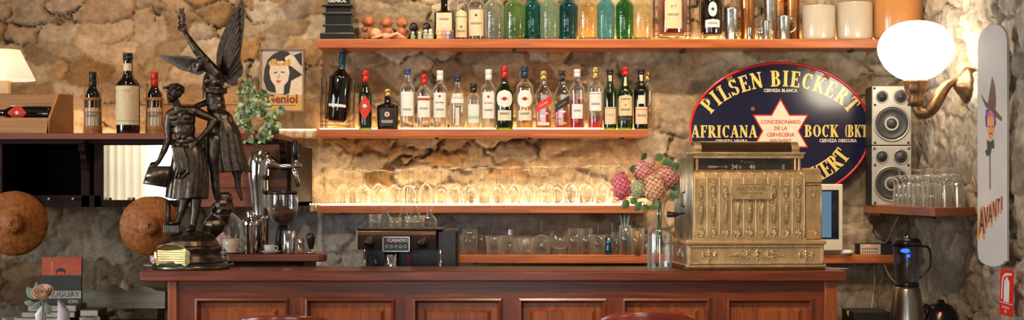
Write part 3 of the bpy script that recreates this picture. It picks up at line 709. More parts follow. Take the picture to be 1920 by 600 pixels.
# --- top shelf
S1 = 'bottles on the top shelf'
YT = 7.39
bottle('liquor_bottle', 833, 36, -16, 72, YT, 'squat', G_BROWN, 'flat brown bottle with a tall peach label on the top shelf', cap='black', capf=.1, e=4, sy=.6, group=S1, labels=[L(.12, .78 * .75, .82, PEACH, ('#lines', .75, .0013, INK), ('#band', .15, .001, INK))])
bottle('liquor_bottle', 865, 26, -28, 72, 7.41, 'spirit', G_CLEAR, 'small clear bottle with an arched cream and green label', cap='white', capf=.2, group=S1, liquid=L_GOLD, level=.3, labels=[(.06, .58, .95, 'arch', CREAM, (('#band', .74, .003, GREENI), ('#disc', .38, .006, GREENI), ('#lines', .25, .0012, INK)))])
bottle('liquor_bottle', 893, 30, -30, 72, YT, 'spirit', G_CLEAR, 'clear bottle with a wide peach label beside the glass siphons', cap='white', capf=.2, group=S1, liquid=L_CLEAR, level=.6, labels=[L(.08, .56, 1.1, PEACH, ('#disc', .78, .006, INK), ('#lines', .5, .0012, INK))])
def siphon(px, w, m, label, dy=0, top=2, Y=YT, bubble=False):
    Y += dy; Rr = M(w, Y) / 2; H = M(72 - top, Y) + .03
    t = thing('soda_siphon', label, 'siphon bottle', (X(px, Y), Y, ZS1), 'old soda siphons on the top shelf')
    pr = [(0, .004), (Rr * .8, 0), (Rr * .93, .002), (Rr * .95, .012), (Rr * .93, .018), (Rr, .026)] + shoulder(Rr, Rr * .42, H * .78, H * .99, 9, 1.1) + [(Rr * .33, H * 1.05), (0, H * 1.05)]
    MB().lathe(pr, 32, rib=lambda a, z: 1 + .006 * math.cos(a * 16)).build('bottle_body', m, t)
    MB().lathe([(0, .0), (Rr * .9, .001), (Rr * .92, .012), (Rr * .85, .016), (0, .013)], 24).build('thick_base', glass('siphon_base_' + m.name, tuple(c * .35 for c in m['tint']), tuple(c * .1 for c in m['tint']), .05), t)
    hd = MB(); hd.lathe([(Rr * .34, H * 1.03), (Rr * .42, H * 1.04), (Rr * .42, H * 1.12), (Rr * .3, H * 1.16), (Rr * .3, H * 1.3), (0, H * 1.32)], 18)
    hd.build('siphon_head', pbr('siphon_metal', (.55, .55, .55), .3, 1.), t)
    sp = MB(); sp.tube([(0, 0, H * 1.24), (-Rr * .6, -.01, H * 1.26), (-Rr * .9, -.015, H * 1.18), (-Rr * .95, -.015, H * 1.08)], [.006, .006, .005, .004], 8); sp.build('spout', MATS['siphon_metal'], t)
    lv = MB(); lv.tube([(0, 0, H * 1.3), (Rr * .5, -.01, H * 1.33), (Rr * .9, -.015, H * 1.27)], [.006, .006, .004], 8, flat=.5); lv.build('lever', MATS['siphon_metal'], t)
    return t
def sg(name, tint, edge, frost=.25, fcol=None):
    m = glass(name, tint, edge, .06, frost=frost, fcol=fcol or tint, ribs=40); m['tint'] = tint; return m
SG = [(926, 37, sg('siphon_clear', (.80, .86, .74), (.25, .32, .20), .18), 'clear pale green soda siphon, leftmost of the siphons', 0),
      (965, 39, sg('siphon_green', (.45, .68, .28), (.10, .25, .06), .22), 'olive green soda siphon on the top shelf', .0),
      (1000, 35, sg('siphon_teal', (.02, .42, .42), (.0, .10, .12), .2), 'deep teal soda siphon behind the frosted grey-green one', .05),
      (1031, 36, sg('siphon_grey', (.55, .74, .55), (.12, .30, .25), .55, (.45, .60, .42)), 'frosted grey-green soda siphon between two teal ones', -.01),
      (1065, 36, sg('siphon_petrol', (.01, .28, .34), (.0, .07, .10), .18), 'dark petrol blue soda siphon beside the yellow one', .03),
      (1102, 37, sg('siphon_yellow', (.95, .74, .32), (.55, .36, .10), .3), 'yellow frosted soda siphon on the top shelf', 0),
      (1136, 33, sg('siphon_sky', (.20, .62, .62), (.03, .22, .26), .55, (.20, .48, .52)), 'frosted turquoise soda siphon right of the yellow one', -.01),
      (1171, 33, sg('siphon_emerald', (.10, .45, .08), (.02, .12, .02), .15), 'bright emerald green soda siphon', .01),
      (1205, 36, sg('siphon_straw', (.88, .76, .42), (.45, .34, .12), .4), 'straw-coloured frosted soda siphon, rightmost of the siphons', .0)]
for px, w, m, lb, dy in SG: siphon(px, w, m, lb, dy)
wire_rack(1226, 1294, -20, 73, 7.41, 'wire rack holding the large cognac bottle on the top shelf', WIRE)
bottle('cognac_bottle', 1260, 54, -60, 66, 7.40, 'squat', G_AMBER, 'large amber cognac bottle with an arched cream label in a wire rack', cap='gold', capf=.1, group=None, liquid=L_COGNAC, level=.5, loc=(X(1260, 7.40), 7.40, Z(66, 7.4)), labels=[(.08, .56, .62, 'arch', CREAM, (('O  F', .68, .016, INK), ('#lines', .45, .0013, INK)))])
wire_rack(1313, 1356, -30, 73, 7.42, 'wire rack holding the dark medallion bottle on the top shelf', WIRE)
bottle('liquor_bottle', 1334, 39, -45, 64, 7.40, 'squat', G_BROWN, 'dark brown bottle with a white oval portrait medallion label', cap='black', capf=.1, loc=(X(1334, 7.40), 7.40, Z(66, 7.4)), labels=[(.30, .56, .42, 'round', PAPERW, (('#disc', .5, .008, INK),)), (.12, .26, .75, 'arch', PAPERW, (('#lines', .6, .0012, INK),))])
# --- wine on the left cabinet
YL = 6.84
bottle('wine_bottle', 239.5, 44, 98, 250, 6.80, 'magnum', G_DARK, 'large dark magnum wine bottle with a tall cream label', cap='black', capf=.08, loc=(X(240, 6.8), 6.8, ZK), labels=[L(.11, .59, 1.35, CREAM, ('CATENA', .87, .012, GOLDI), ('#band', .10, .0015, INK)), L(.78, .87, 1.1, CREAM)])
WICK = pbr('wicker', (.42, .20, .07), .6, var=.35, scale=90, bump=.002)
def wicker_basket(px, label, lb2, capcol, lab):
    Y = 6.84; x = X(px, Y)
    b = bottle('wine_bottle', px, 26, 133, 245, Y, 'wine', G_DARK, lb2, cap=capcol, capf=.25, loc=(x, Y, ZK + .012), HW=(M(112, Y), M(13.5, Y)), labels=[L(.1, .40, 1.3, lab, ('#lines', .6, .0013, INK))])
    t = thing('wicker_bottle_basket', label, 'wine basket', (x, Y, ZK)); r = M(15.5, Y)
    m = MB(); 
    m.lathe([(0, 0), (r * 1.05, 0), (r * 1.05, .004), (0, .005)], 24)
    m.build('base', WICK, t)
    for k in range(5): 
        q = MB(); z = .006 + k * .007; q.tube([((r + .0015 * (j % 2)) * math.cos(2 * PI * j / 48), (r + .0015 * (j % 2)) * math.sin(2 * PI * j / 48), z) for j in range(49)], .0036, 6); q.build('woven_band', WICK, t)
    for z in (.10, .155, .162): q = MB(); q.tube([(r * math.cos(2 * PI * j / 36), r * math.sin(2 * PI * j / 36), z) for j in range(37)], .0030, 6); q.build('woven_band', WICK, t)
    for k in range(14):
        a = 2 * PI * (k + .5) / 14; q = MB(); q.tube([(r * math.cos(a), r * math.sin(a), .002), (r * math.cos(a), r * math.sin(a), .163)], .0018, 5); q.build('stake', WICK, t)
    q = MB(); hz = M(122, Y); q.tube(smooth_pts([(-r, 0, .03), (-r, 0, hz * .7), (-r * .75, 0, hz * .93), (0, 0, hz), (r * .75, 0, hz * .93), (r, 0, hz * .7), (r, 0, .03)], 5), .0024, 6); q.build('handle', WICK, t)
wicker_basket(174, 'wicker bottle basket left of the magnum, with a looped handle', 'dark wine bottle with black foil in the left wicker basket', 'black', PAPER)
wicker_basket(290, 'wicker bottle basket right of the magnum, with a looped handle', 'dark wine bottle with red foil in the right wicker basket', 'red', PAPER)
# ================================================================ GLASSWARE
def gl_obj(name, prof, m, label, cat, loc, group=None, n=22, parts=(), rib=None):
    t = thing(name, label, cat, loc, group)
    MB().lathe(prof, n, rib=rib).build('bowl', m, t)
    for pn, pp, mm in parts: MB().lathe(pp, n).build(pn, mm, t)
    return t
def wine_parts(H, rb, bowl, rf, inv=True, kind='round'):
    """profiles for foot, stem and bowl of an upside-down (or upright) stemmed glass"""
    hb = H * bowl
    if kind == 'round': cp = [(rb * .86, 0), (rb * .95, hb * .25), (rb, hb * .5), (rb * .93, hb * .72), (rb * .68, hb * .9), (rb * .3, hb * .985), (.004, hb * 1.02)]
    else: cp = [(rb, 0), (rb * .99, hb * .3), (rb * .94, hb * .6), (rb * .8, hb * .82), (rb * .45, hb * .96), (.004, hb * 1.03)]
    cp = smooth_pts(cp, 3)
    st = [(.0045, hb * 1.0), (.0032, hb * 1.06), (.0030, H * .93), (.0045, H * .975), (.008, H * .985)]
    ft = [(.006, H * .98), (rf * .6, H * .992), (rf, H * .997), (rf, H), (0, H)]
    if not inv: cp, st, ft = [[(r, H - z) for r, z in q][::-1] for q in (cp, st, ft)]
    return cp, st, ft
stems = [642, 661, 681, 689, 704, 710, 728, 737, 754, 775, 798, 827, 851, 855, 871, 885, 902, 931, 936, 957, 967, 986, 996, 1014, 1027, 1045, 1068, 1073, 1096, 1105, 1126, 1132, 1148]
last = [-99, -99, -99]
protos = {}
for i, px in enumerate(stems):
    row = 0 if px - last[0] >= px - last[1] else 1
    px = max(px, last[row] + 28.5); last[row] = px
    Y = [7.342, 7.432][row]
    kind = 'flute' if px < 830 and i % 3 != 2 else 'round'
    H = M(66 + (8 if px > 1000 else 4 if px > 760 else 0) + R.uniform(-3, 3), Y); rb = M(13.9 if kind == 'round' else 13., Y)
    cp, st, ft = wine_parts(H, rb, .56 if kind == 'round' else .60, M(13.6, Y), True, kind)
    lab = 'stemmed wine glass upside down on the lit shelf, %s from the left' % ORD[i]
    t = gl_obj('wine_glass', cp, G_CLEAR2, lab, 'wine glass', (X(px, Y), Y, ZS3), 'upside-down wine glasses on the lit shelf', 24, [('stem', st, G_CLEAR), ('foot', ft, G_CLEAR)])
def tumbler_prof(H, r, taper=.85, thick=.0025, solid=.1):
    return [(0, H * .01), (r * taper, 0), (r * taper + (r - r * taper) * .5, H * .5), (r, H), (r - thick, H), (r * taper - thick, H * solid), (0, H * solid)]
def inv(prof, H): return [(r, H - z) for r, z in prof][::-1]
YG = 7.37
G4 = 'glasses on the lowest wall shelf'
names4 = [  # px, width, top, kind, dy, label
    (881, 30, 430, 'tumbler', 0, 'dark straight tumbler at the left end of the lowest shelf'),
    (903, 26, 426, 'tall', .06, 'tall tumbler behind the first straight tumbler of the lowest shelf'),
    (926, 30, 442, 'cut', -.02, 'short cut-glass tumbler, left of the stoppered decanter'),
    (957, 30, 448, 'decanter', .0, 'small glass decanter with square stopper on the lowest shelf'),
    (986, 28, 446, 'cut', -.02, 'short cut-glass tumbler, right of the stoppered decanter'),
    (1015, 34, 410, 'goblet', .0, 'large stemmed goblet upside down on the lowest shelf'),
    (1050, 38, 432, 'upgoblet', .0, 'wide round-bellied glass right of the upside-down goblet'),
    (1076, 24, 428, 'tall', -.01, 'tall straight tumbler left of its twin on the lowest shelf'),
    (1099, 24, 428, 'tall', -.01, 'tall straight tumbler right of its twin on the lowest shelf'),
    (1121, 28, 416, 'goblet', .07, 'upside-down goblet at the back, left of the purple jigger'),
    (1148, 30, 412, 'goblet', .07, 'upside-down goblet at the back, right of the purple jigger'),
    (1122, 26, 440, 'cut', .0, 'short cut-glass tumbler beside the purple jigger'),
    (1156, 20, 436, 'tall', .0, 'slim tumbler right of the purple jigger'),
    (1212, 30, 412, 'goblet', .06, 'upside-down goblet at the back beside the flower carafe'),
]
for px, w, top, kind, dy, lb in names4:
    Y = YG + dy; H = M(477 - top, Y); r = M(w, Y) / 2
    if kind in ('goblet', 'upgoblet'):
        if kind == 'upgoblet': cp, st, ft = wine_parts(H, r, .78, r * .8, False)
        else: cp, st, ft = wine_parts(H, r, .55, r * .8, True)
        gl_obj('goblet', cp, G_CLEAR, lb, 'goblet', (X(px, Y), Y, ZS4), G4, 24, [('stem', st, G_CLEAR), ('foot', ft, G_CLEAR)])
    elif kind == 'decanter':
        t = gl_obj('decanter', [(0, .002), (r, 0), (r, H * .8), (r * .8, H * .98), (.010, H), (.010, H * 1.15), (.013, H * 1.18)], G_CLEAR, lb, 'decanter', (X(px, Y), Y, ZS4), G4, rib=lambda a, z: 1 + .03 * math.cos(a * 10))
        MB().box(-.014, .014, -.014, .014, H * 1.2, H * 1.2 + .035).build('stopper', G_CLEAR, t, bev=.004)
    else:
        rb = (lambda a, z: 1 + .035 * math.cos(a * 12)) if kind == 'cut' else None
        gl_obj('tumbler', tumbler_prof(H, r, .9, .003, .12), G_CLEAR, lb, 'tumbler', (X(px, Y), Y, ZS4), G4, 36 if rb else 24, rib=rb)
# jigger
Y = 7.33; t = thing('jigger', 'iridescent purple and green metal jigger on the lowest shelf', 'jigger', (X(1141, Y), Y, ZS4)); H = M(31, Y)
IRI = pbr('iridescent_steel', (.16, .05, .40), .18, 1., col2=(.02, .32, .26), scale=35, stretch=(1, 1, .2))
MB().lathe([(0, .0), (M(7, Y), 0), (M(6.5, Y), H * .3), (M(4.6, Y), H * .56), (M(4.6, Y), H * .62), (M(7.5, Y), H), (M(6.7, Y), H), (.003, H * .62), (0, H * .62)], 20).build('cups', IRI, t)
# straws
def straws(px, Y, n, length, spread, m, base, lab, r=.0028, hold='tall', hh=60, w=22):
    t = thing('straw_glass', 'glass tumbler holding ' + lab, 'tumbler', (X(px, Y), Y, base)); H = M(hh, Y)
    MB().lathe(tumbler_prof(H, M(w, Y) / 2, .92), 22).build('glass_body', G_CLEAR, t)
    for k in range(n):
        a = 2 * PI * k / n + .4; s = thing('drinking_straw', lab.replace('bundle of ', '') .strip() + ', ' + ORD[k] + ' of its bundle', 'straw', (X(px, Y), Y, base + .008), 'straws: ' + lab)
        rr = M(w, Y) / 2 * .7; q = R.uniform(.6, 1)
        MB().tube([(-rr * math.cos(a) * .5, -rr * math.sin(a) * .5, 0), (spread * math.cos(a) * q, spread * math.sin(a) * q * .35, length * R.uniform(.93, 1))], r, 7).build('tube', m, s)
straws(1172, 7.335, 9, M(86, 7.3), .042, pbr('straw_grey', (.26, .38, .40), .4, var=.08), ZS4, 'bundle of grey-blue paper straws', hh=55)
straws(1195, 7.325, 6, M(42, 7.3), .012, pbr('straw_orange', (.85, .26, .03), .4, col2=(.85, .55, .05), scale=9), ZS4, 'bundle of orange and yellow straws', hh=50, w=26)
# corner shelf glasses, two ranks of upside-down tumblers with more stacked on them
for row in range(8):
    Y = 6.36 + .079 * row
    for j in range(3):
        x = 1.762 + j * .0745
        if Y - .034 < 6.2 + (x + .02 - 1.725) * 1.12: continue
        r = .031; H = .098 + .004 * ((row + j) % 3); pl = '%s rank, %s from left' % (ORD[row], ORD[j])
        gl_obj('tumbler', inv(tumbler_prof(H, r, .82, .003, .14), H), G_CLEAR, 'upside-down straight tumbler on the corner shelf, ' + pl, 'tumbler', (x, Y, zt_), 'tumblers on the corner shelf', 22, rib=(lambda a, z: 1 + .02 * math.cos(a * 11)))
        if row % 2 == 1 or j == 1:
            H2 = .060; cp, st, ft = wine_parts(H2, .032, .62, .030, True)
            gl_obj('coupe_glass', cp, G_CLEAR, 'coupe glass stacked on a corner shelf tumbler, ' + pl, 'coupe glass', (x, Y, zt_ + H + .0005), 'coupes stacked on the corner shelf tumblers', 22, [('stem', st, G_CLEAR), ('foot', ft, G_CLEAR)])
# stoneware crocks
def crock(px, w, top, bot, m, label, Y=7.395, lip=True):
    r = M(w, Y) / 2; H = M(bot - top, Y) 
    t = thing('stoneware_crock', label, 'crock', (X(px, Y), Y, ZS1), 'stoneware crocks on the top shelf')
    MB().lathe([(0, 0), (r * .93, 0), (r * .97, .006), (r, .02), (r, H - .016), (r * .97, H - .008), (r * .98, H - .002), (r * .95, H), (r * .88, H), (r * .88, .02), (0, .015)], 40).build('crock_body', m, t)
    return t
crock(1535, 62, 5, 70, pbr('cream_stoneware', (.62, .54, .42), .22, var=.06, coat=.5, scale=8), 'cream stoneware crock, leftmost of the three crocks')
crock(1602, 68, -1, 70, pbr('cream_stoneware', (.62, .54, .42), .22), 'cream stoneware crock in the middle of the three crocks')
crock(1684, 92, -40, 70, pbr('orange_stoneware', (.62, .27, .08), .22, var=.1, coat=.5, scale=8), 'large orange stoneware crock at the right end of the top shelf', Y=7.37)
# pewter and copper pieces
PEW = pbr('pewter', (.42, .42, .40), .3, 1., var=.25, scale=60, bump=.001); COP = pbr('copper', (.60, .26, .09), .25, 1., var=.2, scale=20); BRASS = pbr('brass', (.62, .42, .15), .3, 1., var=.2, scale=60)
def metal(px, w, top, label, m, Y=7.39, handle=0, flare=1., name='tankard', cat='tankard', lid=False):
    r = M(w, Y) / 2; H = M(72 - top, Y); t = thing(name, label, cat, (X(px, Y), Y, ZS1))
    MB().lathe([(0, 0), (r * 1.05, 0), (r * 1.08, H * .03), (r * .95, H * .08), (r * .9, H * .5), (r * .96 * flare, H * .9), (r * 1.02 * flare, H * .94), (r * flare, H), (r * .9 * flare, H), (r * .8, H * .1), (0, H * .1)], 24).build('cup', m, t)
    if handle:
        MB().tube(smooth_pts([(r * .9, 0, H * .85), (r * 1.5, 0, H * .9), (r * 1.9, 0, H * .7), (r * 1.9, 0, H * .45), (r * .95, 0, H * .3)], 4), .003, 8, flat=1.4).build('handle', m, t)
    return t
metal(1372, 28, 10, 'tall ribbed pewter mug at the left of the metal cups', PEW)
metal(1401, 30, -20, 'tall copper cylinder behind the small pewter cups', COP, Y=7.44, name='copper_canister', cat='canister')
metal(1445, 26, -30, 'tall pewter beaker standing between the copper cylinders', PEW, Y=7.45, name='beaker', cat='beaker')
metal(1487, 26, -30, 'tall copper pipe-shaped canister beside the cream crock', COP, Y=7.44, name='copper_canister', cat='canister')
metal(1470, 22, 26, 'pewter tankard with a square handle before the copper canister', PEW, handle=1, Y=7.36)
metal(1405, 10, 49, 'tiny pewter cup, leftmost of the tiny cups', PEW, Y=7.35, name='tiny_cup', cat='cup')
metal(1426, 10, 52, 'tiny pewter goblet left of the tiny pewter jug', PEW, Y=7.34, name='tiny_cup', cat='cup', flare=1.2)
metal(1437, 12, 36, 'tiny pewter jug between two smaller cups', PEW, Y=7.345, name='tiny_jug', cat='jug')
metal(1447, 8, 55, 'tiny brass cup right of the tiny pewter jug', BRASS, Y=7.335, name='tiny_cup', cat='cup')
metal(1462, 20, -8, 'dull copper beaker behind the pewter tankard', COP, Y=7.455, name='beaker', cat='beaker')
metal(1385, 12, 58, 'small brass cup beside the tall pewter mug', BRASS, Y=7.34, name='tiny_cup', cat='cup')
# ================================================================ CASH REGISTER
BR = pbr('register_brass', (.74, .50, .25), .48, .8, var=.22, scale=18, bump=.0006, bscale=140, rvar=.12)
BRD = pbr('register_dark_brass', (.20, .12, .05), .45, 1., var=.3, scale=30, bump=.0008, bscale=120)
BRO = pbr('register_ornament', (.84, .62, .36), .36, .85, var=.3, scale=90)
BRLIT = pbr('register_cool_lit', (.66, .63, .54), .35, 1., var=.3, scale=22, bump=.0008, bscale=100)  # cool window reflection on the left faces, put into the colour
BRBACK = pbr('brass_backing', (.46, .31, .15), .5, .7, var=.3, scale=60)
YR = 6.04; RS = YR / F       # metres per photo pixel at the front of the base
reg = thing('cash_register', 'ornate antique brass cash register standing on the bar', 'cash register', P(1421, 507, YR), None, math.radians(0))
reg.location.z = ZTOP
# local frame: origin at bottom centre front; x right, y back, z up; px(x) helper in photo pixels
def rx(px): return (px - 1421) * RS
def rz_(py): return (507 - py) * RS
D = .33
def pris(x0, x1, prof, name, m, bev=.0015, sub=None):
    """profile in (y,z) swept along x"""
    n = len(prof); vs = [(x0, y, z) for y, z in prof] + [(x1, y, z) for y, z in prof]
    b = MB(); b.add(vs, [tuple(range(n)), tuple(range(2 * n - 1, n - 1, -1))] + [(k, k + n, (k + 1) % n + n, (k + 1) % n) for k in range(n)])
    return b.build(name, m, sub or reg, bev=bev)
b = MB(); b.box(rx(1284), rx(1553), .004, D - .02, 0, rz_(498)); b.build('foot_plinth', BRD, reg, bev=.003)
bs = MB(); bs.box(rx(1290), rx(1551), 0.012, D, rz_(500), rz_(459)); bs.build('base_body', BR, reg, bev=.002)
b = MB(); b.box(rx(1286), rx(1554), .0, D + .004, rz_(459), rz_(451)); b.build('base_moulding', BR, reg, bev=.004)
b = MB(); b.box(rx(1286), rx(1554), .002, D + .004, rz_(502), rz_(496)); b.build('base_moulding', BR, reg, bev=.003)
dr = MB(); dr.box(rx(1292), rx(1549), .006, .02, rz_(496), rz_(461)); drawer = dr.build('drawer', BR, reg, bev=.001)
fr = MB()
for a in ((1292, 1549, 461, 464), (1292, 1549, 493, 496)): fr.box(rx(a[0]), rx(a[1]), -.002, .008, rz_(a[3]), rz_(a[2]))
for a in ((1292, 1296), (1545, 1549)): fr.box(rx(a[0]), rx(a[1]), -.002, .008, rz_(496), rz_(461))
fr.build('drawer_frame', BRO, drawer, bev=.0012)
def lb(mb, x, z, s, y=0.): mb.ell((x, y, z), s, s * .6, s, 8, 6)
def leaf(mb, x, z, ang, ln, w, y=0.):
    rot = Matrix.Rotation(-ang, 3, 'Y'); c = Vector((x, y, z)) + rot @ Vector((0, 0, ln / 2)); mb.ell(c, w * .8, .0034, ln / 2, 6, 6, rot)
def rosette(mb, x, z, r, y=0., n=8):
    for k in range(n): leaf(mb, x + math.sin(2 * PI * k / n) * r * .4, z + math.cos(2 * PI * k / n) * r * .4, -2 * PI * k / n * -1, r * .7, r * .2, y)
    lb(mb, x, z, r * .38, y - .001)
    mb.tube([(x + r * .62 * math.cos(a), y - .001, z + r * .62 * math.sin(a)) for a in [2 * PI * q / 12 for q in range(13)]], r * .1, 5)
def scroll(mb, x, z, r, s=1, y=0., turns=1.4):
    pts = []; 
    for q in range(13): a = q / 12 * turns * 2 * PI; rr = r * (1 - q / 14); pts.append((x + s * rr * math.cos(a), y, z + rr * math.sin(a)))
    mb.tube(pts, [r * .17] * 13, 5)
for cx, wd, big in ((1330, 22, 0), (1422, 54, 1), (1515, 22, 0)):
    o = MB(); z = rz_(478.5); y = .004; u = RS
    if big:
        rosette(o, rx(cx), z, 11 * u, y); 
        for s in (-1, 1):
            rosette(o, rx(cx) + s * 20 * u, z, 8 * u, y, 6); scroll(o, rx(cx) + s * 11 * u, z + 8 * u, 4 * u, s, y); scroll(o, rx(cx) + s * 11 * u, z - 8 * u, 4 * u, s, y); scroll(o, rx(cx) + s * 29 * u, z + 6 * u, 4 * u, s, y); scroll(o, rx(cx) + s * 29 * u, z - 6 * u, 4 * u, s, y)
            for k in range(8):
                xx = rx(cx) + s * (30 + k * 3.4) * u; ln = (8 - k * .7) * u
                leaf(o, xx, z, s * .9, ln, 1.3 * u, y); leaf(o, xx, z, s * (PI - .9), ln, 1.3 * u, y)
    else:
        rosette(o, rx(cx), z, 9 * u, y)
        for s in (-1, 1):
            rosette(o, rx(cx) + s * 12 * u, z, 6.5 * u, y - .001, 7); leaf(o, rx(cx) + s * 15 * u, z, s * 1.35, 9 * u, 1.8 * u, y - .001); leaf(o, rx(cx) + s * 15 * u, z, s * 1.8, 9 * u, 1.8 * u, y - .001)
        for s in (-1, 1): scroll(o, rx(cx), z + s * 11 * u, 3.2 * u, 1, y); lb(o, rx(cx), z + s * 15 * u, 1.6 * u, y)
    o.build('ornament', BRO, drawer)
# left face of the base, an ornament on it
o = MB(); 
# body: swept front profile with a rounded forward-curving top
def body_prof(y0, zt, zb, back=D - .03):
    return [(y0 + .012, zb), (y0, zb + .01), (y0, zt - 16 * RS), (y0 + .012, zt - 5 * RS), (y0 + .03, zt), (back, zt), (back, zb)]
zb0 = rz_(451); ztb = rz_(318)
pris(rx(1301), rx(1516), body_prof(.026, ztb, zb0), 'key_cover', BR)
# ribs and ornaments of nine bays
nb = 9; xa, xb = rx(1305), rx(1515); bw = (xb - xa) / nb
def front(z):   # front surface y for height z
    zt = ztb
    if z > zt - 16 * RS: t = (z - (zt - 16 * RS)) / (16 * RS); return .026 + .03 * t * t
    return .026
for k in range(nb + 1):
    x = xa + k * bw; q = MB(); pts = [(x, front(z) - .001, z) for z in [zb0 + .006 + (ztb - zb0 - .008) * j / 14 for j in range(15)]]
    q.tube(pts, .85 * RS, 6); q.build('rib', BRO, reg)
for k in range(nb):
    x = xa + (k + .5) * bw; q = MB(); u = RS; y = .025
    pt_ = MB()  # flat darker ovals set behind the bay ornaments
    for z0p, hp, wp in ((rz_(398), 27 * u, .30), (rz_(361), 15 * u, .30), (rz_(438), 11 * u, .36)):
        if hp < 20 * u and z0p > rz_(370) and k in (3, 4, 5): continue
        pt_.ell((x, .0262, z0p), bw * wp, .0008, hp, 14, 8)
    pt_.build('ornament_backing', BRBACK, reg)
    # lancet top of the bay
    q.tube([(x - bw * .42, front(ztb - 12 * u) - .001, ztb - 13 * u), (x - bw * .25, front(ztb - 6 * u) - .001, ztb - 6 * u), (x, front(ztb - 2 * u) - .002, ztb - 1 * u), (x + bw * .25, front(ztb - 6 * u) - .001, ztb - 6 * u), (x + bw * .42, front(ztb - 12 * u) - .001, ztb - 13 * u)], .9 * u, 5)
    if k not in (3, 4, 5):
        rosette(q, x, rz_(358), 6.2 * u, y, 8); lb(q, x, rz_(348), 2.4 * u, y)
        for s in (-1, 1): leaf(q, x, rz_(350), s * .5, 8 * u, 1.4 * u, y); leaf(q, x, rz_(345), s * .35, 7 * u, 1.3 * u, y); lb(q, x + s * 4 * u, rz_(346), 1.6 * u, y)
        rosette(q, x, rz_(367), 5 * u, y, 6)
    for j in range(14):
        z = rz_(376 + j * 2.9); ww = (6.0 - j * .33) * u
        for s in (-1, 1): leaf(q, x, z, s * .95, ww * 1.2, 1.25 * u, y)
    q.tube([(x, y - .0015, rz_(373)), (x, y - .0015, rz_(418))], [1.3 * u, .5 * u], 5)
    lb(q, x, rz_(421), 1.4 * u, y)
    for j in range(5): leaf(q, x, rz_(442), (j - 2) * .42, (13 - abs(j - 2) * 2) * u, 1.5 * u, y)
    for s in (-1, 1): scroll(q, x + s * 5 * u, rz_(436), 3.3 * u, s, y); scroll(q, x + s * 4.5 * u, rz_(445), 2.8 * u, s, y)
    lb(q, x, rz_(444), 2.2 * u, y); lb(q, x, rz_(427), 1.5 * u, y)
    q.build('ornament', BRO, reg)
b = MB(); b.box(rx(1300), rx(1518), .014, .034, zb0, zb0 + 4 * RS); b.build('lower_moulding', BRO, reg, bev=.002)
# name plate
pl = MB(); pw, ph, px_, pz = 40 * RS, 13.5 * RS, rx(1412), rz_(359.5)
outl = []
for a, b_ in ((1, 1), (-1, 1), (-1, -1), (1, -1)):
    q = [(pw - 5 * RS, ph), (pw - 2 * RS, ph - 1.5 * RS), (pw - 1 * RS, ph - 4 * RS), (pw - 3.5 * RS, ph - 6 * RS), (pw, ph - 9 * RS), (pw + 1 * RS, 1.5 * RS)]
    if a * b_ < 0: q = q[::-1]
    outl += [(px_ + a * x, pz + b_ * z) for x, z in (q[::-1] if a > 0 and b_ > 0 else q[::-1] if a < 0 and b_ < 0 else q[::-1])]
pl.prism(outl, .012, .020); plate = pl.build('name_plate', BR, reg, bev=.0008)
q = MB(); q.tube([(x, .0115, z) for x, z in outl + outl[:1]], 1.0 * RS, 5); q.build('plate_border', BRO, plate)
q = MB(); put_text(q, 'NATIONAL', 11 * RS, lambda x, y: (px_ + x, .0112, pz + 5 * RS + y), 0, .02, 1.05, 1.0); put_text(q, 'CASH REGISTER', 6.2 * RS, lambda x, y: (px_ + x, .0112, pz - 3 * RS + y), 0, .01); put_text(q, 'CO.', 5.0 * RS, lambda x, y: (px_ + x, .0112, pz - 9 * RS + y), 0, .01)
q.build('lettering', pbr('plate_lettering', (.42, .27, .12), .4, .9), plate)
# indicator window box
xw0, xw1 = rx(1301), rx(1514); ztw = rz_(286)
b = MB(); b.box(xw0, xw1, .09, .24, rz_(320), ztw - 4 * RS); b.build('indicator_case', BRD, reg, bev=.001)
MB().box(rx(1318), rx(1498), .088, .0895, rz_(317), rz_(297)).build('indicator_backing', pbr('indicator_black', (.03, .018, .012), .5), reg)
INDW = pbr('indicator_white', (.75, .68, .55), .5, var=.05)
q = MB(); put_text(q, 'Pesos', 8.5 * RS, lambda x, y: (rx(1412) + x, .0865, rz_(302.5) + y), 0, .01, 1.3)
q.build('lettering', pbr('gilt_lettering', (.55, .40, .18), .4, .3), reg)
for s_, cx, w_, sz in (('34', 1386, 16, 12), ('46', 1421, 14, 12), ('E', 1481, 12, 12)):
    f = MB().box(rx(cx - w_ / 2 - 1), rx(cx + w_ / 2 + 1), .080, .086, rz_(319), rz_(306)).build('price_flag', pbr('flag_black', (.012, .011, .01), .4), reg)
    q = MB(); put_text(q, s_, sz * RS, lambda x, y: (rx(cx) + x, .0795, rz_(312.5) + y), 0, .02); 
    if s_ == '34': put_text(q, '½', 9 * RS, lambda x, y: (rx(cx + 11) + x, .0795, rz_(312.5) + y), 0, .01)
    q.build('lettering', INDW, f)
q = MB(); q.tube([(rx(1338), .083, rz_(312)), (rx(1368), .083, rz_(312.5))], .9 * RS, 5); q.prism([(rx(1368), rz_(309.5)), (rx(1374), rz_(312.5)), (rx(1368), rz_(315.5))], .082, .084); q.prism([(rx(1336), rz_(309.5)), (rx(1353), rz_(310.5)), (rx(1353), rz_(314)), (rx(1336), rz_(315))], .082, .084)
q.build('arrow', MATS['gilt_lettering'], reg)
MB().box(rx(1316), rx(1500), .070, .072, rz_(320), rz_(295)).build('window_pane', G_CLEAR2, reg)
for a, b_ in ((1302, 1307), (1309, 1316), (1500, 1505), (1507, 1513)):
    q = MB(); x = (rx(a) + rx(b_)) / 2; r = (rx(b_) - rx(a)) / 2
    q.lathe([(r * 1.1, rz_(320)), (r, rz_(318)), (r, rz_(299)), (r * 1.15, rz_(296))], 12, (x, .066, 0)); q.build('pilaster', BR, reg)
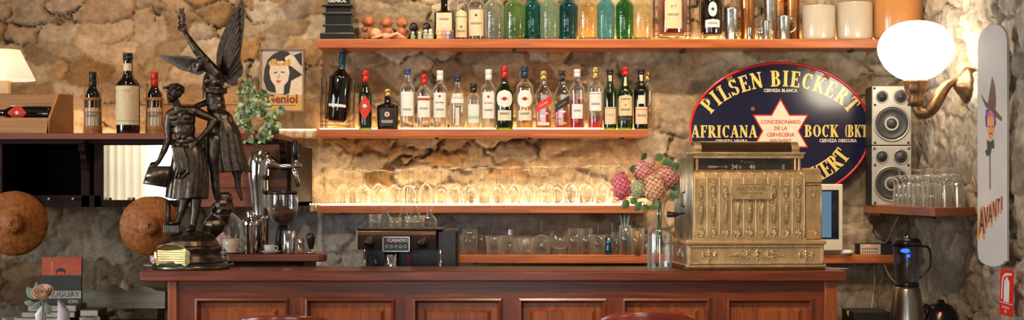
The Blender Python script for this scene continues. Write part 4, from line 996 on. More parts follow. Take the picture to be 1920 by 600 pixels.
MB().box(xw0 - 2 * RS, xw1 + 3 * RS, .052, .25, rz_(296), rz_(291)).build('frieze', BR, reg, bev=.001)
MB().box(xw0 - 5 * RS, xw1 + 6 * RS, .044, .26, rz_(287.5), rz_(284.5)).build('cornice', BR, reg, bev=.001)
q = MB(); n = 62
for k in range(n): x = xw0 - 3 * RS + (xw1 - xw0 + 6 * RS) * (k + .5) / n; q.box(x - 1.1 * RS, x + 1.1 * RS, .047, .06, rz_(291), rz_(287.5))
tag(q.build('dentils', BRO, reg), kind='stuff')
# top sign drum
dp = []
for k in range(9): a = PI * .5 * k / 8; dp.append((.10 - .045 * math.sin(a) * .9, rz_(284.5) + 18 * RS * (1 - 0) * (k / 8)))
drum = [(.055, rz_(284.5)), (.05, rz_(279)), (.058, rz_(272)), (.078, rz_(266)), (.10, rz_(265)), (.16, rz_(265)), (.20, rz_(270)), (.22, rz_(284.5))]
pris(rx(1318), rx(1496), drum, 'top_sign', pbr('smoked_panel', (.05, .025, .015), .12, coat=.8), .001)
for a, b_ in ((1307, 1320), (1494, 1508)):
    pris(rx(a), rx(b_), [(y - (.006 if y < .15 else -.004), z + (.002 if z > rz_(280) else 0)) for y, z in drum], 'top_end_cap', BR, .001)
pris(rx(1302), rx(1307), [(y * .98, z) for y, z in drum], 'top_end_disc', BRLIT, .002)
MB().box(rx(1320), rx(1494), .075, .16, rz_(266), rz_(263.5)).build('top_rail', BR, reg, bev=.001)
# left column (fluted, window reflection in its colour) and right wing
q = MB(); q.box(rx(1291), rx(1302), .035, D - .03, zb0, rz_(286)); q.build('left_side', BRLIT, reg, bev=.002)
q = MB()
for k in range(4): x = rx(1292 + k * 2.9); q.tube([(x, .034, zb0 + .004), (x, .034, rz_(288))], 1.2 * RS, 6)
for k in range(9): y = .05 + k * .03; q.tube([(rx(1290.6), y, zb0 + .006), (rx(1290.6), y, rz_(296))], 1.4 * RS, 6)
q.build('fluting', BRLIT, reg)
q = MB(); q.tube([(rx(1287), .04, rz_(360)), (rx(1281), .035, rz_(362)), (rx(1280), .03, rz_(385)), (rx(1285), .03, rz_(388))], .004, 8); q.build('side_lever', BRD, reg)
q = MB(); q.tube([(rx(1288), .06, rz_(400)), (rx(1276), .055, rz_(402)), (rx(1270), .05, rz_(403)), (rx(1254), .05, rz_(402))], [.004, .005, .010, .012], 12); q.build('crank_handle', pbr('crank_black', (.02, .015, .012), .3), reg)
wp = [(.055, zb0), (.05, zb0 + .006), (.05, rz_(350)), (.06, rz_(343)), (.05, rz_(341)), (.055, rz_(328)), (.075, rz_(317)), (.10, rz_(314)), (D - .03, rz_(314)), (D - .03, zb0)]
pris(rx(1518), rx(1552), wp, 'right_wing', BR, .001)
q = MB(); q.tube([(rx(1519), .049, rz_(346)), (rx(1551), .049, rz_(346))], 1.3 * RS, 6); 
for x in (1520, 1550): q.tube([(rx(x), .049, zb0 + .005), (rx(x), .049, rz_(346))], 1.1 * RS, 6)
q.build('wing_moulding', BRO, reg)
q = MB(); x = rx(1536); u = RS; y = .049
rosette(q, x, rz_(369), 7 * u, y); 
for s in (-1, 1): leaf(q, x, rz_(360), s * .5, 9 * u, 1.6 * u, y); scroll(q, x + s * 4 * u, rz_(360), 3 * u, s, y)
for j in range(9):
    z = rz_(378 + j * 3.6)
    for s in (-1, 1): leaf(q, x, z, s * 1.0, (6.5 - j * .6) * u, 1.2 * u, y)
for j in range(5): leaf(q, x, rz_(443), (j - 2) * .42, 13 * u, 1.6 * u, y)
for s in (-1, 1): scroll(q, x + s * 6 * u, rz_(436), 3.6 * u, s, y); scroll(q, x + s * 5 * u, rz_(446), 3 * u, s, y)
q.build('ornament', BRO, reg)
# base left face: separate panel in the cool-lit colour with palmette, seen obliquely
q = MB(); q.box(rx(1288.6), rx(1290), .02, D - .01, rz_(497), rz_(460)); side = q.build('side_panel', BRLIT, reg, bev=.0004)
q = MB()
for k in range(7):
    a = (k - 3) * .45; rot = Matrix.Rotation(a, 3, 'X'); c = Vector((rx(1288.2), D / 2, rz_(486))) + rot @ Vector((0, 0, .022)); q.ell(c, .002, .005, .02, 6, 6, rot)
for s in (-1, 1): q.ell((rx(1288.2), D / 2 + s * .05, rz_(480)), .0025, .018, .018, 8, 6)
q.build('ornament', BRLIT, side)
reg.rotation_euler = (0, 0, math.radians(4.5))
reg.location.x += .0; reg.location.y += .018
# ================================================================ STATUE
YST = 6.17; SS = YST / F
def S(x, y, d=0): return Vector(((x - 960) * SS, YST - d * SS, Z(y, YST)))
BZ = pbr('bronze', (.085, .064, .047), .32, .85, var=.5, scale=60, bump=.0006, bscale=160, rvar=.1, spec=.6)
BZ2 = pbr('bronze_light', (.14, .12, .095), .30, .85, var=.35, scale=60, bump=.0008, bscale=120)
BSX = pbr('statue_base_bronze', (.10, .10, .085), .28, .8, var=.4, scale=30)
st = thing('bronze_statue', 'dark bronze statue of a winged woman behind a bare-chested youth in apron', 'statue', (S(352, 505).x, YST, ZTOP))
cx = S(358, 0).x
def sz(py): return (505 - py) * SS + ZTOP
q = MB(); q.lathe([(0, ZTOP), (72 * SS, ZTOP), (73 * SS, ZTOP + 3 * SS), (71 * SS, ZTOP + 8 * SS), (66 * SS, ZTOP + 12 * SS), (0, ZTOP + 12 * SS)], 48, (cx, YST, 0)); q.build('base_disc', BSX, st, world=True)
q = MB(); q.lathe([(0, sz(493)), (62 * SS, sz(493)), (61 * SS, sz(489)), (56 * SS, sz(483)), (55 * SS, sz(474)), (58 * SS, sz(469)), (59 * SS, sz(464)), (55 * SS, sz(461)), (0, sz(461))], 48, (cx, YST, 0)); q.build('plinth', BZ, st, world=True)
rk = MB(); 
for k in range(46):
    a = R.uniform(0, 2 * PI); r = R.uniform(0, 44); h = 465 - (1 - (r / 48) ** 2) * 30 * R.uniform(.6, 1.05) - (8 if math.cos(a) > .3 and r < 40 else 0)
    s = R.uniform(9, 15); rk.ell(S(358 + r * math.cos(a), h + s * .5, r * math.sin(a)), s * SS * 1.2, s * SS, s * SS * .75, 8, 6, Matrix.Rotation(R.uniform(-.6, .6), 3, 'Y'))
rk.lathe([(0, sz(464)), (54 * SS, sz(464)), (50 * SS, sz(452)), (38 * SS, sz(440)), (0, sz(434))], 32, (cx, YST, 0))
# rising rocky stump below the winged figure
for k in range(26):
    t = k / 25; s = 19 - 6 * t + R.uniform(-2, 3); rk.ell(S(397 + 12 * math.sin(t * 2.2) + R.uniform(-4, 4) + t * 12, 432 - 62 * t, -12 + R.uniform(-5, 8)), s * SS, s * SS, s * SS * .85, 8, 6)
rk.ell(S(424, 372, -8), 11 * SS, 11 * SS, 13 * SS); rk.ell(S(418, 388, -8), 13 * SS, 11 * SS, 14 * SS)
fuse(rk, 'rock', BZ, st, .0034, 2)
q = MB(); 
for k in range(9):
    a = -1.9 + k * .24; x = 328 + 13 * math.cos(PI * k / 8 + PI); q.box(S(315 + k * 3.2, 0).x, S(317.4 + k * 3.2, 0).x, YST - 38 * SS, YST - 33 * SS, sz(436), sz(423))
q.box(S(315, 0).x, S(343, 0).x, YST - 34 * SS, YST - 10 * SS, sz(437), sz(424)); q.build('cog_wheel', BSX, st, world=True, bev=.001)
q = MB(); q.tube([S(322, 376, 28), S(322, 432, 28)], [4.5 * SS, 5.5 * SS], 4); q.build('post', BZ, st, world=True)
# plaque
pq = []
for k in range(25):
    a = PI * k / 24; rr = 1 + .06 * abs(math.sin(a * 5)); pq.append((334 - 36 * math.cos(a) * rr, 482 - 26 * math.sin(a) ** .7 * rr))
pq += [(371, 490), (362, 497), (334, 499), (306, 497), (298, 490)]
q = MB(); vs = []
for off in (0, 2.5):
    for x, y in pq: vs.append(S(x, y, math.sqrt(max(0, 68 ** 2 - ((x - 358) * .98) ** 2)) - (1.5 if off == 0 else 0) + off))
n = len(pq); q.add(vs, [tuple(range(n)), tuple(range(2 * n - 1, n - 1, -1))] + [(k, k + n, (k + 1) % n + n, (k + 1) % n) for k in range(n)])
GP = pbr('gilt_plaque', (.52, .38, .16), .42, 1., var=.25, scale=50, bump=.001, bscale=90, stretch=(.3, 1, 3))
plq = q.build('plaque', GP, st, world=True, bev=.0008)
q = MB()
for j in range(8):
    y = 462 + j * 4.2; hw = 30 * math.sqrt(max(.05, 1 - ((482 - min(y, 482)) / 28) ** 2))
    q.tube([S(334 + hw * (2 * k / 8 - 1), y, math.sqrt(68 ** 2 - ((334 + hw * (2 * k / 8 - 1) - 358) * .98) ** 2) + 2.7) for k in range(9)], .5 * SS, 5)
q.build('engraved_lines', pbr('plaque_dark', (.16, .11, .05), .7, .2), plq, world=True)
# --- youth
A = MB(); u = SS
def ch_(mb, pts, rad, fl=1.): chain(mb, [S(*p) for p in pts], [r * u for r in rad], 12, fl)
# torso
A.ell(S(346, 226, 19), 25 * u, 14 * u, 22 * u); A.ell(S(349, 244, 18), 21.5 * u, 13.5 * u, 24 * u); A.ell(S(353, 264, 16), 19.5 * u, 13 * u, 15 * u); A.ell(S(356, 282, 15), 23 * u, 16 * u, 16 * u)
A.ell(S(335, 222, 28), 11 * u, 5.5 * u, 7 * u); A.ell(S(355, 221, 28), 11 * u, 5.5 * u, 7 * u)   # chest
for zz in (240, 249, 258): 
    for s in (-1, 1): A.ell(S(346 + s * 5, zz, 27.5), 4.6 * u, 3 * u, 4.4 * u)                    # abdomen
ch_(A, [(340, 210, 18), (337, 200, 20), (333, 190, 22)], [9, 7.5, 7.5])
ch_(A, [(325, 214, 20), (340, 208, 18), (368, 208, 14)], [8.5, 9, 9.5])
# head, looking down to the left
HR = Matrix.Rotation(.25, 3, 'Y')
A.ell(S(331, 177, 24), 12.5 * u, 14 * u, 16 * u, rot=HR); A.ell(S(327, 187, 29), 7.5 * u, 8 * u, 7.5 * u)
ch_(A, [(325, 173, 37), (323, 182, 40)], [1.7, 2.6])    # nose
ch_(A, [(318.5, 174, 35.5), (323, 172, 37), (331, 172.5, 36)], [1.8, 2, 2])  # brow
A.ell(S(325, 187.5, 36.5), 3.2 * u, 1.6 * u, 1.3 * u); A.ell(S(325, 190.5, 36), 2.8 * u, 1.6 * u, 1.2 * u); A.ell(S(325, 195, 34.5), 3.4 * u, 2.6 * u, 2.4 * u)
A.ell(S(343, 180, 22), 2 * u, 3 * u, 4.2 * u)
# hair and cap-like fringe
for k in range(46):
    a = R.uniform(-1.2, 3.6); b_ = R.uniform(-1, 1)
    x = 334 + 14 * math.cos(a) * math.cos(b_ * .9); y = 170 - 11 * math.sin(a) * .9; 
    if y > 176 and x < 336: continue
    A.ell(S(x, y, 20 + 12 * math.sin(b_)), 4.2 * u, 4 * u, 3 * u, 7, 5, Matrix.Rotation(R.uniform(-1, 1), 3, 'Y'))
for k in range(7): A.ell(S(316 + k * 3.4, 167 - 1.4 * k * .6, 33 - k * .4), 3.6 * u, 3.2 * u, 2.8 * u, 7, 5)
# image-left arm hanging, hand on the sheet
ch_(A, [(323, 217, 20), (319.5, 238, 20), (321, 260, 20), (314, 282, 26), (305, 303, 31)], [9, 8.2, 6.6, 6.4, 4.2])
ch_(A, [(305, 303, 31), (299, 309, 33)], [4.4, 5])
for dx, dy, ln in ((-2, 0, 1), (-.5, 1.6, 1.05), (1.5, 3, 1), (3.5, 4.2, .85)):
    ch_(A, [(299 + dx, 309 + dy, 36), (293 + dx, 311 + dy, 39), (288.5 + dx, 315 + dy + 1, 38)], [1.9, 1.7, 1.35])
ch_(A, [(300, 306, 36), (295, 305.5, 40), (291, 308, 41)], [2, 1.7, 1.4])
# image-right arm: out, bent, hand on hip
ch_(A, [(369, 209, 15), (388, 218, 14), (406, 226, 12), (395, 244, 18), (379, 262, 27)], [9.5, 8, 6.8, 6.4, 4.4])
ch_(A, [(379, 262, 27), (374, 268, 31)], [4.4, 5.2])
for k, (dx, dy) in enumerate(((-7, 0), (-6.5, 3.5), (-5, 6.8), (-3, 9.6))):
    ch_(A, [(374, 267 + k * 1.6, 34), (370 + dx * .4, 269 + dy * .8, 36), (367 + dx * .9, 273 + dy, 34.5)], [1.9, 1.7, 1.35])
ch_(A, [(375, 264, 34), (370, 262, 37), (366, 262, 36)], [2, 1.7, 1.4])
# legs below the apron, shoes
ch_(A, [(345, 300, 15), (350, 372, 14), (343, 400, 18), (338, 414, 22)], [14, 10, 7, 6.2]); ch_(A, [(338, 416, 22), (328, 418, 30)], [6, 4.2])
ch_(A, [(368, 300, 12), (370, 372, 10), (368, 402, 12), (364, 424, 14)], [14, 11, 8, 7]); ch_(A, [(364, 426, 14), (360, 430, 30)], [7, 5])
fuse(A, 'youth_figure', BZ, st, .0021, 2)
# apron: draped cone with folds
def drape(rings, nfold, amp, n=72, wave=1.):
    """rings: (cx, y, halfwidth, depth, dcentre)"""
    rg = smooth_pts(rings, 5); vs = []; m = len(rg)
    for j, (cx_, y_, hw, dp_, dc) in enumerate(rg):
        t = j / (m - 1)
        for k in range(n):
            a = 2 * PI * k / n; f = 1 + amp * t ** .7 * (.6 * math.cos(nfold * a + 2.2 * t) + .4 * math.cos((nfold * 2 + 1) * a - 1.3 + 3 * t))
            vs.append(S(cx_ + hw * f * math.cos(a), y_ + wave * 2 * t * math.sin(3 * a + 1), dc - dp_ * f * math.sin(a)))
    fs = [(j * n + k, j * n + (k + 1) % n, (j + 1) * n + (k + 1) % n, (j + 1) * n + k) for j in range(m - 1) for k in range(n)]
    return vs, fs + [tuple(range(n)), tuple(range((m - 1) * n, m * n))[::-1]]
B = MB(); B.add(*drape([(356, 268, 24, 17, 17), (358, 285, 29, 21, 17), (359, 310, 34, 23, 17), (357, 340, 38, 25, 17), (355, 372, 39, 26, 17)], 7, .07))
for k in range(12):   # knotted cloth rolled round the waist
    t = k / 11; B.ell(S(332 + 40 * t, 275 + 4 * math.sin(k * 1.7) + 4 * t, 36 - 18 * (t - .4) ** 2 * 2), 5 * u, 4 * u, 5.5 * u, 8, 6, Matrix.Rotation(.9, 3, 'Y'))
for k in range(5): ch_(B, [(334 + k * 4, 278, 38), (338 + k * 5, 298, 42), (344 + k * 4.4, 318 + 5 * math.sin(k * 2.), 43), (338 + k * 3, 330 + 4 * math.cos(k * 3.), 42)], [3.4, 3.8, 3, 1.6])
fuse(B, 'apron', BZ, st, .0024, 1)
# sheet held low in his hand
q = MB()
q.grid(lambda uu, v: S(287 + 42 * uu + v * (-6 + 0 * uu) - 4 * v * v, 312 + 34 * v + 6 * math.sin(v * 5) * (1 - uu) * .3 + 6 * uu * v, 34 + 9 * math.sin(v * PI * 1.1) + 6 * math.sin(uu * 4) - (12 * (v - .8) if v > .8 else 0) * -2), 14, 14)
q.build('held_sheet', BZ2, st, world=True, solid=.0025)
# --- winged woman
W = MB()
W.ell(S(398, 152, -14), 21 * u, 13.5 * u, 23 * u); W.ell(S(400, 174, -14), 18.5 * u, 13 * u, 24 * u); W.ell(S(402, 190, -14), 17.5 * u, 12.5 * u, 22 * u); W.ell(S(403, 202, -14), 18.5 * u, 13 * u, 18 * u); W.ell(S(411, 226, -14), 25 * u, 17 * u, 22 * u); W.ell(S(416, 250, -14), 27 * u, 18 * u, 24 * u)
W.ell(S(389, 152, -5), 8 * u, 6 * u, 8 * u); W.ell(S(406, 153, -4), 8 * u, 6 * u, 8 * u)
for j in range(3): ch_(W, [(380, 160 + j * 3.5, -4), (392, 168 + j * 2.5, 0), (408, 169 + j * 3, 0), (422, 165 + j * 4, -10)], [2.2, 2, 2, 2.4])   # sash
ch_(W, [(384, 160, 0), (382, 172, 1), (381, 184, 0)], [2, 1.7, 1.2])
ch_(W, [(396, 138, -14), (388, 130, -12), (380, 124, -9)], [9, 7, 7])
W.ell(S(376, 120, -7), 11 * u, 11 * u, 13 * u, rot=Matrix.Rotation(.5, 3, 'Y')); W.ell(S(371, 128, -4), 6.5 * u, 6.5 * u, 6 * u)
ch_(W, [(367, 119, -1), (364.5, 125, 1)], [1.6, 2]); W.ell(S(368, 130.5, 0), 2.6 * u, 1.8 * u, 1.2 * u); W.ell(S(369, 134, -1), 3 * u, 2.4 * u, 2 * u)
for k in range(34):
    a = R.uniform(-.3, 3.0); W.ell(S(379 + 12 * math.cos(a), 116 - 9 * math.sin(a), -8 + R.uniform(-9, 9)), 4 * u, 4 * u, 3 * u, 7, 5, Matrix.Rotation(R.uniform(-1, 1), 3, 'Y'))
W.ell(S(391, 122, -14), 7 * u, 7 * u, 6 * u)
# raised arm
ch_(W, [(404, 138, -10), (388, 118, -6), (368, 94, -2), (357, 76, 0), (350, 64, 2)], [11.5, 9.5, 7.8, 5.6, 3.9])
ch_(W, [(350, 64, 2), (346, 57, 3)], [4, 4.8])
for k, dx in enumerate((-4, -1.2, 1.6, 4.2)): ch_(W, [(346 + dx * .6, 56, 5), (344.5 + dx, 49, 7), (345.5 + dx * .9, 44 + abs(dx) * .6, 4)], [1.9, 1.6, 1.3])
ch_(W, [(349, 58, 5), (351.5, 53, 8), (349, 49, 8)], [2, 1.7, 1.4])
# other arm reaching round the youth's shoulder
ch_(W, [(388, 152, -20), (389, 176, -20), (387, 190, -14), (372, 198, 2), (360, 206, 14)], [8.5, 7.5, 6.2, 5.6, 4.2])
ch_(W, [(360, 206, 14), (354, 209, 20)], [4.2, 4.2])
for k in range(4): ch_(W, [(355, 207 + k * 2, 22), (350, 209 + k * 2.4, 29), (347, 213 + k * 2.6, 33)], [1.8, 1.6, 1.3])
# legs
ch_(W, [(404, 262, -4), (400, 296, 0), (402, 322, 0), (404, 350, -2), (408, 376, -4)], [16, 13, 9, 8.5, 5.6]); ch_(W, [(408, 378, -4), (400, 390, 6), (396, 395, 10)], [5.4, 4.6, 3.2])
ch_(W, [(424, 262, -20), (434, 300, -24), (441, 330, -26), (442, 352, -26)], [16, 13, 8.5, 6.2]); ch_(W, [(442, 352, -26), (447, 366, -24), (449, 374, -23)], [5.2, 4.2, 3])
fuse(W, 'winged_figure', BZ, st, .0021, 2)
K = MB(); K.add(*drape([(408, 212, 19, 14, -14), (416, 240, 29, 20, -14), (420, 270, 33, 22, -15), (424, 298, 35, 24, -16), (430, 322, 39, 25, -18)], 9, .09))
for k in range(7): ch_(K, [(430, 220 + k, -6), (444 - k * 3, 262, -2), (452 - k * 5, 300, 0), (462 - k * 9, 325 - k, -4)], [3, 3.4, 3.4, 1.8])
ch_(K, [(444, 290, -10), (456, 308, -12), (465, 319, -13)], [7, 6, 3]); ch_(K, [(392, 222, -6), (386, 262, -2), (386, 292, -4), (392, 304, -6)], [3, 5, 5, 2.5])
fuse(K, 'draped_skirt', BZ, st, .0024, 1)
# wings
def wing(poly, feathers, name, m, d0, th):
    mb = MB(); n = len(poly); poly = smooth_pts(poly + poly[:1], 3)[:-1]; n = len(poly)
    vs = [S(x, y, d0 + th * 0) for x, y in poly] + [S(x, y, d0 - th) for x, y in poly]
    mb.add(vs, [tuple(range(n)), tuple(range(2 * n - 1, n - 1, -1))] + [(k, k + n, (k + 1) % n + n, (k + 1) % n) for k in range(n)])
    wg = mb.build(name, m, st, world=True)
    f = MB()
    for pts, r in feathers: f.tube([S(x, y, d0 + .5) for x, y in pts], [r * u * q for q in (.5, .9, .95, .7, .25)], 8, flat=.35)
    f.build('feathers', m, wg, world=True)
ft = []
for k in range(9):
    t = k / 8; x1 = 446.5 + 1.5 * t; y1 = 12 + t * 112; x0 = 410 + t * 12; y0 = 128 + t * 20
    ft.append(([(x0, y0), (x0 + (x1 - x0) * .35 - 4 * (1 - t), y0 + (y1 - y0) * .35), (x0 + (x1 - x0) * .65 - 2 * (1 - t), y0 + (y1 - y0) * .65), (x0 + (x1 - x0) * .88, y0 + (y1 - y0) * .88), (x1, y1)], 4.4))
wing([(447, -3), (453, 6), (453, 40), (449, 80), (446, 105), (451, 124), (449, 140), (441, 146), (441, 156), (430, 159), (414, 150), (404, 136), (401, 112), (403, 90), (411, 65), (424, 38), (438, 14)], ft, 'right_wing', BZ, -24, 5)
ft = []
for k in range(11):
    t = k / 10; x0 = 372 - t * 18; y0 = 112 + t * 4; x1 = 300 + t * 52; y1 = 103 + t * 30
    ft.append(([(x0, y0), (x0 + (x1 - x0) * .35, y0 + (y1 - y0) * .3), (x0 + (x1 - x0) * .65, y0 + (y1 - y0) * .6), (x0 + (x1 - x0) * .88, y0 + (y1 - y0) * .85), (x1, y1)], 3))
wing([(293, 101), (320, 103), (345, 103), (364, 108), (376, 118), (378, 134), (366, 139), (352, 134), (336, 130), (324, 123), (310, 115), (300, 108)], ft, 'left_wing', BZ2, -18, 5)
# laurel branch
q = MB(); q.tube([S(350, 66, 8), S(345, 52, 8), S(343, 34, 7), S(341, 17, 6)], [1.3 * u, 1.2 * u, 1 * u, .6 * u], 6)
for k in range(30):
    y = 18 + k * 1.35; s = (-1) ** k; c = S(342.5 + s * R.uniform(3, 6.5) * (.5 + k / 40), y + R.uniform(-1, 1), R.uniform(3, 14)); q.ell(c, 1.7 * u, 1.2 * u, 4.2 * u, 6, 6, Matrix.Rotation(s * R.uniform(.3, .8), 3, 'Y'))
q.build('laurel_branch', BZ2, st, world=True)
# ================================================================ ENAMEL SIGN
NAVY = pbr('enamel_navy', (.005, .005, .028), .22, var=.1, coat=.6); ERED = pbr('enamel_red', (.55, .02, .03), .2, var=.05, coat=.5)
EYEL = pbr('enamel_yellow', (.80, .58, .16), .25, var=.05, coat=.4); ECRM = pbr('enamel_cream', (.76, .66, .52), .25, var=.05, coat=.4); RUST = pbr('rust_chip', (.20, .08, .03), .8, var=.4, scale=80)
YSG = 7.40; sg_ = thing('enamel_sign', 'oval navy enamel beer sign with red rim and yellow lettering', 'sign', P(1463, 246, YSG)); UG = YSG / F
def oval(mb, rx_, rz0, y, mi=0, n=96, dome=.012):
    mb.grid(lambda u, v: Vector((rx_ * v * math.cos(2 * PI * u), y - dome * (1 - v * v), rz0 * v * math.sin(2 * PI * u))), n, 8, mi)
A_, B_ = 170 * UG, 129 * UG
q = MB(); n = 96; dome = .010
q.grid(lambda u, v: Vector((A_ * v * math.cos(2 * PI * u), .004 - dome * (1 - v ** 2), B_ * v * math.sin(2 * PI * u))), n, 10)
q.grid(lambda u, v: Vector((A_ * v * math.cos(-2 * PI * u), .010, B_ * v * math.sin(-2 * PI * u))), n, 1)
q.build('enamel_plate', NAVY, sg_)
q = MB(); q.tube([((A_ - 1.6 * UG) * math.cos(2 * PI * k / n), .003, (B_ - 1.6 * UG) * math.sin(2 * PI * k / n)) for k in range(n + 1)], 2.6 * UG, 6, flat=.8, cap=False); q.build('rim', ERED, sg_)
def sy_(x, z): return .004 - dome * (1 - min(1, (x / A_) ** 2 + (z / B_) ** 2)) - .0012
# slab-serif lettering: strokes in a unit box (width w, height 1)
def stroke(x0, y0, x1, y1, w): 
    d = Vector((x1 - x0, y1 - y0)); l = d.length; nrm = Vector((-d.y, d.x)) / l * w / 2; m = max(1, int(l / .25)); out = []
    for k in range(m):
        a = Vector((x0, y0)) + d * k / m; b = Vector((x0, y0)) + d * (k + 1) / m
        out.append([tuple(a - nrm), tuple(a + nrm), tuple(b + nrm), tuple(b - nrm)])
    return out
def arc(cx, cy_, rx0, ry0, a0, a1, w0, w1=None):
    """bowl whose thickness swells to w1 midway"""
    w1 = w1 or w0; out = []; m = 12
    for k in range(m):
        def pt(t, s):
            a = math.radians(a0 + (a1 - a0) * t); w = w0 + (w1 - w0) * abs(math.cos(a)); return (cx + (rx0 - s * w) * math.cos(a), cy_ + (ry0 - s * w * .75) * math.sin(a))
        t0, t1 = k / m, (k + 1) / m; out.append([pt(t0, 0), pt(t1, 0), pt(t1, 1), pt(t0, 1)])
    return out
T_, H_, SF = .21, .10, .075
def serif(x, y, w=.36): return stroke(x - w / 2, y, x + w / 2, y, SF)
def st_(x, y0=0., y1=1., s=True): return stroke(x, y0, x, y1, T_) + (serif(x, y0 + SF / 2) + serif(x, y1 - SF / 2) if s else [])
GLY = {
 'P': (.66, lambda: st_(.2) + arc(.34, .72, .30, .28, -90, 90, .08, T_) + stroke(.2, .96, .36, .96, .08) + stroke(.2, .48, .36, .48, .08)),
 'R': (.74, lambda: st_(.2) + arc(.34, .74, .28, .26, -90, 90, .08, T_) + stroke(.2, .96, .36, .96, .08) + stroke(.2, .5, .36, .5, .08) + stroke(.38, .5, .62, .06, T_) + serif(.66, SF / 2, .24)),
 'B': (.70, lambda: st_(.2) + arc(.34, .75, .26, .25, -90, 90, .07, T_) + arc(.34, .27, .31, .27, -90, 90, .07, T_) + stroke(.2, .965, .36, .965, .07) + stroke(.2, .52, .36, .52, .07) + stroke(.2, .035, .36, .035, .07)),
 'I': (.42, lambda: st_(.21)),
 'L': (.62, lambda: st_(.2) + stroke(.2, .04, .58, .04, .08) + stroke(.56, .0, .56, .3, .08)),
 'E': (.66, lambda: st_(.2) + stroke(.2, .04, .6, .04, .08) + stroke(.2, .96, .58, .96, .08) + stroke(.2, .5, .44, .5, .08) + stroke(.59, .0, .59, .28, .08) + stroke(.57, .74, .57, 1., .08) + stroke(.45, .38, .45, .62, .07)),
 'F': (.62, lambda: st_(.2) + stroke(.2, .96, .58, .96, .08) + stroke(.2, .5, .44, .5, .08) + stroke(.57, .72, .57, 1., .08) + stroke(.45, .38, .45, .62, .07)),
 'T': (.66, lambda: st_(.33) + stroke(.04, .96, .62, .96, .08) + stroke(.06, .7, .06, 1., .08) + stroke(.60, .7, .60, 1., .08)),
 'N': (.76, lambda: stroke(.14, 0, .14, 1, .09) + stroke(.62, 0, .62, 1, .09) + stroke(.14, .97, .62, .06, T_) + serif(.14, SF / 2, .26) + serif(.12, 1 - SF / 2, .24) + serif(.62, 1 - SF / 2, .26)),
 'A': (.76, lambda: stroke(.12, .0, .37, 1, .09) + stroke(.62, .0, .37, 1, T_) + stroke(.2, .33, .52, .33, .08) + serif(.12, SF / 2, .26) + serif(.63, SF / 2, .3)),
 'K': (.74, lambda: st_(.2) + stroke(.26, .42, .6, .95, .09) + stroke(.36, .56, .62, .05, T_) + serif(.62, 1 - SF / 2, .26) + serif(.64, SF / 2, .26)),
 'C': (.68, lambda: arc(.38, .5, .34, .5, 50, 310, .09, T_) + stroke(.6, .68, .6, 1., .08)),
 'S': (.58, lambda: arc(.29, .74, .25, .26, 20, 270, .09, T_ * .9) + arc(.29, .27, .27, .27, -160, 90, .09, T_ * .9) + stroke(.51, .72, .51, .99, .07) + stroke(.05, .01, .05, .28, .07)),
 'O': (.74, lambda: arc(.37, .5, .35, .5, 0, 360, .09, T_)),
 '(': (.30, lambda: arc(.36, .5, .26, .62, 125, 235, .09, .12)), ')': (.30, lambda: arc(-.06, .5, .26, .62, -55, 55, .09, .12)), ' ': (.34, lambda: [])}
def slab(mb, s, h, fn, mi, sp=.03, sx=1.):
    """fn(x along baseline centred, y above baseline, letter centre x)"""
    tot = sum((GLY[c][0] + sp) * sx * h for c in s); x = -tot / 2
    for c in s:
        w, g = GLY[c]; cx = x + w * sx * h / 2
        for qd in g(): mb.add([fn(x + a * sx * h, b * h, cx) for a, b in qd], [(0, 1, 2, 3)], mi)
        x += (w + sp) * sx * h
    return tot
def arc_fn(rxm, rzm, cz=0, up=True):
    """letters set radially along an ellipse, x is arc length about the top (or bottom) point"""
    tab = []; L_ = 0; pa = None
    for k in range(-400, 401):
        a = k / 400 * 1.45; p = (rxm * math.sin(a), (rzm * math.cos(a) if up else -rzm * math.cos(a)) + cz)
        if pa: L_ += math.hypot(p[0] - pa[0], p[1] - pa[1])
        tab.append((L_, p[0], p[1])); pa = p
    mid = tab[400][0]; ls = [t[0] - mid for t in tab]
    def f(x, y, cx):
        px_, pz_ = np.interp(cx, ls, [t[1] for t in tab]), np.interp(cx, ls, [t[2] for t in tab])
        e = .004; p2 = (np.interp(cx + e, ls, [t[1] for t in tab]), np.interp(cx + e, ls, [t[2] for t in tab]))
        tx, tz = p2[0] - px_, p2[1] - pz_; l = math.hypot(tx, tz); tx /= l; tz /= l
        X_, Z_ = px_ + tx * (x - cx) - tz * y, pz_ + tz * (x - cx) + tx * y
        return (X_, sy_(X_, Z_), Z_)
    return f
q = MB(); slab(q, 'PILSEN BIECKERT', 30 * UG, arc_fn(140 * UG, 84 * UG, 0), 0, .06, .95)
q.build('lettering', EYEL, sg_)
flat = lambda X0, Z0: (lambda x, y, c=0: (X0 + x, sy_(X0 + x, Z0 + y), Z0 + y))
q = MB(); slab(q, 'AFRICANA', 23 * UG, flat(-105 * UG, -12 * UG), 0, .05, .92); q.build('lettering', EYEL, sg_)
q = MB(); slab(q, 'BOCK', 23 * UG, flat(77 * UG, -11 * UG), 0, .05, .92); slab(q, '(BKT)', 23 * UG, flat(145 * UG, -11 * UG), 0, .03, .76); q.build('lettering', EYEL, sg_)
q = MB(); slab(q, 'PORTER BIECKERT', 30 * UG, arc_fn(146 * UG, 108 * UG, 0, False), 0, .06, .95); q.build('lettering', EYEL, sg_)
for s_, x, z, sz_, b_ in (('CERVEZA BLANCA', 0, 76, 8.2, .03), ('CERVEZA NEGRA', -92, -19, 8.5, .03), ('CERVEZA OBSCURA', 108, -18, 8.5, .03)):
    q = MB(); f = flat(x * UG, z * UG); put_text(q, s_, sz_ * UG, lambda a, b: f(a, b), 0, b_, 1.05, .88); q.build('small_lettering', ECRM, sg_)
def star(r, k): return [((r if i % 2 == 0 else r * .577) * math.sin(PI / 6 * i) * .98, (r if i % 2 == 0 else r * .577) * math.cos(PI / 6 * i) * 1.0) for i in range(12)]
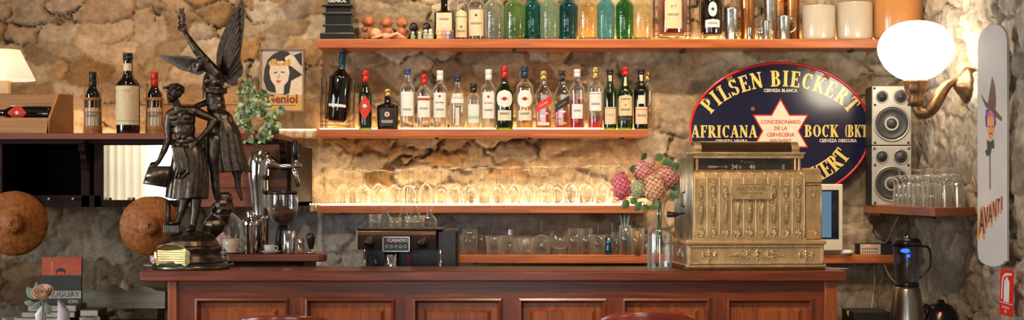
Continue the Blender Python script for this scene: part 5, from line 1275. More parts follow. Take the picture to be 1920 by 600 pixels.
for r, m, dy, nm in ((62, ERED, -.0006, 'star_outline'), (57, ECRM, -.0012, 'star')):
    q = MB(); pts = star(r * UG, 0); q.add([(0, sy_(0, 0) + dy, 0)] + [(x, sy_(x, z) + dy, z) for x, z in pts], [(0, 1 + (k + 1) % 12, 1 + k) for k in range(12)]); ob = q.build(nm, m, sg_)
for k, s_ in enumerate(('CONCESIONARIO', 'DE LA', 'CERVECERIA', 'BIECKERT')):
    q = MB(); z0 = (20 - k * 12) * UG - 3 * UG; put_text(q, s_, 10 * UG, lambda x, y: (x, sy_(x, z0 + y) - .0022, z0 + y), 0, .01, 1.0, .92); q.build('small_lettering', INKR, sg_)
for x, z, r in ((-95, 99, 6), (60, 112, 6), (86, 102, 7), (-140, 60, 3), (-52, 42, 4), (-118, 79, 3), (35, 118, 3)):
    q = MB(); n_ = 12; q.add([(x * UG, sy_(x * UG, z * UG) - .0004, z * UG)] + [(x * UG + r * UG * (1 + .35 * math.sin(k * 2.3)) * math.cos(2 * PI * k / n_), sy_(x * UG, z * UG) - .0003, z * UG + r * UG * (1 + .35 * math.cos(k * 3.1)) * math.sin(2 * PI * k / n_)) for k in range(n_)], [(0, 1 + (k + 1) % n_, 1 + k) for k in range(n_)]); q.build('rust_chip', RUST, sg_)
# ================================================================ SPEAKERS
SPG = pbr('speaker_grey', (.46, .43, .38), .4, .3, var=.06, scale=60); SPB = pbr('speaker_black', (.015, .014, .014), .5, var=.2); CHR = pbr('chrome', (.72, .72, .70), .12, 1., var=.04)
SPR = pbr('speaker_ring', (.40, .37, .32), .35, .6, var=.06); CONE = pbr('speaker_cone', (.035, .033, .032), .45, var=.2)
def speaker(z0, label, y=7.20):
    U = y / F; w, h, d = 73 * U, 112 * U, .20
    t = thing('speaker', label, 'speaker', (X(1672, y), y, z0), None, math.radians(-3))
    MB().box(-w / 2 + .004, w / 2 - .004, .006, d, 0, h).build('cabinet', SPB, t, bev=.004)
    MB().box(-w / 2, w / 2, 0, .012, .001, h - .001).build('front_panel', SPG, t, bev=.004)
    rot = Matrix.Rotation(PI / 2, 3, 'X')
    def disc(prof, x, z, nm, m, n=40): q = MB(); q.lathe(prof, n, (x, 0, z), rot=rot); return q.build(nm, m, t)
    wz = 41 * U; r = 34 * U
    disc([(r, -.001), (r, .004), (r * .97, .006), (r * .90, .006), (r * .88, .002)], 0, wz, 'woofer_ring', SPR)
    disc([(r * .89, .003), (r * .82, .008), (r * .74, .004), (r * .30, -.001), (r * .28, .002), (r * .15, .007), (0, .008)], 0, wz, 'woofer_cone', CONE)
    for x, r2 in ((-18 * U, 12 * U), (17 * U, 14 * U)):
        disc([(r2, -.001), (r2, .004), (r2 * .92, .005), (r2 * .88, .001)], x, 91 * U, 'tweeter_ring', SPR)
        disc([(r2 * .84, .001), (r2 * .5, -.0), (r2 * .42, .004), (0, .006)], x, 91 * U, 'tweeter', CONE if x > 0 else SPB)
    for x, z in ((-31, 5), (31, 5), (-31, 76), (31, 76), (-32, 107), (32, 107)):
        disc([(2.4 * U, .0), (2.2 * U, .0025), (0, .003)], x * U, z * U, 'screw', SPB, 10)
    return h
h = speaker(zt_ + .0, 'lower grey hi-fi speaker standing on the corner shelf')
speaker(zt_ + h + .002, 'upper grey hi-fi speaker stacked on the lower one')
# ================================================================ SCONCE, BOARD, FRAME, EXTINGUISHER SIGN
OLDB = pbr('sconce_bronze', (.27, .15, .075), .38, .85, var=.4, scale=40)
YL_ = 6.62
sc_ = thing('wall_sconce', 'bronze wall sconce with a glowing white glass globe', 'sconce', P(1806, 160, YL_))
UL = YL_ / F; gc = P(1717, 96, YL_)
q = MB(); q.lathe([(0, -54 * UL), (18 * UL, -53 * UL), (34 * UL, -47 * UL), (53 * UL, -32 * UL), (66 * UL, -12 * UL), (70 * UL, 4 * UL), (67 * UL, 22 * UL), (55 * UL, 40 * UL), (36 * UL, 51 * UL), (16 * UL, 56 * UL), (0, 57 * UL)], 48, gc); q = MB(); q.lathe(smooth_pts([(0, -54 * UL), (18 * UL, -53.5 * UL), (36 * UL, -47 * UL), (54 * UL, -32 * UL), (66 * UL, -12 * UL), (70 * UL, 4 * UL), (66 * UL, 23 * UL), (54 * UL, 40 * UL), (36 * UL, 51 * UL), (16 * UL, 56 * UL), (0, 57 * UL)], 3), 56, gc)
q.v = [tuple(v) for v in q.v]; q.build('globe', emit('globe_glow', (1., .87, .68), 13.), sc_, world=True)
q = MB(); c0 = P(1717, 152, YL_)
q.lathe([(0, 3 * UL), (20 * UL, 4 * UL), (23 * UL, 0), (22 * UL, -4 * UL), (20 * UL, -8 * UL), (21 * UL, -13 * UL), (17 * UL, -22 * UL), (13 * UL, -30 * UL), (16 * UL, -36 * UL), (12 * UL, -46 * UL), (6 * UL, -50 * UL), (0, -52 * UL)], 32, c0, rib=lambda a, z: 1 + .04 * math.cos(a * 8))
q.build('globe_holder', OLDB, sc_, world=True)
pts = smooth_pts([tuple(P(1716, 196, YL_)), tuple(P(1724, 211, YL_)), tuple(P(1738, 210, YL_)), tuple(P(1752, 196, YL_ - .01)), tuple(P(1766, 172, YL_)), tuple(P(1782, 156, YL_)), tuple(Vector((1.975, YL_, Z(150, YL_))))], 6)
q = MB(); q.tube(pts, [(7 + 6 * math.sin(PI * min(1, k / len(pts) * 1.15))) * UL for k in range(len(pts))], 14); q.build('arm', OLDB, sc_, world=True)
q = MB(); rot = Matrix.Rotation(-PI / 2, 3, 'Y')
q.lathe([(0, .06), (.018, .058), (.024, .05), (.034, .046), (.044, .034), (.052, .030), (.066, .018), (.078, .012), (.080, 0), (.0, 0)], 40, Vector((1.985, YL_, Z(160, YL_))), rot=rot, rib=lambda a, z: 1 + .05 * math.cos(a * 14) * (1 if z > .02 else .3))
q.build('wall_plate', OLDB, sc_, world=True)
# yellow relief plaque on the back wall behind the sconce
YF_ = 7.43; fr_ = thing('relief_plaque', 'yellow framed relief plaque on the wall behind the sconce', 'plaque', P(1757, 232, YF_), None, 0)
UF = YF_ / F; YP_ = pbr('yellow_plaque', (.62, .46, .20), .45, var=.1)
w2, hh = 20 * UF, 102 * UF; q = MB(); q.box(-w2, w2, 0, .012, 0, hh); pb = q.build('panel', YP_, fr_, bev=.002)
q = MB()
for a in ((-w2, w2, 0, .008), (-w2, w2, hh - .008, hh), (-w2 + .012, w2 - .012, .03, .033)): q.box(a[0], a[1], -.004, .001, a[2], a[3])
for x in (-w2, w2 - .008): q.box(x, x + .008, -.004, .001, 0, hh)
q.build('border', YP_, fr_, bev=.001)
q = MB()
for r in (.034, .026, .012): q.tube([(r * .8 * math.cos(2 * PI * k / 28), -.002, hh * .56 + r * 1.9 * math.sin(2 * PI * k / 28)) for k in range(29)], .003, 6)
q.build('oval_relief', YP_, fr_)
fr_.rotation_euler = (math.radians(-3), 0, 0)
# AVANTI board: a wooden water ski hung on the side wall
BW = pbr('board_white', (.66, .63, .60), .35, var=.06, scale=7, coat=.3)
yb0, yb1 = 6.42, 6.16; zt0, zb0_ = Z(46, 6.08), Z(507, 6.08)
bt = thing('painted_board', 'long white painted board with AVANTI lettering hung on the right wall', 'board', (1.93, 6.3, zb0_))
# board local: u along width, v up; placed at an angle to the wall
pa, pb_ = Vector((X(1835, 6.18), 6.18, 0)), Vector((X(1890, 5.98), 5.98, 0))
un = (pb_ - pa).normalized(); Wd = (pb_ - pa).length; nn = Vector((un.y, -un.x, 0)); nn = nn if nn.y < 0 else -nn; Hd = zt0 - zb0_
def BP(u, v, d=0): 
    c = (pa + pb_) / 2; q = c + un * (u * Wd / 2) + nn * d; return Vector((q.x, q.y, zb0_ + v * Hd + .0 * u))
out = []
for k in range(21): a = PI * k / 20; out.append((math.cos(a), .915 + .085 * math.sin(a) ** .8))
for k in range(9): out.append((-1, .88 - .8 * k / 8))
for k in range(1, 8): a = PI * k / 8; out.append((-math.cos(a), .06 - .045 * math.sin(a) - .0 ))
for k in range(9): out.append((1, .04 + .82 * k / 8))
q = MB(); n_ = len(out); vs = [BP(u, v, .006) for u, v in out] + [BP(u, v, -.006) for u, v in out]
q.add(vs, [tuple(range(n_)), tuple(range(2 * n_ - 1, n_ - 1, -1))] + [(k, k + n_, (k + 1) % n_ + n_, (k + 1) % n_) for k in range(n_)]); q.build('board_body', BW, bt, world=True, bev=.002)
FELT = pbr('paint_brown', (.17, .10, .06), .6, var=.15); FACE = pbr('paint_face', (.80, .36, .12), .6, var=.1); PURP = pbr('paint_purple', (.10, .06, .34), .6, var=.1); PINK = pbr('paint_pink', (.55, .16, .26), .6, var=.3, scale=60); GRN = pbr('paint_darkgreen', (.07, .08, .055), .6, var=.1); BLU = pbr('paint_blue', (.025, .04, .22), .5, var=.1); ORG = pbr('paint_orange', (.85, .30, .03), .5, var=.1)
def bpix(x, y):   # photo pixel on the board's face -> (u, v)
    c0, c1 = 1835 + (0), 1889; return ((x - (c0 + c1) / 2) / ((c1 - c0) / 2), (505 - y) / 455)
def bpoly(pts, m, nm, d=.0066):
    q = MB(); q.add([BP(*bpix(x, y), d) for x, y in pts], [tuple(range(len(pts)))]); q.build(nm, m, bt, world=True)
bpoly([(1855, 195), (1858, 175), (1862, 150), (1863, 146), (1868, 165), (1870, 190), (1869, 208), (1873, 214), (1881, 224), (1880, 231), (1872, 224), (1862, 212), (1850, 200), (1842, 178), (1843, 177), (1850, 190)], FELT, 'painted_hat')
bpoly([(1852, 205), (1869, 213), (1870, 235), (1866, 244), (1858, 246), (1851, 238), (1850, 222)], PURP, 'painted_hair', .0069)
bpoly([(1854, 222), (1860, 217), (1867, 222), (1867, 240), (1864, 258), (1861, 264), (1857, 262), (1854, 244)], FACE, 'painted_face', .0072)
bpoly([(1854, 212), (1860, 208), (1867, 214), (1867, 223), (1860, 219), (1854, 224)], PINK, 'painted_fringe', .0075)
for x in (1858, 1864): bpoly([(x - 1.5, 238), (x + 1.5, 238), (x + 1.5, 240), (x - 1.5, 240)], BLU, 'painted_eye', .0078)
bpoly([(1858, 250), (1864, 250), (1863, 253), (1859, 253)], INKR, 'painted_mouth', .0078)
bpoly([(1853, 262), (1860, 267), (1866, 262), (1867, 280), (1862, 279), (1860, 290), (1853, 294), (1850, 283), (1854, 280)], GRN, 'painted_scarf', .0070)
bpoly([(1857.5, 285), (1859.5, 285), (1860, 355), (1858, 355)], FELT, 'painted_stick', .0067)
def bt_text(s, cx, cy_, size, m, d, bold, sx, slope=.0):
    q = MB()
    def f(x, y):
        px_ = cx + x / UL2; py_ = cy_ - y / UL2 - x / UL2 * slope; u, v = bpix(px_, py_); return BP(u, v, d)
    UL2 = 6.25 / F; put_text(q, s, size * UL2, f, 0, bold, 1., sx); q.build('lettering', m, bt, world=True)
for k, (ch, x, y, sz_) in enumerate((('A', 1843, 420, 66), ('V', 1851, 412, 56), ('A', 1859, 404, 48), ('N', 1867, 395, 42), ('T', 1874, 389, 38), ('I', 1880, 384, 36))):
    bt_text(ch, x - 1.2, y + 2, sz_ * 1.15, ORG, .0067, .05, .26 if ch != 'I' else .4); bt_text(ch, x + .8, y - 2, sz_ * 1.0, BLU, .0072, .01, .22 if ch != 'I' else .35)
# extinguisher sign
ex = thing('extinguisher_sign', 'red fire extinguisher sign low on the right wall', 'sign', (1.90, 6.0, Z(594, 6.05)))
ea, eb = Vector((X(1876, 5.98), 5.98, 0)), Vector((X(1901, 5.90), 5.90, 0)); zE0, zE1 = Z(592, 5.95), Z(505, 5.95); eu = eb - ea; en = Vector((eu.y, -eu.x, 0)).normalized(); en = en if en.y < 0 else -en
def EP(u, v, d=0): c = ea + eu * u + eu * (.10 * (v - .5)) + en * d; return Vector((c.x, c.y, zE0 + (zE1 - zE0) * v + .008 * (.5 - u)))
def epoly(pts, m, nm, d):
    q = MB(); n_ = len(pts); q.add([EP(u, v, d) for u, v in pts] + [EP(u, v, d - .0008) for u, v in pts], [tuple(range(n_)), tuple(range(2 * n_ - 1, n_ - 1, -1))] + [(k, k + n_, (k + 1) % n_ + n_, (k + 1) % n_) for k in range(n_)]); q.build(nm, m, ex, world=True)
SR = pbr('sign_red', (.72, .025, .012), .35, var=.05); SW = pbr('sign_white', (.75, .72, .68), .4, var=.04)
epoly([(0, 0), (1, 0), (1, 1), (0, 1)], SR, 'sign_panel', .003)
epoly([(.02, .265), (.98, .265), (.98, .28), (.02, .28)], SW, 'divider', .0045)
epoly([(.34, .30), (.70, .30), (.72, .34), (.72, .72), (.66, .78), (.58, .80), (.58, .84), (.46, .84), (.46, .80), (.38, .78), (.32, .72), (.32, .34)], SW, 'extinguisher_drawing', .0045)
epoly([(.40, .86), (.86, .90), (.88, .94), (.42, .92), (.24, .86), (.14, .72), (.12, .34), (.20, .34), (.22, .70), (.30, .82)], SW, 'hose_drawing', .0045)
for s_, v, sz_ in (('MATAFUEGO', .18, .012), ('FIRE', .09, .013)):
    q = MB(); put_text(q, s_, sz_ * 1.15, lambda x, y: EP(.5 + x / eu.length, v + y / (zE1 - zE0), .0048), 0, .02, 1., .55); q.build('lettering', SW, ex, world=True)
# ================================================================ POSTER
YPO = 7.41; po = thing('framed_poster', 'small framed advertising poster of a woman above the word Geniol', 'poster', P(529, 210, YPO)); UP = YPO / F
PFR = wood('poster_frame_wood', (.20, .12, .07), (.34, .22, .13), .5)
W2, HH_ = 42 * UP, 119 * UP
for a in ((-W2, W2, 0, .008), (-W2, W2, HH_ - .008, HH_), (-W2, -W2 + .008, .008, HH_ - .008), (W2 - .008, W2, .008, HH_ - .008)): MB().box(a[0], a[1], -.008, .010, a[2], a[3]).build('frame', PFR, po, bev=.0015)
MB().box(-W2 + .004, W2 - .004, 0, .006, .004, HH_ - .004).build('poster_sheet', pbr('poster_beige', (.46, .40, .36), .6, var=.06), po)
def ppoly(pts, m, nm, d): 
    q = MB(); q.add([((x - 529) * UP, -.0005 - d, (210 - y) * UP) for x, y in pts], [tuple(range(len(pts)))[::-1]]); q.build(nm, m, po)
HAIR = pbr('poster_black', (.02, .018, .02), .6, var=.1); SKIN = pbr('poster_skin', (.66, .58, .46), .6, var=.1, scale=60); OCH = pbr('poster_ochre', (.60, .38, .12), .6, var=.1)
ppoly([(491, 178), (567, 178), (567, 206), (491, 206)], OCH, 'caption_band', .0003)
ppoly([(500, 168), (494, 150), (496, 130), (502, 112), (512, 102), (522, 97), (528, 95), (540, 97), (548, 105), (566, 98), (566, 140), (552, 150), (548, 172), (534, 178), (520, 174), (506, 172)], HAIR, 'hair', .0004)
ppoly([(507, 124), (516, 116), (530, 114), (540, 122), (543, 136), (540, 152), (533, 160), (532, 176), (518, 176), (516, 162), (508, 150), (505, 136)], SKIN, 'face', .0006)
ppoly([(534, 108), (544, 102), (552, 106), (560, 118), (567, 126), (567, 140), (556, 132), (546, 124), (536, 120)], SKIN, 'hand', .0008)
ppoly([(546, 152), (556, 146), (567, 142), (567, 178), (542, 178)], MATS['poster_skin'], 'sleeve', .0007)
for k in range(9): x = 503 + k * 4.6; ppoly([(x, 118 - 5 * math.sin(k)), (x + 5, 113 - 4 * math.sin(k)), (x + 7, 121), (x + 3, 125)], OCH, 'flower_wreath', .0009)
ppoly([(513, 136), (520, 134), (521, 136), (514, 138)], HAIR, 'eye', .0008); ppoly([(527, 134), (534, 135), (533, 137), (527, 136)], HAIR, 'eye', .0008); ppoly([(517, 152), (522, 150), (528, 152), (522, 156)], pbr('poster_lips', (.5, .08, .06), .6), 'lips', .0008); ppoly([(523, 138), (525, 138), (524, 147), (520, 147)], pbr('poster_shadow_tone', (.45, .34, .25), .6), 'nose', .0008)
q = MB(); put_text(q, 'Geniol', 22 * UP, lambda x, y: (x + 0 * UP, -.002, 24 * UP + y), 0, .03); q.build('lettering', pbr('poster_maroon', (.22, .03, .02), .5), po)
q = MB(); q.box(-26 * UP, 26 * UP, -.0015, 0, 12 * UP, 13 * UP); q.build('caption_rule', INK, po)
# ================================================================ LEFT SIDE THINGS
LS = thing('table_lamp', 'small table lamp with a glowing cream shade on the cabinet', 'table lamp', P(8, 250, 7.02)); yl = 7.02; ul = yl / F
lx, lz = X(8, yl), ZK
q = MB(); q.lathe([(64 * ul * .88, Z(150, yl)), (30 * ul * .95, Z(94, yl))], 40, (lx, yl, 0))
shade = q.build('lamp_shade', pbr('lamp_shade_fabric', (.80, .72, .60), .7, emis=(1, .80, .55), es=.75), LS, world=True, solid=.0015)
q = MB(); q.lathe([(0, lz), (.045, lz), (.045, lz + .012), (.012, lz + .02), (.009, Z(182, yl))], 24, (lx, yl, 0)); q.lathe([(0, Z(176, yl)), (.028, Z(176, yl)), (.028, Z(152, yl)), (0, Z(152, yl))], 4, (lx + .004, yl, 0), smooth=False, rz=PI / 4); q.build('base', pbr('lamp_base', (.58, .42, .24), .5), LS, world=True)
q = MB(); q.ell(Vector((lx, yl, Z(135, yl))), .022, .022, .03); q.build('bulb', emit('bulb_glow', (1, .75, .45), 30), LS, world=True)
# wine crate with a lying bottle
YCR = 6.80; uc = YCR / F; cr_ = thing('wine_crate', 'open slant-sided wooden wine crate on the cabinet', 'crate', (X(0, YCR), YCR, ZK))
xa, xb, xt = X(-60, YCR), X(100, YCR), X(120, YCR); zt2 = Z(176, YCR)
MB().box(xa, xb + .0, YCR - .07, YCR - .062, ZK, Z(222, YCR)).build('front_board', W_ORANGE, cr_, world=True, bev=.001)
MB().box(xa, xb + .05, YCR + .075, YCR + .083, ZK, zt2).build('back_board', W_ORANGE, cr_, world=True, bev=.001)
MB().box(xa, xb, YCR - .062, YCR + .075, ZK, ZK + .008).build('bottom_board', W_ORANGE, cr_, world=True)
q = MB(); e = [(X(100, YCR), YCR - .07, ZK), (X(103, YCR) + .06, YCR + .083, ZK), (X(119, YCR) + .02, YCR + .083, zt2), (X(112, YCR), YCR - .01, zt2), (X(103, YCR), YCR - .07, Z(222, YCR))]
q.add([(a, b, c) for a, b, c in e] + [(a - .009, b, c) for a, b, c in e], [(0, 1, 2, 3, 4), (9, 8, 7, 6, 5)] + [(k, k + 5, (k + 1) % 5 + 5, (k + 1) % 5) for k in range(5)]); q.build('end_board', W_ORANGE, cr_, world=True)
bt_ = bottle('wine_bottle', 60, 26, 0, 100, YCR, 'wine', G_DARK, 'dark wine bottle with a red label lying in the open wooden crate', cap='black', HW=(M(118, YCR), M(14, YCR)), loc=(X(99, YCR), YCR - .02, Z(214, YCR)), labels=[(.36, .66, 1.5, 'diamond', RED, (('#disc', .5, .008, PAPERW),))])
bt_.rotation_euler = (0, -PI / 2 * .985, 0)
YBX = 6.98; MBX = MB(); wb = thing('wooden_wine_box', 'closed pine wine box on the cabinet, behind the statue', 'box', (X(376, YBX), YBX, ZK))
MB().box(X(290, YBX), X(463, YBX), YBX, YBX + .10, ZK, Z(196, YBX)).build('box_body', W_ORANGE, wb, world=True, bev=.002)
MB().box(X(288, YBX), X(465, YBX), YBX - .003, YBX + .103, Z(196, YBX), Z(192, YBX)).build('lid', W_ORANGE, wb, world=True, bev=.001)
# hats
HAT = pbr('woven_straw', (.36, .115, .022), .55, var=.45, scale=60, bump=.003, bscale=130, stretch=(1, 1, 1))
def hat(px, py, rpx, label, tilt, Y=6.665):
    r = M(rpx, Y); t = thing('woven_hat', label, 'hat', P(px, py, Y)); rot = Matrix.Rotation(PI / 2, 3, 'X')
    q = MB(); q.lathe([(r, 0), (r * 1.0, .006), (r * .93, .014), (r * .7, .030), (r * .45, .044), (r * .30, .050), (r * .28, .062), (r * .26, .074), (r * .18, .080), (0, .080)], 56, rot=rot, rib=lambda a, z: 1 + .006 * math.cos(a * 28)); q.build('crown', HAT, t, solid=.002)
    q = MB(); q.tube([(r * math.cos(2 * PI * k / 56), 0, r * math.sin(2 * PI * k / 56)) for k in range(57)], .005, 8); q.build('rim', HAT, t)
    q = MB()
    for j in range(9):
        rr = r * (.36 + .066 * j); q.tube([(rr * math.cos(2 * PI * k / 60), -(.048 - .046 * ((rr / r - .3) / .7)) - .0006, rr * math.sin(2 * PI * k / 60)) for k in range(61)], .0022, 5)
    q.build('woven_ring', HAT, t)
    q = MB(); q.tube([(r * .28 * math.cos(2 * PI * k / 32), -.052, r * .28 * math.sin(2 * PI * k / 32)) for k in range(33)], .004, 6); q.tube([(r * .12 * math.cos(2 * PI * k / 24), -.082, r * .12 * math.sin(2 * PI * k / 24)) for k in range(25)], .004, 6); q.build('braid', HAT, t)
    t.rotation_euler = tilt
hat(27, 419, 59, 'round woven straw hat hanging at the far left under the cabinet', (.0, 0, .30)); hat(282, 424, 54, 'round woven straw hat hanging behind the statue base', (.0, 0, .26))
# console, books
YBK = 7.12; ub = YBK / F; zc = Z(604, YBK)
con = thing('console_table', 'dark console table against the wall carrying the travel book', 'table', (X(110, YBK), YBK, 0))
MB().box(X(20, YBK), X(306, YBK), YBK - .12, YBK + .16, zc - .03, zc).build('tabletop', W_DARK, con, world=True, bev=.003)
for x in (30, 290):
    for y in (-.1, .14): MB().box(X(x, YBK) - .015, X(x, YBK) + .015, YBK + y - .015, YBK + y + .015, 0, zc - .03).build('leg', W_DARK, con, world=True)
z = zc
for k, (a, b, h_, c, lb_) in enumerate(((40, 140, 11, (.30, .27, .20), 'pale book lying lowest in the left stack on the console'), (50, 150, 11, (.12, .10, .08), 'dark book lying second in the stack under the travel book'), (62, 152, 12, (.22, .20, .16), 'grey book lying topmost under the travel book'))):
    t = thing('book', lb_, 'book', (X(a, YBK), YBK, z), 'books stacked on the console'); m = pbr('book_cover_%d' % (k + 1), c, .6)
    q = MB(); q.box(0, M(b - a, YBK), -.08, .10, .0, M(h_, YBK) - .001); q.build('cover', m, t, bev=.001); q = MB(); q.box(.004, M(b - a, YBK) - .004, -.0815, .09, .003, M(h_, YBK) - .004); q.build('pages', pbr('page_edges', (.55, .50, .40), .8), t); z += M(h_, YBK)
for k, (a, b, c, lb_) in enumerate(((156, 196, (.16, .035, .02), 'small dark red book lying right of the travel book stack'), (158, 192, (.14, .09, .05), 'small brown book on top of the small dark red book'))):
    t = thing('book', lb_, 'book', (X(a, YBK), YBK, zc + k * M(13, YBK)), 'small books on the console'); q = MB(); q.box(0, M(b - a, YBK), -.07, .08, 0, M(12, YBK)); q.build('cover', pbr('small_book_%d' % (k + 1), c, .6), t, bev=.001)
    MB().box(.003, M(b - a, YBK) - .003, -.0715, .07, .003, M(12, YBK) - .003).build('pages', MATS['page_edges'], t)
bk = thing('travel_book', 'upright travel book with a red sunset cover', 'book', (X(118, YBK), YBK - .03, z)); wB, hB = 74 * ub, (575 - 487) * ub
MB().box(-wB / 2, wB / 2, 0, .022, 0, hB).build('cover', pbr('book_dark', (.022, .024, .022), .35, coat=.3), bk, bev=.001)
SUN = pbr('sunset_red', (.62, .05, .03), .4, col2=(.75, .15, .03), scale=9, stretch=(.5, 1, 3))
def bquad(x0, x1, z0, z1, m, nm, d): MB().box(x0 * wB, x1 * wB, -d, .001, z0 * hB, z1 * hB).build(nm, m, bk)
bquad(-.5, .5, .62, 1., SUN, 'sunset_picture', .0006); bquad(-.5, .5, .13, .29, pbr('title_band', (.50, .48, .42), .5), 'title_band', .0006)
q = MB(); q.add([((x - 118) * ub, -.0012, (575 - y) * ub) for x, y in ((106, 511), (113, 508), (116, 506), (120, 508), (127, 511), (126, 513), (125, 513), (125, 519), (123, 519), (123, 514), (110, 514), (110, 519), (108, 519), (108, 513))], [tuple(range(14))]); q.build('gazebo_silhouette', INK, bk)
q = MB(); q.box((99.5 - 118) * ub, (100.3 - 118) * ub, -.0012, 0, (575 - 520) * ub, (575 - 498) * ub); q.ell(((100 - 118) * ub, -.001, (575 - 498) * ub), .005, .001, .005); q.build('lamp_silhouette', PEACH, bk)
q = MB(); put_text(q, 'URUGUAY', 14.5 * ub, lambda x, y: (x, -.0015, .21 * hB + y), 0, .0, 1.); q.build('lettering', INK, bk)
q = MB(); put_text(q, 'ION', 9.5 * ub, lambda x, y: (.30 * wB + x, -.0015, .06 * hB + y), 0, .02, 1.); q.build('lettering', CREAM, bk)
bk.rotation_euler = (math.radians(-3), 0, 0)
# wavy white board
YWB = 7.34; uw = YWB / F; wv = thing('wavy_board', 'worn whitewashed board with a wavy top edge behind the bar end', 'board', P(235, 578, YWB))
tp = smooth_pts([(158, 548), (172, 543), (186, 545), (200, 536), (214, 534), (226, 540), (236, 546), (246, 541), (262, 536), (280, 538), (296, 545), (310, 546)], 4)
q = MB(); q.prism([((x - 235) * uw, (578 - y) * uw) for x, y in tp] + [(75 * uw, 0), (-77 * uw, 0)], -.01, .012); q.build('board_body', pbr('whitewashed_wood', (.34, .30, .22), .7, var=.25, scale=20, stretch=(.4, 1, 3)), wv, bev=.001)
q = MB(); 
for s in (-1, 1): MB().box(s * .17 - .015, s * .17 + .015, .0, .02, -.80, .02).build('leg', W_DARK, wv)
# near table with rose and napkins
YT2 = 5.0; ZT2 = .76; tb = thing('dining_table', 'dining table in front of the bar at lower left', 'table', (-1.62, YT2, 0))
q = MB(); q.lathe([(0, ZT2 - .03), (.42, ZT2 - .03), (.42, ZT2), (0, ZT2)], 48); q.build('tabletop', W_BAR, tb); q = MB(); q.lathe([(.2, 0), (.2, .02), (.03, .05), (.03, ZT2 - .03)], 20); q.build('leg', W_DARK, tb)
NAP = pbr('napkin_cloth', (.78, .70, .68), .8, var=.05, scale=20)
def napkin(px, top, w, label, lean, Y=YT2):
    t = thing('napkin', label, 'napkin', (X(px, Y), Y, ZT2 + .10)); H = Z(top, Y) - ZT2 - .10; r = M(w, Y) / 2
    q = MB(); q.grid(lambda u, v: Vector((math.cos(u * 2 * PI * 1.35) * r * (.55 + .5 * v) * (1 - .12 * u) + lean * v, math.sin(u * 2 * PI * 1.35) * r * .7 * (.55 + .5 * v) * (1 - .12 * u), H * v * (1 - .30 * (.5 + .5 * math.cos(u * 2 * PI * 1.35 + (0 if lean > 0 else PI)))) )), 40, 8); q.build('folded_cloth', NAP, t, solid=.0012)
def stem_glass(px, top, w, label, Y=YT2):
    t = thing('water_glass', label, 'glass', (X(px, Y), Y, ZT2), 'glasses on the dining table'); H = Z(top, Y) - ZT2; r = M(w, Y) / 2
    MB().lathe(tumbler_prof(H, r, .8, .002, .1), 28).build('glass_body', G_CLEAR, t); return t
napkin(77, 566, 21, 'pinkish napkin folded in a roll under the rose', 0.0, 5.02); napkin(113, 560, 22, 'white napkin folded to a point, right of the rose', .012, 4.98)
for a, b_, c, l_ in ((77, 590, 23, 'glass holding the napkin under the rose'), (113, 590, 23, 'glass holding the pointed napkin')): pass
stem_glass(170, 594, 32, 'empty water glass rim right of the napkins', 5.0); stem_glass(18, 596, 26, 'empty water glass rim at the lower left corner', 5.0)
for px in (77, 113):
    t = thing('napkin_cup', 'low cup holding the %s napkin on the dining table' % ('rolled' if px == 77 else 'pointed'), 'cup', (X(px, 5.0), 5.02 if px == 77 else 4.98, ZT2)); MB().lathe([(0, 0), (.016, 0), (.02, .11), (.018, .11), (.014, .004), (0, .004)], 24).build('cup_body', G_CLEAR, t)
rs = thing('rose', 'peach rose with grey-green leaves standing in a napkin', 'flower', (X(80, 4.96), 4.96, ZT2 + .10)); yr = 4.96; ur = yr / F
RC = pbr('rose_petal', (.90, .42, .24), .6, var=.2, scale=30, col2=(.92, .68, .50)); LG = pbr('sage_leaf', (.24, .32, .22), .6, var=.2, scale=30)
ctr = P(81, 551, yr) - Vector(rs.location); q = MB()
for ring, (nr, rr, hz, op) in enumerate(((3, .009, .030, .10), (4, .015, .034, .2), (5, .021, .036, .45), (6, .027, .034, .8))):
    for k in range(nr):
        a0 = 2 * PI * k / nr + ring * .7
        q2 = MB(); q2.grid(lambda u, v: ctr + Vector((0, -.012, 0)) * 0 + Vector((math.cos(a0 + (u - .5) * 2.2) * (rr * (.35 + .75 * v ** .7) + op * .008 * v * v), math.sin(a0 + (u - .5) * 2.2) * (rr * (.35 + .75 * v ** .7)) - .006 * 0, hz * (v - .5) * (1 - .25 * abs(u - .5)) * 1.3 - op * .008 * v ** 3)), 8, 6)
        rotm = Matrix.Rotation(.85, 3, 'X'); q2.v = [tuple(ctr + rotm @ (Vector(v) - ctr)) for v in q2.v]; q2.build('petal', RC, rs, solid=.0008)
q = MB(); q.tube([(0.0, 0, 0), ctr * .5 + Vector((-.004, 0, 0)), ctr - Vector((0, 0, .012))], .0025, 6); q.build('stem', LG, rs)
def leafm(q, base, tip, w, up=Vector((0, -1, 0)), fold=.25):
    base = Vector(base); tip = Vector(tip); d = tip - base; s = d.cross(up).normalized() * w; n_ = s.cross(d).normalized() * w * fold
    rows = [(0, .05), (.2, .62), (.45, 1), (.7, .8), (.9, .35), (1, .02)]; vs = []
    for t, k in rows: c = base + d * t + n_ * math.sin(t * PI) * .8; vs += [c - s * k - n_ * k, c, c + s * k - n_ * k]
    q.add(vs, [f for j in range(5) for f in ((j * 3, j * 3 + 1, j * 3 + 4, j * 3 + 3), (j * 3 + 1, j * 3 + 2, j * 3 + 5, j * 3 + 4))], 0, True)
o_ = Vector(rs.location)
for a, b_, w_ in (((66, 562), (50, 538), 9), ((70, 560), (68, 528), 6), ((64, 570), (45, 567), 6), ((82, 570), (94, 590), 10), ((76, 566), (60, 580), 6), ((76, 540), (77, 535), 4)):
    q = MB(); leafm(q, P(*a, yr) - o_, P(*b_, yr) - o_, w_ * ur); q.build('leaf', LG, rs)
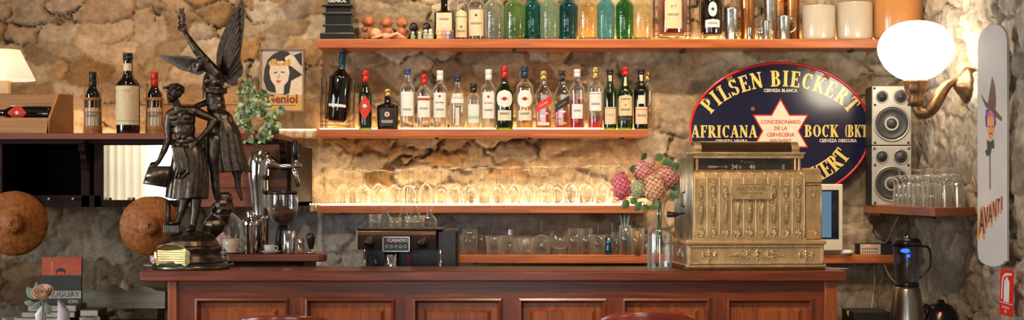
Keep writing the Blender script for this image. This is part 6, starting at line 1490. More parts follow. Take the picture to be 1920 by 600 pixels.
# ================================================================ PLANT
pt = thing('potted_plant', 'leafy trailing green plant beside the statue on the cabinet end', 'plant', P(487, 250, 6.72)); yp = 6.74
LF = pbr('plant_leaf', (.26, .36, .13), .5, var=.4, scale=25, col2=(.60, .66, .38)); LF2 = pbr('plant_leaf_dark', (.12, .20, .07), .5, var=.3, scale=25)
q = MB(); q.lathe([(0, 0), (.035, 0), (.045, .02), (.050, .05), (.047, .07), (.042, .07), (.04, .01), (0, .01)], 28, (0, .02, 0)); q.build('basket', WICK, pt)
o_ = Vector(pt.location); RL = random.Random(5)
q = MB(); q2 = MB(); stq = MB()
sprays = [((482, 232), (468, 222), (455, 190)), ((486, 234), (500, 226), (520, 214)), ((480, 236), (470, 246), (470, 266)), ((486, 236), (494, 246), (490, 266)), ((482, 228), (478, 200), (486, 186)), ((484, 232), (462, 234), (448, 228)), ((486, 230), (476, 214), (462, 206)), ((480, 232), (470, 190), (463, 148)), ((484, 230), (492, 200), (505, 192)), ((486, 232), (512, 215), (533, 205)), ((476, 236), (452, 225), (447, 208)), ((480, 238), (466, 250), (458, 262)), ((488, 236), (480, 252), (484, 264)), ((482, 232), (455, 195), (452, 165)), ((492, 236), (505, 232), (520, 232)), ((478, 230), (480, 180), (470, 160)), ((490, 232), (500, 180), (488, 175)), ((484, 232), (516, 232), (512, 246)), ((480, 232), (462, 215), (450, 240)), ((486, 234), (498, 250), (505, 255))]
for sp in sprays:
    dz = RL.uniform(-.10, -.01); c = [P(x, y, yp + dz * (k / 2)) - o_ for k, (x, y) in enumerate(sp)]; pth = smooth_pts([tuple(a) for a in c], 6); stq.tube(pth, .0016, 5)
    for k in range(62):
        t = RL.uniform(.1, 1); i_ = min(int(t * (len(pth) - 1)), len(pth) - 1); b0 = Vector(pth[i_]); a = RL.uniform(0, 2 * PI); l = RL.uniform(.016, .030)
        d = Vector((math.cos(a), RL.uniform(-.8, .2), math.sin(a) * .9 - .1)).normalized() * l
        leafm(q if RL.random() < .65 else q2, b0, b0 + d, l * .36, Vector((RL.uniform(-.5, .5), -1, RL.uniform(-.5, .8))))
q.build('foliage', LF, pt)['kind'] = 'stuff'; q2.build('foliage', LF2, pt)['kind'] = 'stuff'; stq.build('stems', LF2, pt)['kind'] = 'stuff'
# ================================================================ BEER TAP, GRINDER, BAR TOOLS
STL = pbr('polished_steel', (.62, .61, .58), .13, 1., var=.05); BLK = pbr('black_plastic', (.012, .012, .012), .25, var=.1)
yt = 6.66; tp_ = thing('beer_tap', 'tall curved chrome beer tap tower with a black handle', 'beer tap', P(494, 425, yt)); ut = yt / F
tp_.location.z = .90
path = smooth_pts([(491, 540, 15), (490, 420, 15.5), (488, 365, 18), (486, 325, 21), (489, 300, 20), (493, 286, 13), (494, 280, 7)], 5)
q = MB(); vs = []; n_ = 28; rows = path
for x, y, r in rows:
    c = P(x, y, yt); 
    for k in range(n_): a = 2 * PI * k / n_; vs.append((c.x + r * ut * math.cos(a), c.y + r * ut * 1.2 * math.sin(a), c.z + (r * .55 * ut * -math.cos(a) if y < 330 else 0)))
q.add(vs, [(j * n_ + k, j * n_ + (k + 1) % n_, (j + 1) * n_ + (k + 1) % n_, (j + 1) * n_ + k) for j in range(len(rows) - 1) for k in range(n_)] + [tuple(range((len(rows) - 1) * n_, len(rows) * n_))], 0, True); q.build('tower', STL, tp_, world=True)
q = MB(); q.tube([P(497, 300, yt), P(503, 304, yt - .005), P(512, 308, yt - .01), P(524, 312, yt - .01), P(535, 312, yt - .01), P(566, 311, yt - .01)], [17 * ut, 16 * ut, 11 * ut, 6.5 * ut, 4.6 * ut, 4.5 * ut], 16); q.build('tap_arm', STL, tp_, world=True)
q = MB(); q.tube([P(549, 314, yt - .01), P(555, 328, yt - .012), P(560, 350, yt - .014)], [5.5 * ut, 5 * ut, 3.6 * ut], 14); q.build('spout', STL, tp_, world=True)
q = MB(); q.tube([P(556, 308, yt - .01), P(555, 298, yt - .01)], 3 * ut, 10); q.build('handle_collar', STL, tp_, world=True)
q = MB(); q.tube([P(555, 299, yt - .01), P(554, 285, yt - .01), P(553.5, 266, yt - .01), P(553.5, 261, yt - .01)], [4 * ut, 6.5 * ut, 5.5 * ut, 3 * ut], 16); q.build('handle', BLK, tp_, world=True)
yg = 6.615; ug = yg / F; gr = thing('coffee_grinder', 'coffee grinder with a clear round hopper of brown coffee behind the tap', 'coffee grinder', (X(531, yg), yg, .90))
def w_l(prof, px, Y, name, m, par, n=32): q = MB(); q.lathe([(r * Y / F, Z(y, Y)) for r, y in prof], n, (X(px, Y), Y, 0)); return q.build(name, m, par, world=True)
w_l([(0, 423), (8, 422), (20, 414), (26, 402), (28, 385), (28, 364)], 531, yg, 'hopper', G_CLEAR, gr)
w_l([(0, 423), (7, 421), (19, 413), (25, 402), (26.5, 396), (15, 392), (0, 396)], 531, yg, 'coffee_beans', pbr('coffee_brown', (.12, .045, .018), .6, var=.4, scale=150), gr)
w_l([(0, 358), (26, 358), (29, 360), (29, 365), (0, 365)], 531, yg, 'hopper_lid', BLK, gr)
w_l([(0, 552), (14, 552), (14, 440), (12, 434), (10, 422), (0, 422)], 531, yg, 'grinder_body', BLK, gr)
yk = 6.49; uk = yk / F; ztray = Z(476, yk)
tr = thing('serving_board', 'rounded wooden board on a block behind the bar holding shakers and cups', 'board', (X(520, yk), yk, .90))
pl_ = [(X(430, yk), yk - .05), (X(600, yk), yk - .05), (X(608, yk), yk - .03), (X(612, yk), yk + .02), (X(608, yk), yk + .065), (X(430, yk), yk + .065)]
MB().prismz(pl_, ztray - .032, ztray).build('board_body', W_RED, tr, world=True, bev=.006); MB().box(X(440, yk), X(566, yk), yk - .03, yk + .05, .90, ztray - .033).build('block', W_DARK, tr, world=True); MB().box(X(568, yk), X(590, yk), yk, yk + .05, .90, ztray - .033).build('leg', MATS['iron_bracket'], tr, world=True)
def onboard(name, px, prof, label, cat, m, Y=6.49, n=32, part='body', **k):
    t = thing(name, label, cat, (X(px, Y), Y, ztray)); q = MB(); U = Y / F; q.lathe([(r * U, z * U) for r, z in prof], n, **k); q.build(part, m, t); return t
t = onboard('cocktail_shaker', 470, [(0, 0), (12.5, 0), (13.5, 2), (15, 45), (16, 54), (16.2, 56)], 'front steel cocktail shaker with a domed cap', 'cocktail shaker', STL, 6.475, part='cup')
U = 6.475 / F; MB().lathe([(r * U, z * U) for r, z in [(16.4, 55), (16.4, 60), (14, 66), (9, 69), (8, 70)]], 32).build('strainer_top', STL, t); MB().lathe([(r * U, z * U) for r, z in [(8.3, 69), (8.3, 78), (7, 81), (0, 82)]], 24).build('cap', STL, t)
onboard('mixing_tin', 491.5, [(0, 0), (10, 0), (13, 66), (14, 72), (13, 72), (9.5, 3), (0, 3)], 'steel mixing tin behind the front cocktail shaker', 'mixing tin', STL, 6.53, part='cup')
onboard('steel_tumbler', 541, [(0, 0), (11.5, 0), (12, 3), (12.3, 43), (11.6, 44), (11, 4), (0, 4)], 'straight ribbed steel tumbler in the middle of the board', 'tumbler', STL, 6.48, part='cup', rib=lambda a, z: 1 + .012 * math.cos(a * 20))
CER = pbr('white_porcelain', (.70, .68, .62), .2, coat=.5, var=.04)
onboard('saucer', 508, [(0, 1), (12, 0), (20, 5), (20.5, 6), (12, 2), (0, 2.5)], 'white saucer under a small cup on the wooden board', 'saucer', CER, 6.485, part='dish')
t = onboard('espresso_cup', 505, [(0, 3), (7, 3), (10, 8), (11, 17), (10, 17), (8.5, 8), (0, 6)], 'small white cup on the saucer between shakers and steel tumbler', 'cup', CER, 6.485, part='cup')
MB().tube(smooth_pts([(10 * uk, 0, 14 * uk), (15 * uk, 0, 14 * uk), (15 * uk, 0, 8 * uk), (9.5 * uk, 0, 7 * uk)], 4), 1.2 * uk, 6).build('handle', CER, t)
t = onboard('salt_shaker', 564, [(0, 0), (7, 0), (7.5, 3), (7, 18), (5, 22)], 'small glass salt shaker with metal cap left of the black tamper', 'salt shaker', glass('amber_tint_glass', (.85, .62, .38), (.35, .18, .08), .05), 6.48, part='jar')
MB().lathe([(r * uk, z * uk) for r, z in [(5.6, 21), (5.8, 28), (4, 31), (0, 32)]], 20).build('cap', STL, t)
t = onboard('tamper', 583, [(0, 0), (9, 0), (9, 5), (4, 7), (4, 10)], 'coffee tamper with a bulbous black handle at the board end', 'tamper', STL, 6.48, part='base')
MB().lathe([(r * uk, z * uk) for r, z in [(4, 9), (5, 12), (7, 22), (8.5, 30), (8, 36), (5, 39), (0, 40)]], 24).build('handle', BLK, t)
# cups at both sides of the statue
def teacup(px, base, Y, s, label, m, m2=None):
    U = Y / F * s; t = thing('teacup', label, 'teacup', (X(px, Y), Y, base)); MB().lathe([(r * U, z * U) for r, z in [(0, 0), (8, 0), (9, 3), (16, 12), (18, 27), (17, 27), (14, 12), (0, 4)]], 32).build('cup', m, t)
    MB().tube(smooth_pts([(16 * U, 0, 22 * U), (25 * U, 0, 23 * U), (25 * U, 0, 12 * U), (14 * U, 0, 8 * U)], 4), 1.6 * U, 6).build('handle', m, t); return t
def saucer(px, base, Y, s, label, m):
    U = Y / F * s; t = thing('saucer', label, 'saucer', (X(px, Y), Y, base)); MB().lathe([(r * U, z * U) for r, z in [(0, 1), (12, 0), (24, 4), (25, 5), (12, 2), (0, 2)]], 36).build('dish', m, t)
FLO = pbr('floral_porcelain', (.72, .62, .60), .2, coat=.5, col2=(.55, .14, .14), scale=55)
saucer(292, ZTOP, 6.31, .9, 'white saucer left of the statue base', CER); teacup(294, ZTOP + .005, 6.31, .72, 'floral teacup left of the statue base', FLO)
saucer(436, ztray, 6.49, .0001 + 1, 'white saucer right of the statue base', CER); teacup(434, ztray + .005, 6.49, .95, 'cream fluted teacup right of the statue base', pbr('cream_porcelain', (.66, .52, .38), .25, coat=.4))
# glass cake dome with crockery behind the statue
yd = 6.62; t = thing('glass_cloche', 'glass dome over stacked crockery behind the statue', 'glass dome', (X(418, yd), yd, .90))
w_l([(0, 556), (20, 556), (20, 505), (40, 500), (40, 496), (0, 496)], 418, yd, 'tray', STL, t); w_l([(38, 496), (38, 430), (33, 412), (20, 400), (6, 396), (0, 396)], 418, yd, 'dome', G_CLEAR, t); w_l([(0, 386), (5, 387), (6, 391), (3, 396)], 418, yd, 'knob', G_CLEAR, t)
for k in range(4): 
    t = thing('plate', 'cream plate under the glass dome, %s from the bottom' % ORD[k], 'plate', (X(418, yd), yd, Z(494 - k * 9, yd)), 'plates under the dome'); U = yd / F
    MB().lathe([(r * U, z * U) for r, z in [(0, 0), (16, 0), (28, 5), (29, 6), (16, 2), (0, 2)]], 32).build('dish', CER, t)
t = thing('teapot', 'small white and green teapot on the plates under the dome', 'teapot', (X(418, yd), yd, Z(460, yd))); U = yd / F
MB().lathe([(r * U, z * U) for r, z in [(0, 0), (11, 0), (17, 6), (18, 12), (12, 18), (4, 21), (4, 24), (0, 25)]], 28).build('pot', FLO, t); MB().tube([(14 * U, 0, 8 * U), (22 * U, 0, 12 * U), (26 * U, 0, 19 * U)], [3 * U, 2.4 * U, 1.6 * U], 8).build('spout', FLO, t); MB().tube(smooth_pts([(-16 * U, 0, 15 * U), (-25 * U, 0, 15 * U), (-24 * U, 0, 5 * U), (-14 * U, 0, 4 * U)], 4), 1.6 * U, 6).build('handle', FLO, t)
# ================================================================ ESPRESSO MACHINE
ye = 6.74; em = thing('espresso_machine', 'bronze-fronted espresso machine with two round knobs behind the bar', 'espresso machine', (X(752, ye), ye, .90)); ue = ye / F
EBR = pbr('machine_bronze', (.20, .12, .085), .22, .8, var=.25, scale=6); EBD = pbr('machine_dark', (.03, .024, .022), .3, .3, var=.3)
q = MB(); pr = [(0, Z(468, ye)), (-.01, Z(440, ye)), (-.004, Z(433, ye)), (.02, Z(431, ye)), (.30, Z(431, ye)), (.30, Z(468, ye))]
n_ = len(pr); xa, xb = X(669, ye), X(818, ye); q.add([(xa, ye + y, z) for y, z in pr] + [(xb, ye + y, z) for y, z in pr], [tuple(range(n_)), tuple(range(2 * n_ - 1, n_ - 1, -1))] + [(k, k + n_, (k + 1) % n_ + n_, (k + 1) % n_) for k in range(n_)]); q.build('front_hood', EBR, em, world=True, bev=.003)
MB().box(X(668, ye), X(671, ye), ye - .012, ye + .30, Z(469, ye), Z(431, ye)).build('side_trim', STL, em, world=True, bev=.001)
MB().box(xb, X(858, ye), ye + .02, ye + .30, .93, Z(431, ye)).build('side_body', EBD, em, world=True, bev=.01)
MB().box(xa + .03, xb, ye + .12, ye + .30, .93, Z(468, ye)).build('back_body', EBD, em, world=True)
MB().box(xa, X(830, ye), ye - .02, ye + .30, .90, .935).build('drip_tray', EBD, em, world=True, bev=.003)
MB().box(xa, X(830, ye), ye, ye + .29, Z(431, ye), Z(428, ye)).build('cup_tray', EBD, em, world=True, bev=.001)
for px in (684, 826): q = MB(); q.tube([(X(px, ye), ye - .005, .935), (X(px, ye), ye - .005, Z(468, ye))], 2.2 * ue, 8); q.build('leg_post', STL, em, world=True)
q = MB(); q.tube([(X(683, ye), ye + .01, Z(428, ye)), (X(683, ye), ye + .01, Z(417, ye)), (X(815, ye), ye + .01, Z(417, ye)), (X(815, ye), ye + .01, Z(428, ye))], 1 * ue, 6); q.build('cup_rail', STL, em, world=True)
rot = Matrix.Rotation(PI / 2, 3, 'X')
for px, r, lz in ((694, 10.5, 454), (793, 10.5, 455)):
    q = MB(); q.lathe([(r * .7 * ue, 0), (r * .8 * ue, .01), (r * ue, .014), (r * ue, .026), (r * .8 * ue, .032), (0, .034)], 24, (X(px, ye), ye - .008, Z(lz, ye)), rot=rot, rib=lambda a, z: 1 + .05 * math.cos(a * 6)); q.build('knob', BLK, em, world=True)
q = MB(); q.box(X(717, ye), X(770, ye), ye - .024, ye - .008, Z(474, ye), Z(441, ye)); ds = q.build('display', BLK, em, world=True, bev=.003)
q = MB(); 
for a in ((718.5, 768.5, 444, 445), (718.5, 768.5, 470, 471), (718.5, 719.5, 444, 471), (767.5, 768.5, 444, 471)): q.box(X(a[0], ye), X(a[1], ye), ye - .0255, ye - .023, Z(a[3], ye), Z(a[2], ye))
q.build('display_frame', STL, ds, world=True)
q = MB(); put_text(q, 'CASADIO', 8.5 * ue, lambda x, y: (X(747, ye) + x, ye - .0255, Z(450.5, ye) + y), 0, .02); q.build('lettering', SW, ds, world=True)
q = MB(); q.ell((X(728, ye), ye - .0245, Z(450, ye)), 3.4 * ue, .001, 2.8 * ue); q.build('emblem', SR, ds, world=True)
for k in range(5): q = MB(); q.tube([(X(726 + k * 8.6, ye) + 2.3 * ue * math.cos(a), ye - .0250, Z(462, ye) + 2.3 * ue * math.sin(a)) for a in [2 * PI * j / 12 for j in range(13)]], .35 * ue, 4); q.build('button', PAPERW, ds, world=True)
q = MB(); q.tube([P(694, 468, ye - .02), P(697, 480, ye - .03)], 2 * ue, 8); q.tube([P(697, 480, ye - .03), P(702, 488, ye - .05), P(706, 499, ye - .07)], [2 * ue, 4 * ue, 5 * ue], 10); q.build('steam_handle', BLK, em, world=True)
q = MB(); q.lathe([(13 * ue, Z(500, ye) - .02), (13 * ue, Z(476, ye)), (9 * ue, Z(470, ye))], 24, (X(733, ye), ye + .02, 0)); q.build('group_head', STL, em, world=True)
q = MB(); q.tube([P(768, 500, ye + .02), P(768, 470, ye + .02)], 1.4 * ue, 6); q.build('red_tube', MATS['cap_red'], em, world=True)
# glassware on the machine
ze = Z(428, ye)
for k, (px, w_, top, dy, kind, lb_) in enumerate(((703, 22, 402, .03, 'tall', 'straight frosted-looking tumbler, leftmost on the espresso machine'), (722, 26, 398, .09, 'dec', 'cut-glass decanter with a round stopper, left on the espresso machine'), (741, 22, 408, .02, 'cut', 'small cut-glass tumbler between the decanters on the machine'), (757, 24, 396, .11, 'dec', 'squat stoppered decanter, second from the left on the machine'), (770, 22, 406, .02, 'cut', 'small cut-glass tumbler in the middle of the machine top'), (778, 24, 393, .15, 'dec', 'stoppered decanter at the back of the machine top'), (786, 20, 404, .03, 'tall', 'narrow tumbler left of the rightmost decanter on the machine'), (805, 27, 400, .06, 'dec', 'bulbous cut-glass decanter, rightmost on the espresso machine'))):
    Y = ye + dy + .01; H = M(428 - top, Y); r = M(w_, Y) / 2
    if kind == 'dec':
        t = gl_obj('decanter', smooth_pts([(0, .002), (r * .85, 0), (r, H * .3), (r * .9, H * .6), (.012, H * .92), (.012, H)], 4), G_CLEAR, lb_, 'decanter', (X(px, Y), Y, ze), 'glassware on the espresso machine', 36, rib=lambda a, z: 1 + .045 * math.cos(a * 9))
        q = MB(); q.lathe([(.008, H), (.014, H + .004), (.009, H + .012), (.016, H + .022), (.014, H + .032), (0, H + .036)], 20); q.build('stopper', G_CLEAR, t)
    else: gl_obj('tumbler', tumbler_prof(H, r, .92, .003, .12), G_CLEAR, lb_, 'tumbler', (X(px, Y), Y, ze), 'glassware on the espresso machine', 36, rib=(lambda a, z: 1 + .045 * math.cos(a * 9)) if kind == 'cut' else None)
# ================================================================ FLOWERS IN CARAFE
yv = 6.16; uv = yv / F; va = thing('glass_carafe', 'clear glass carafe of water on the bar holding the hydrangeas', 'carafe', (X(1237, yv), yv, ZTOP))
prof = smooth_pts([(22, 0), (23, 4), (23, 55), (21.5, 70), (15, 84), (9, 98), (8, 108), (11, 122), (15, 131)], 4)
MB().lathe([(0, 2 * uv)] + [(r * uv, z * uv) for r, z in prof], 36).build('carafe_body', G_CLEAR, va)
MB().lathe([(0, 3 * uv)] + [((r - 1.2) * uv, max(z, 3) * uv) for r, z in prof if z < 62] + [(0, 62 * uv)], 32).build('water', glass('water', (.93, .96, .96), (.65, .70, .70), .03), va)
q = MB(); q.ell((0, -17 * uv, 72 * uv), 8 * uv, 3 * uv, 8 * uv); q.build('embossed_seal', G_CLEAR, va)
HY_ = {'hot_pink': pbr('petal_hot_pink', (.82, .10, .20), .6, col2=(.90, .36, .42), scale=60), 'pink': pbr('petal_pink', (.88, .26, .25), .6, col2=(.92, .55, .48), scale=50), 'peach': pbr('petal_peach', (.90, .38, .26), .6, col2=(.92, .70, .40), scale=40), 'lime': pbr('petal_lime', (.42, .50, .22), .6, col2=(.62, .64, .38), scale=40), 'pale': pbr('petal_pale', (.88, .45, .42), .6, col2=(.90, .66, .60), scale=50)}
FLS = [((1166, 350), (20, 28), 'hot_pink', 'hot pink hydrangea, leftmost of the bouquet', .0), ((1206, 322), (20, 23), 'pink', 'pink hydrangea at the upper left of the bouquet', .03), ((1228, 352), (22, 29), 'peach', 'large peach hydrangea in the middle of the bouquet', -.04), ((1250, 334), (24, 23), 'pink', 'salmon pink hydrangea on the right of the bouquet', .02), ((1197, 355), (13, 18), 'lime', 'small greenish hydrangea between the pink ones', -.03), ((1217, 305), (10, 12), 'pale', 'small pale pink hydrangea at the very top', .03)]
LV = pbr('hydrangea_leaf', (.07, .16, .05), .45, var=.4, scale=30)
RF = random.Random(9)
neck = Vector((X(1237, yv), yv, ZTOP + 128 * uv)); 
for (cx_, cy_), (rw, rh), col, lb_, dy in FLS:
    Y = yv + dy; c = P(cx_, cy_, Y); t = thing('hydrangea', lb_, 'flower', (c.x, c.y, c.z), 'hydrangeas in the carafe')
    q = MB(); n_ = int(60 + rw * rh * .13)
    for k in range(n_):
        zq = 1 - 2 * (k + .5) / n_; ph = k * 2.39996; rr = math.sqrt(1 - zq * zq); nrm = Vector((rr * math.cos(ph), rr * math.sin(ph), zq)); sc_l = RF.uniform(.88, 1.05)
        p = Vector((nrm.x * rw * uv, nrm.y * rw * uv * .9, nrm.z * rh * uv)) * sc_l; tq = nrm.to_track_quat('Z', 'Y').to_matrix() @ Matrix.Rotation(RF.uniform(0, PI), 3, 'Z'); s_ = RF.uniform(2.9, 4.1) * uv
        for j in range(4):
            a = PI / 2 * j; d = Vector((math.cos(a), math.sin(a), 0)); e_ = Vector((-math.sin(a), math.cos(a), 0)); q.add([p + tq @ v for v in (Vector((0, 0, 0)), d * s_ * .6 + e_ * s_ * .5 + Vector((0, 0, s_ * .12)), d * s_ * 1.15 + Vector((0, 0, s_ * .3)), d * s_ * .6 - e_ * s_ * .5 + Vector((0, 0, s_ * .12)))], [(0, 3, 2, 1)], 0, True)
    tag(q.build('blossom', HY_[col], t), kind='stuff')
    q = MB(); q.ell((0, 0, 0), rw * uv * .8, rw * uv * .7, rh * uv * .8); q.build('flower_core', HY_[col], t)
    q = MB(); nl = neck - c; q.tube(smooth_pts([(0, 0, -rh * uv * .5), tuple(nl * .6 + Vector((0, 0, -.01))), tuple(nl), tuple(nl + Vector((RF.uniform(-.01, .01), RF.uniform(-.008, .008), -.06))), tuple(nl + Vector((RF.uniform(-.02, .02), RF.uniform(-.01, .01), -.18)))], 4), .0026, 6); q.build('stem', LV, t)
    lv = MB()
    for (ax, ay), (bx, by) in {1166: [((1178, 375), (1168, 392))], 1206: [((1196, 318), (1180, 316))], 1228: [((1212, 382), (1206, 398)), ((1222, 380), (1236, 392)), ((1203, 378), (1190, 396))], 1250: [((1256, 352), (1274, 350)), ((1258, 318), (1274, 306)), ((1256, 360), (1272, 372))], 1197: [((1192, 370), (1184, 384))], 1217: [((1228, 300), (1244, 290)), ((1240, 306), (1262, 302)), ((1212, 296), (1204, 290))]}[cx_]:
        l2 = MB(); leafm(l2, P(ax, ay, Y - .01) - c, P(bx, by, Y - .02) - c, 8 * uv, fold=.2); l2.build('leaf', LV, t)
# ================================================================ MONITOR, MIXER, BLENDER AND CORNER CLUTTER
ym = 7.30; um = ym / F; mo = thing('computer_monitor', 'cream all-in-one computer screen half hidden behind the register', 'monitor', (X(1500, ym), ym, ZS4)); MC = pbr('monitor_cream', (.66, .58, .42), .4, var=.04)
MB().box(X(1420, ym), X(1579, ym), ym - .02, ym + .03, Z(470, ym), Z(345, ym)).build('casing', MC, mo, world=True, bev=.006)
MB().box(X(1428, ym), X(1571, ym), ym - .0215, ym - .019, Z(448, ym), Z(356, ym)).build('screen', pbr('screen_dark', (.01, .012, .02), .1), mo, world=True)
MB().box(X(1430, ym), X(1557, ym), ym - .023, ym - .021, Z(445, ym), Z(359, ym)).build('picture', emit('screen_picture', (.14, .24, .34), .8), mo, world=True)
MB().box(X(1470, ym), X(1530, ym), ym - .05, ym + .06, ZS4, ZS4 + .006).build('stand', MC, mo, world=True, bev=.002); MB().box(X(1490, ym), X(1510, ym), ym, ym + .02, ZS4, Z(468, ym)).build('neck', MC, mo, world=True)
ms = thing('computer_mouse', 'white rounded computer mouse beside the screen', 'mouse', (X(1587, 7.32), 7.32, ZS4)); q = MB(); q.ell((0, 0, .012), .034, .045, .015, 20, 12); q.build('shell', pbr('mouse_white', (.74, .66, .56), .35), ms)
yx = 7.33; ux = yx / F; mx_ = thing('audio_mixer', 'small beige audio mixer with a red light on the lower shelf', 'audio mixer', (X(1634, yx), yx, ZS4))
MB().box(X(1613, yx), X(1675, yx), yx, yx + .12, ZS4, ZS4 + 20 * ux).build('case', SPB, mx_, world=True, bev=.002); MB().box(X(1613, yx), X(1651, yx), yx - .003, yx + .001, ZS4 + .002, ZS4 + 19.5 * ux).build('front_panel', pbr('mixer_beige', (.58, .48, .38), .5), mx_, world=True)
for k in range(14): q = MB(); c = (X(1617 + (k % 7) * 4.4, yx), yx - .004, ZS4 + (5 + 6.5 * (k // 7)) * ux); q.ell(c, 1.2 * ux, .004, 1.2 * ux, 8, 6); q.build('knob', INK, mx_, world=True)
q = MB(); q.ell((X(1629, yx), yx - .004, ZS4 + 16.5 * ux), 2.6 * ux, .003, 1.2 * ux, 10, 6); q.build('red_light', emit('red_led', (1, .06, .03), 5), mx_, world=True)
yq = 6.55; uq = yq / F; bl = thing('blender', 'steel jug blender with a dark lid standing in the right corner', 'blender', (X(1701, yq), yq, .72))
w_l([(0, 640), (34, 640), (35, 632), (35, 612), (31, 585), (27, 560), (24, 543), (22, 537), (0, 537)], 1701, yq, 'motor_base', pbr('brushed_steel', (.42, .40, .37), .25, 1., var=.1, scale=80, stretch=(1, 1, .05)), bl)
w_l([(0, 538), (22, 538), (22, 530), (0, 530)], 1701, yq, 'collar', BLK, bl)
w_l([(20, 531), (22, 520), (25, 490), (27, 458), (28, 454)], 1701, yq, 'jug', glass('jug_glass', (.55, .60, .66), (.25, .28, .32), .06), bl)
w_l([(0, 447), (20, 447), (24, 450), (27, 456), (27, 462), (0, 462)], 1701, yq, 'lid', BLK, bl); w_l([(0, 443), (6, 443), (7, 448), (0, 448)], 1701, yq, 'lid_cap', STL, bl)
q = MB(); q.tube(smooth_pts([tuple(P(1727, 462, yq)), tuple(P(1742, 466, yq)), tuple(P(1744, 500, yq)), tuple(P(1724, 522, yq))], 4), 3 * uq, 8, flat=.7); q.build('handle', BLK, bl, world=True)
q = MB(); q.ell(P(1697, 470, yq + .0), 9 * uq, 2 * uq, 4 * uq); q.ell(P(1703, 480, yq), 4 * uq, 2 * uq, 3 * uq); q.build('blue_light', emit('blue_led', (.03, .16, 1.), 3.), bl, world=True)
kt = thing('coffee_pot', 'black electric kettle with a red light in the lower right corner', 'kettle', (X(1764, 6.72), 6.72, .72)); w_l([(0, 640), (34, 640), (35, 610), (30, 585), (20, 572), (8, 568), (6, 562), (0, 561)], 1764, 6.72, 'pot_body', BLK, kt)
q = MB(); q.tube(smooth_pts([tuple(P(1744, 580, 6.70)), tuple(P(1736, 572, 6.70)), tuple(P(1731, 590, 6.70)), tuple(P(1738, 620, 6.70))], 4), 3.5 * uq, 8); q.build('handle', BLK, kt, world=True)
q = MB(); q.ell(P(1763, 589, 6.645), 2 * uq, 2 * uq, 4 * uq, 8, 6); q.build('red_light', emit('red_led', (1, .06, .03), 5), kt, world=True)
bx = thing('black_equipment_box', 'low black equipment box on the side counter below the hanging cables', 'equipment box', (X(1630, 6.7), 6.7, .72)); MB().box(X(1592, 6.7), X(1662, 6.7), 6.62, 6.85, .721, Z(582, 6.7)).build('case', SPB, bx, world=True, bev=.004); q = MB(); q.tube([P(1590, 583, 6.6), P(1590, 598, 6.6)], 3 * uq, 10); q.build('brass_knob', BRASS, bx, world=True)
def cable(pts, label, m, r=.0028): 
    pp = [P(x, y, Y) for x, y, Y in pts]; t = thing('cable', label, 'cable', pp[0], 'cables in the right corner'); q = MB(); q.tube(smooth_pts([tuple(p) for p in pp], 6), r, 6); q.build('wire', m, t, world=True)
GW = pbr('cable_grey', (.40, .36, .30), .5); GB = pbr('cable_black', (.02, .02, .02), .5)
cable([(1686, 403, 7.1), (1676, 425, 7.25), (1664, 450, 7.40), (1655, 462, 7.44)], 'grey cable hanging from the corner shelf to the mixer', GW, .004)
cable([(1655, 404, 7.2), (1637, 430, 7.42), (1652, 450, 7.44), (1690, 455, 7.44)], 'black cable looping under the corner shelf', GB)
cable([(1700, 404, 7.0), (1704, 430, 7.30), (1684, 452, 7.40), (1660, 456, 7.44)], 'black cable hanging right of the grey one', GB)
cable([(1638, 496, 7.42), (1640, 530, 7.43), (1634, 580, 7.3)], 'thin white cable hanging straight below the lower shelf', GW)
cable([(1656, 496, 7.42), (1654, 525, 7.43), (1640, 550, 7.42), (1644, 585, 7.3)], 'brownish cable hanging in a curve below the lower shelf', pbr('cable_brown', (.28, .16, .09), .5))
cable([(1658, 496, 7.3), (1668, 518, 7.1), (1680, 532, 6.9), (1690, 560, 6.75)], 'thin grey cable curving down towards the blender', GW, .002)
# copper can and dark pan handle beside the register
t = thing('copper_mug', 'copper mug on the lower shelf behind the left side of the register', 'mug', (X(1274, 7.36), 7.36, ZS4)); MB().lathe([(0, 0), (.030, 0), (.031, .05), (.033, .09), (.031, .09), (.028, .004), (0, .004)], 28, rib=lambda a, z: 1 + .01 * math.cos(z * 400)).build('cup', COP, t)
# folded note on bar end
t = thing('paper_slip', 'pale paper slip lying at the right end of the bar', 'paper', (X(1568, 6.18), 6.18, ZTOP)); q = MB(); q.prismz([(-.04, -.03), (.03, -.05), (.045, -.03), (-.02, .03)], .0005, .003); q.build('sheet', pbr('slip_paper', (.55, .44, .34), .6), t)
# ================================================================ TOP SHELF CURIOS
yj = 7.38; uj = yj / F
bk2 = pbr('black_lacquer', (.010, .010, .010), .25, var=.2, coat=.4)
gs = thing('display_stand', 'black stepped advertising stand marked GENIOL on the top shelf', 'display stand', (X(634, yj), yj, ZS1))
for k, (a, b_, y0, y1) in enumerate(((602, 667, 73, 64), (611, 664, 64, 50), (607, 661, 52, 48), (611, 660, 48, 24), (606, 663, 30, 26), (605, 664, 15, 11), (612, 660, 26, 15), (616, 657, 12, -40))):
    MB().box(X(a, yj), X(b_, yj), yj - (b_ - a) * uj * .35, yj + (b_ - a) * uj * .3, Z(y0, yj) if k else ZS1, Z(y1, yj)).build('tier', bk2, gs, world=True, bev=.003)
q = MB(); put_text(q, 'GENIOL', 9.5 * uj, lambda x, y: (X(634, yj) + x, yj - 41 * uj * .35 - .001, Z(3, yj) + y), 0, .03); q.build('lettering', SW, gs, world=True)
CLAY = pbr('doll_terracotta', (.42, .15, .06), .45, var=.2, scale=40); DPK = pbr('doll_peach', (.78, .40, .24), .45, var=.1, scale=40); HB = pbr('doll_brown', (.24, .09, .045), .45, var=.2)
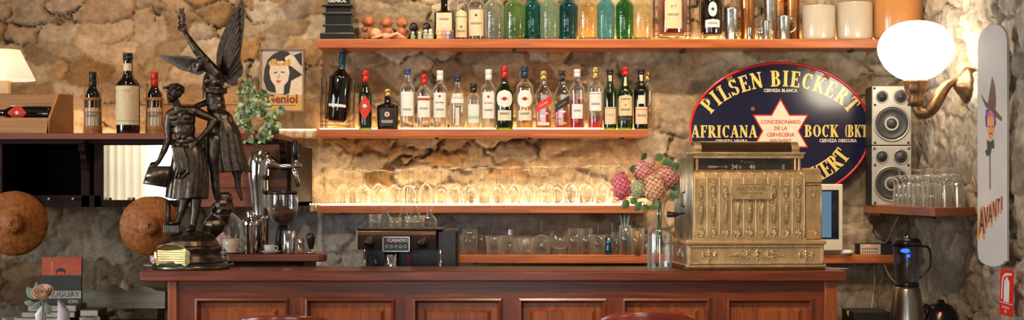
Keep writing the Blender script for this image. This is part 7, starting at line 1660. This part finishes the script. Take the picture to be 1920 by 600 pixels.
def doll(px, Y, h, m, label, pose='stand', rzd=0., hair=None):
    t = thing('doll', label, 'doll', (X(px, Y), Y, ZS1 + .001), 'dolls on the top shelf', rzd); s = M(h, Y); q = MB()
    hr = s * .24
    if pose == 'sit':
        q.ell((0, 0, s * .76), hr, hr * .95, hr * 1.0, 16, 12); q.ell((0, 0, s * .34), s * .19, s * .15, s * .26); q.ell((0, -hr * .85, s * .70), hr * .45, hr * .25, hr * .4); q.ell((0, -hr * .96, s * .74), hr * .13, hr * .13, hr * .12)
        for d in (-1, 1):
            chain(q, [(d * s * .15, 0, s * .48), (d * s * .27, -s * .05, s * .34), (d * s * .22, -s * .14, s * .24)], [s * .065, s * .055, s * .05], 10)
            chain(q, [(d * s * .1, 0, s * .12), (d * s * .17, -s * .22, s * .10), (d * s * .15, -s * .38, s * .08)], [s * .09, s * .075, s * .06], 10); q.ell((d * hr, 0, s * .75), hr * .18, hr * .25, hr * .28)
    else:  # lying along x, head left, legs to the right
        q.ell((-s * .62, 0, s * .36), s * .30, s * .28, s * .30, 18, 12); q.ell((-s * .62, -s * .25, s * .30), s * .13, s * .08, s * .12); q.ell((-s * .08, 0, s * .20), s * .32, s * .17, s * .19)
        for d in (-1, 1):
            chain(q, [(-s * .28, d * s * .14, s * .24), (-s * .5, d * s * .30, s * .12), (-s * .78, d * s * .34, s * .07)], [s * .075, s * .065, s * .06], 10)
            chain(q, [(s * .16, d * s * .09, s * .20), (s * .55, d * s * .13, s * (.34 if d < 0 else .16)), (s * .95, d * s * .14, s * .09)], [s * .11, s * .085, s * .06], 10)
    fuse(q, 'doll_body', m, t, .0022, 2, world=False)
    return t
doll(691, 7.42, 49, CLAY, 'brown terracotta doll with a round head, leftmost of the dolls', 'sit', .2); doll(725, 7.43, 47, CLAY, 'brown doll seated behind the lying peach doll', 'sit', -.2); doll(754, 7.42, 46, CLAY, 'reddish doll raising its face, right of the lying doll', 'sit', .8)
doll(684, 7.34, 25, HB, 'tiny brown doll in front of the leftmost doll', 'sit', 0.1); doll(726, 7.35, 34, DPK, 'peach baby doll lying on its side at the shelf edge', 'lie')
FIG = [(774, 15, (.30, .45, .25), 'thimble-sized green figurine'), (787, 15, (.42, .50, .18), 'thimble-sized yellow-green figurine'), (798, 19, (.42, .42, .40), 'thimble-sized grey figurine'), (807, 20, (.55, .55, .42), 'thimble-sized cream figurine'), (824, 21, (.72, .48, .16), 'thimble-sized golden figurine'), (833, 20, (.55, .25, .35), 'thimble-sized pink figurine'), (839.5, 13, (.35, .5, .35), 'thimble-sized mint figurine'), (847, 18, (.14, .08, .14), 'thimble-sized dark purple figurine')]
for px, h_, c, lb_ in FIG:
    Y = 7.315; s = M(h_, Y); t = thing('figurine', lb_ + ' on the top shelf edge', 'figurine', (X(px, Y), Y, ZS1), 'tiny figurines on the top shelf')
    MB().lathe([(0, 0), (s * .26, 0), (s * .28, s * .1), (s * .24, s * .4), (s * .30, s * .5), (s * .14, s * .62), (s * .13, s * .64)], 14).build('figurine_body', pbr('figurine_%d' % px, c, .4, var=.35, scale=160), t); q = MB(); q.ell((0, 0, s * .78), s * .2, s * .2, s * .22, 12, 8); q.build('head', pbr('figurine_head_%d' % px, tuple(min(1, v * 1.3 + .05) for v in c), .4), t)
for px, lb_ in ((776, 'dark small carved bust left of its twin behind the figurines'), (800, 'dark small carved bust right of its twin behind the figurines')):
    Y = 7.41; s = M(36, Y); t = thing('carved_bust', lb_, 'bust', (X(px, Y), Y, ZS1), 'dark busts on the top shelf'); q = MB(); q.ell((0, 0, s * .72), s * .22, s * .22, s * .27, 14, 10); q.ell((-s * .14, -s * .14, s * .68), s * .09, s * .09, s * .12); q.ell((-s * .2, -s * .12, s * .70), s * .05, s * .05, s * .05); q.lathe([(0, 0), (s * .3, 0), (s * .33, s * .2), (s * .2, s * .4), (s * .12, s * .5)], 18); fuse(q, 'bust_body', bk2, t, .002, 2, world=False)
# ================================================================ BAR STOOLS
SEATR = pbr('stool_leather', (.24, .035, .018), .22, var=.2, coat=.5, scale=8)
def stool(px, top, w, label):
    Y = 5.15; t = thing('bar_stool', label, 'bar stool', (X(px, Y), Y, 0), 'bar stools before the bar'); zt3 = Z(top, Y); w2 = M(w, Y) / 2
    def back(u, v): a = (u - .5) * 2; return Vector((a * w2 * (1 - .03 * v), .0 + .045 * a * a - .0, zt3 - .12 * (1 - v) - .012 * a * a * v - .012 * (abs(a) ** 8) * v))
    q = MB(); q.grid(back, 28, 8); q.build('backrest', SEATR, t, solid=.022, bev=.006, seg=3)
    for s in (-1, 1): q = MB(); q.tube([(s * w2 * .8, .035, zt3 - .10), (s * w2 * .8, .06, .74), (s * w2 * .75, .07, .70)], .013, 10); q.build('back_post', W_BARV, t)
    q = MB(); q.lathe([(0, .66), (.17, .66), (.19, .68), (.19, .71), (.17, .73), (0, .735)], 32, (0, .22, 0)); q.build('seat', SEATR, t)
    for s in (-1, 1):
        for d in (.09, .35): q = MB(); q.tube([(s * .12, d, .67), (s * .18, d + (d - .22) * .5, 0)], [.016, .012], 10); q.build('leg', W_BARV, t)
    q = MB(); q.tube([(.165 * math.cos(2 * PI * k / 32), .22 + .165 * math.sin(2 * PI * k / 32), .25) for k in range(33)], .008, 8); q.build('footrest', BRASS, t)
stool(530, 591, 180, 'red-brown bar stool back, left of the two in front of the bar'); stool(1216, 585, 178, 'red-brown bar stool back, right of the two in front of the bar')
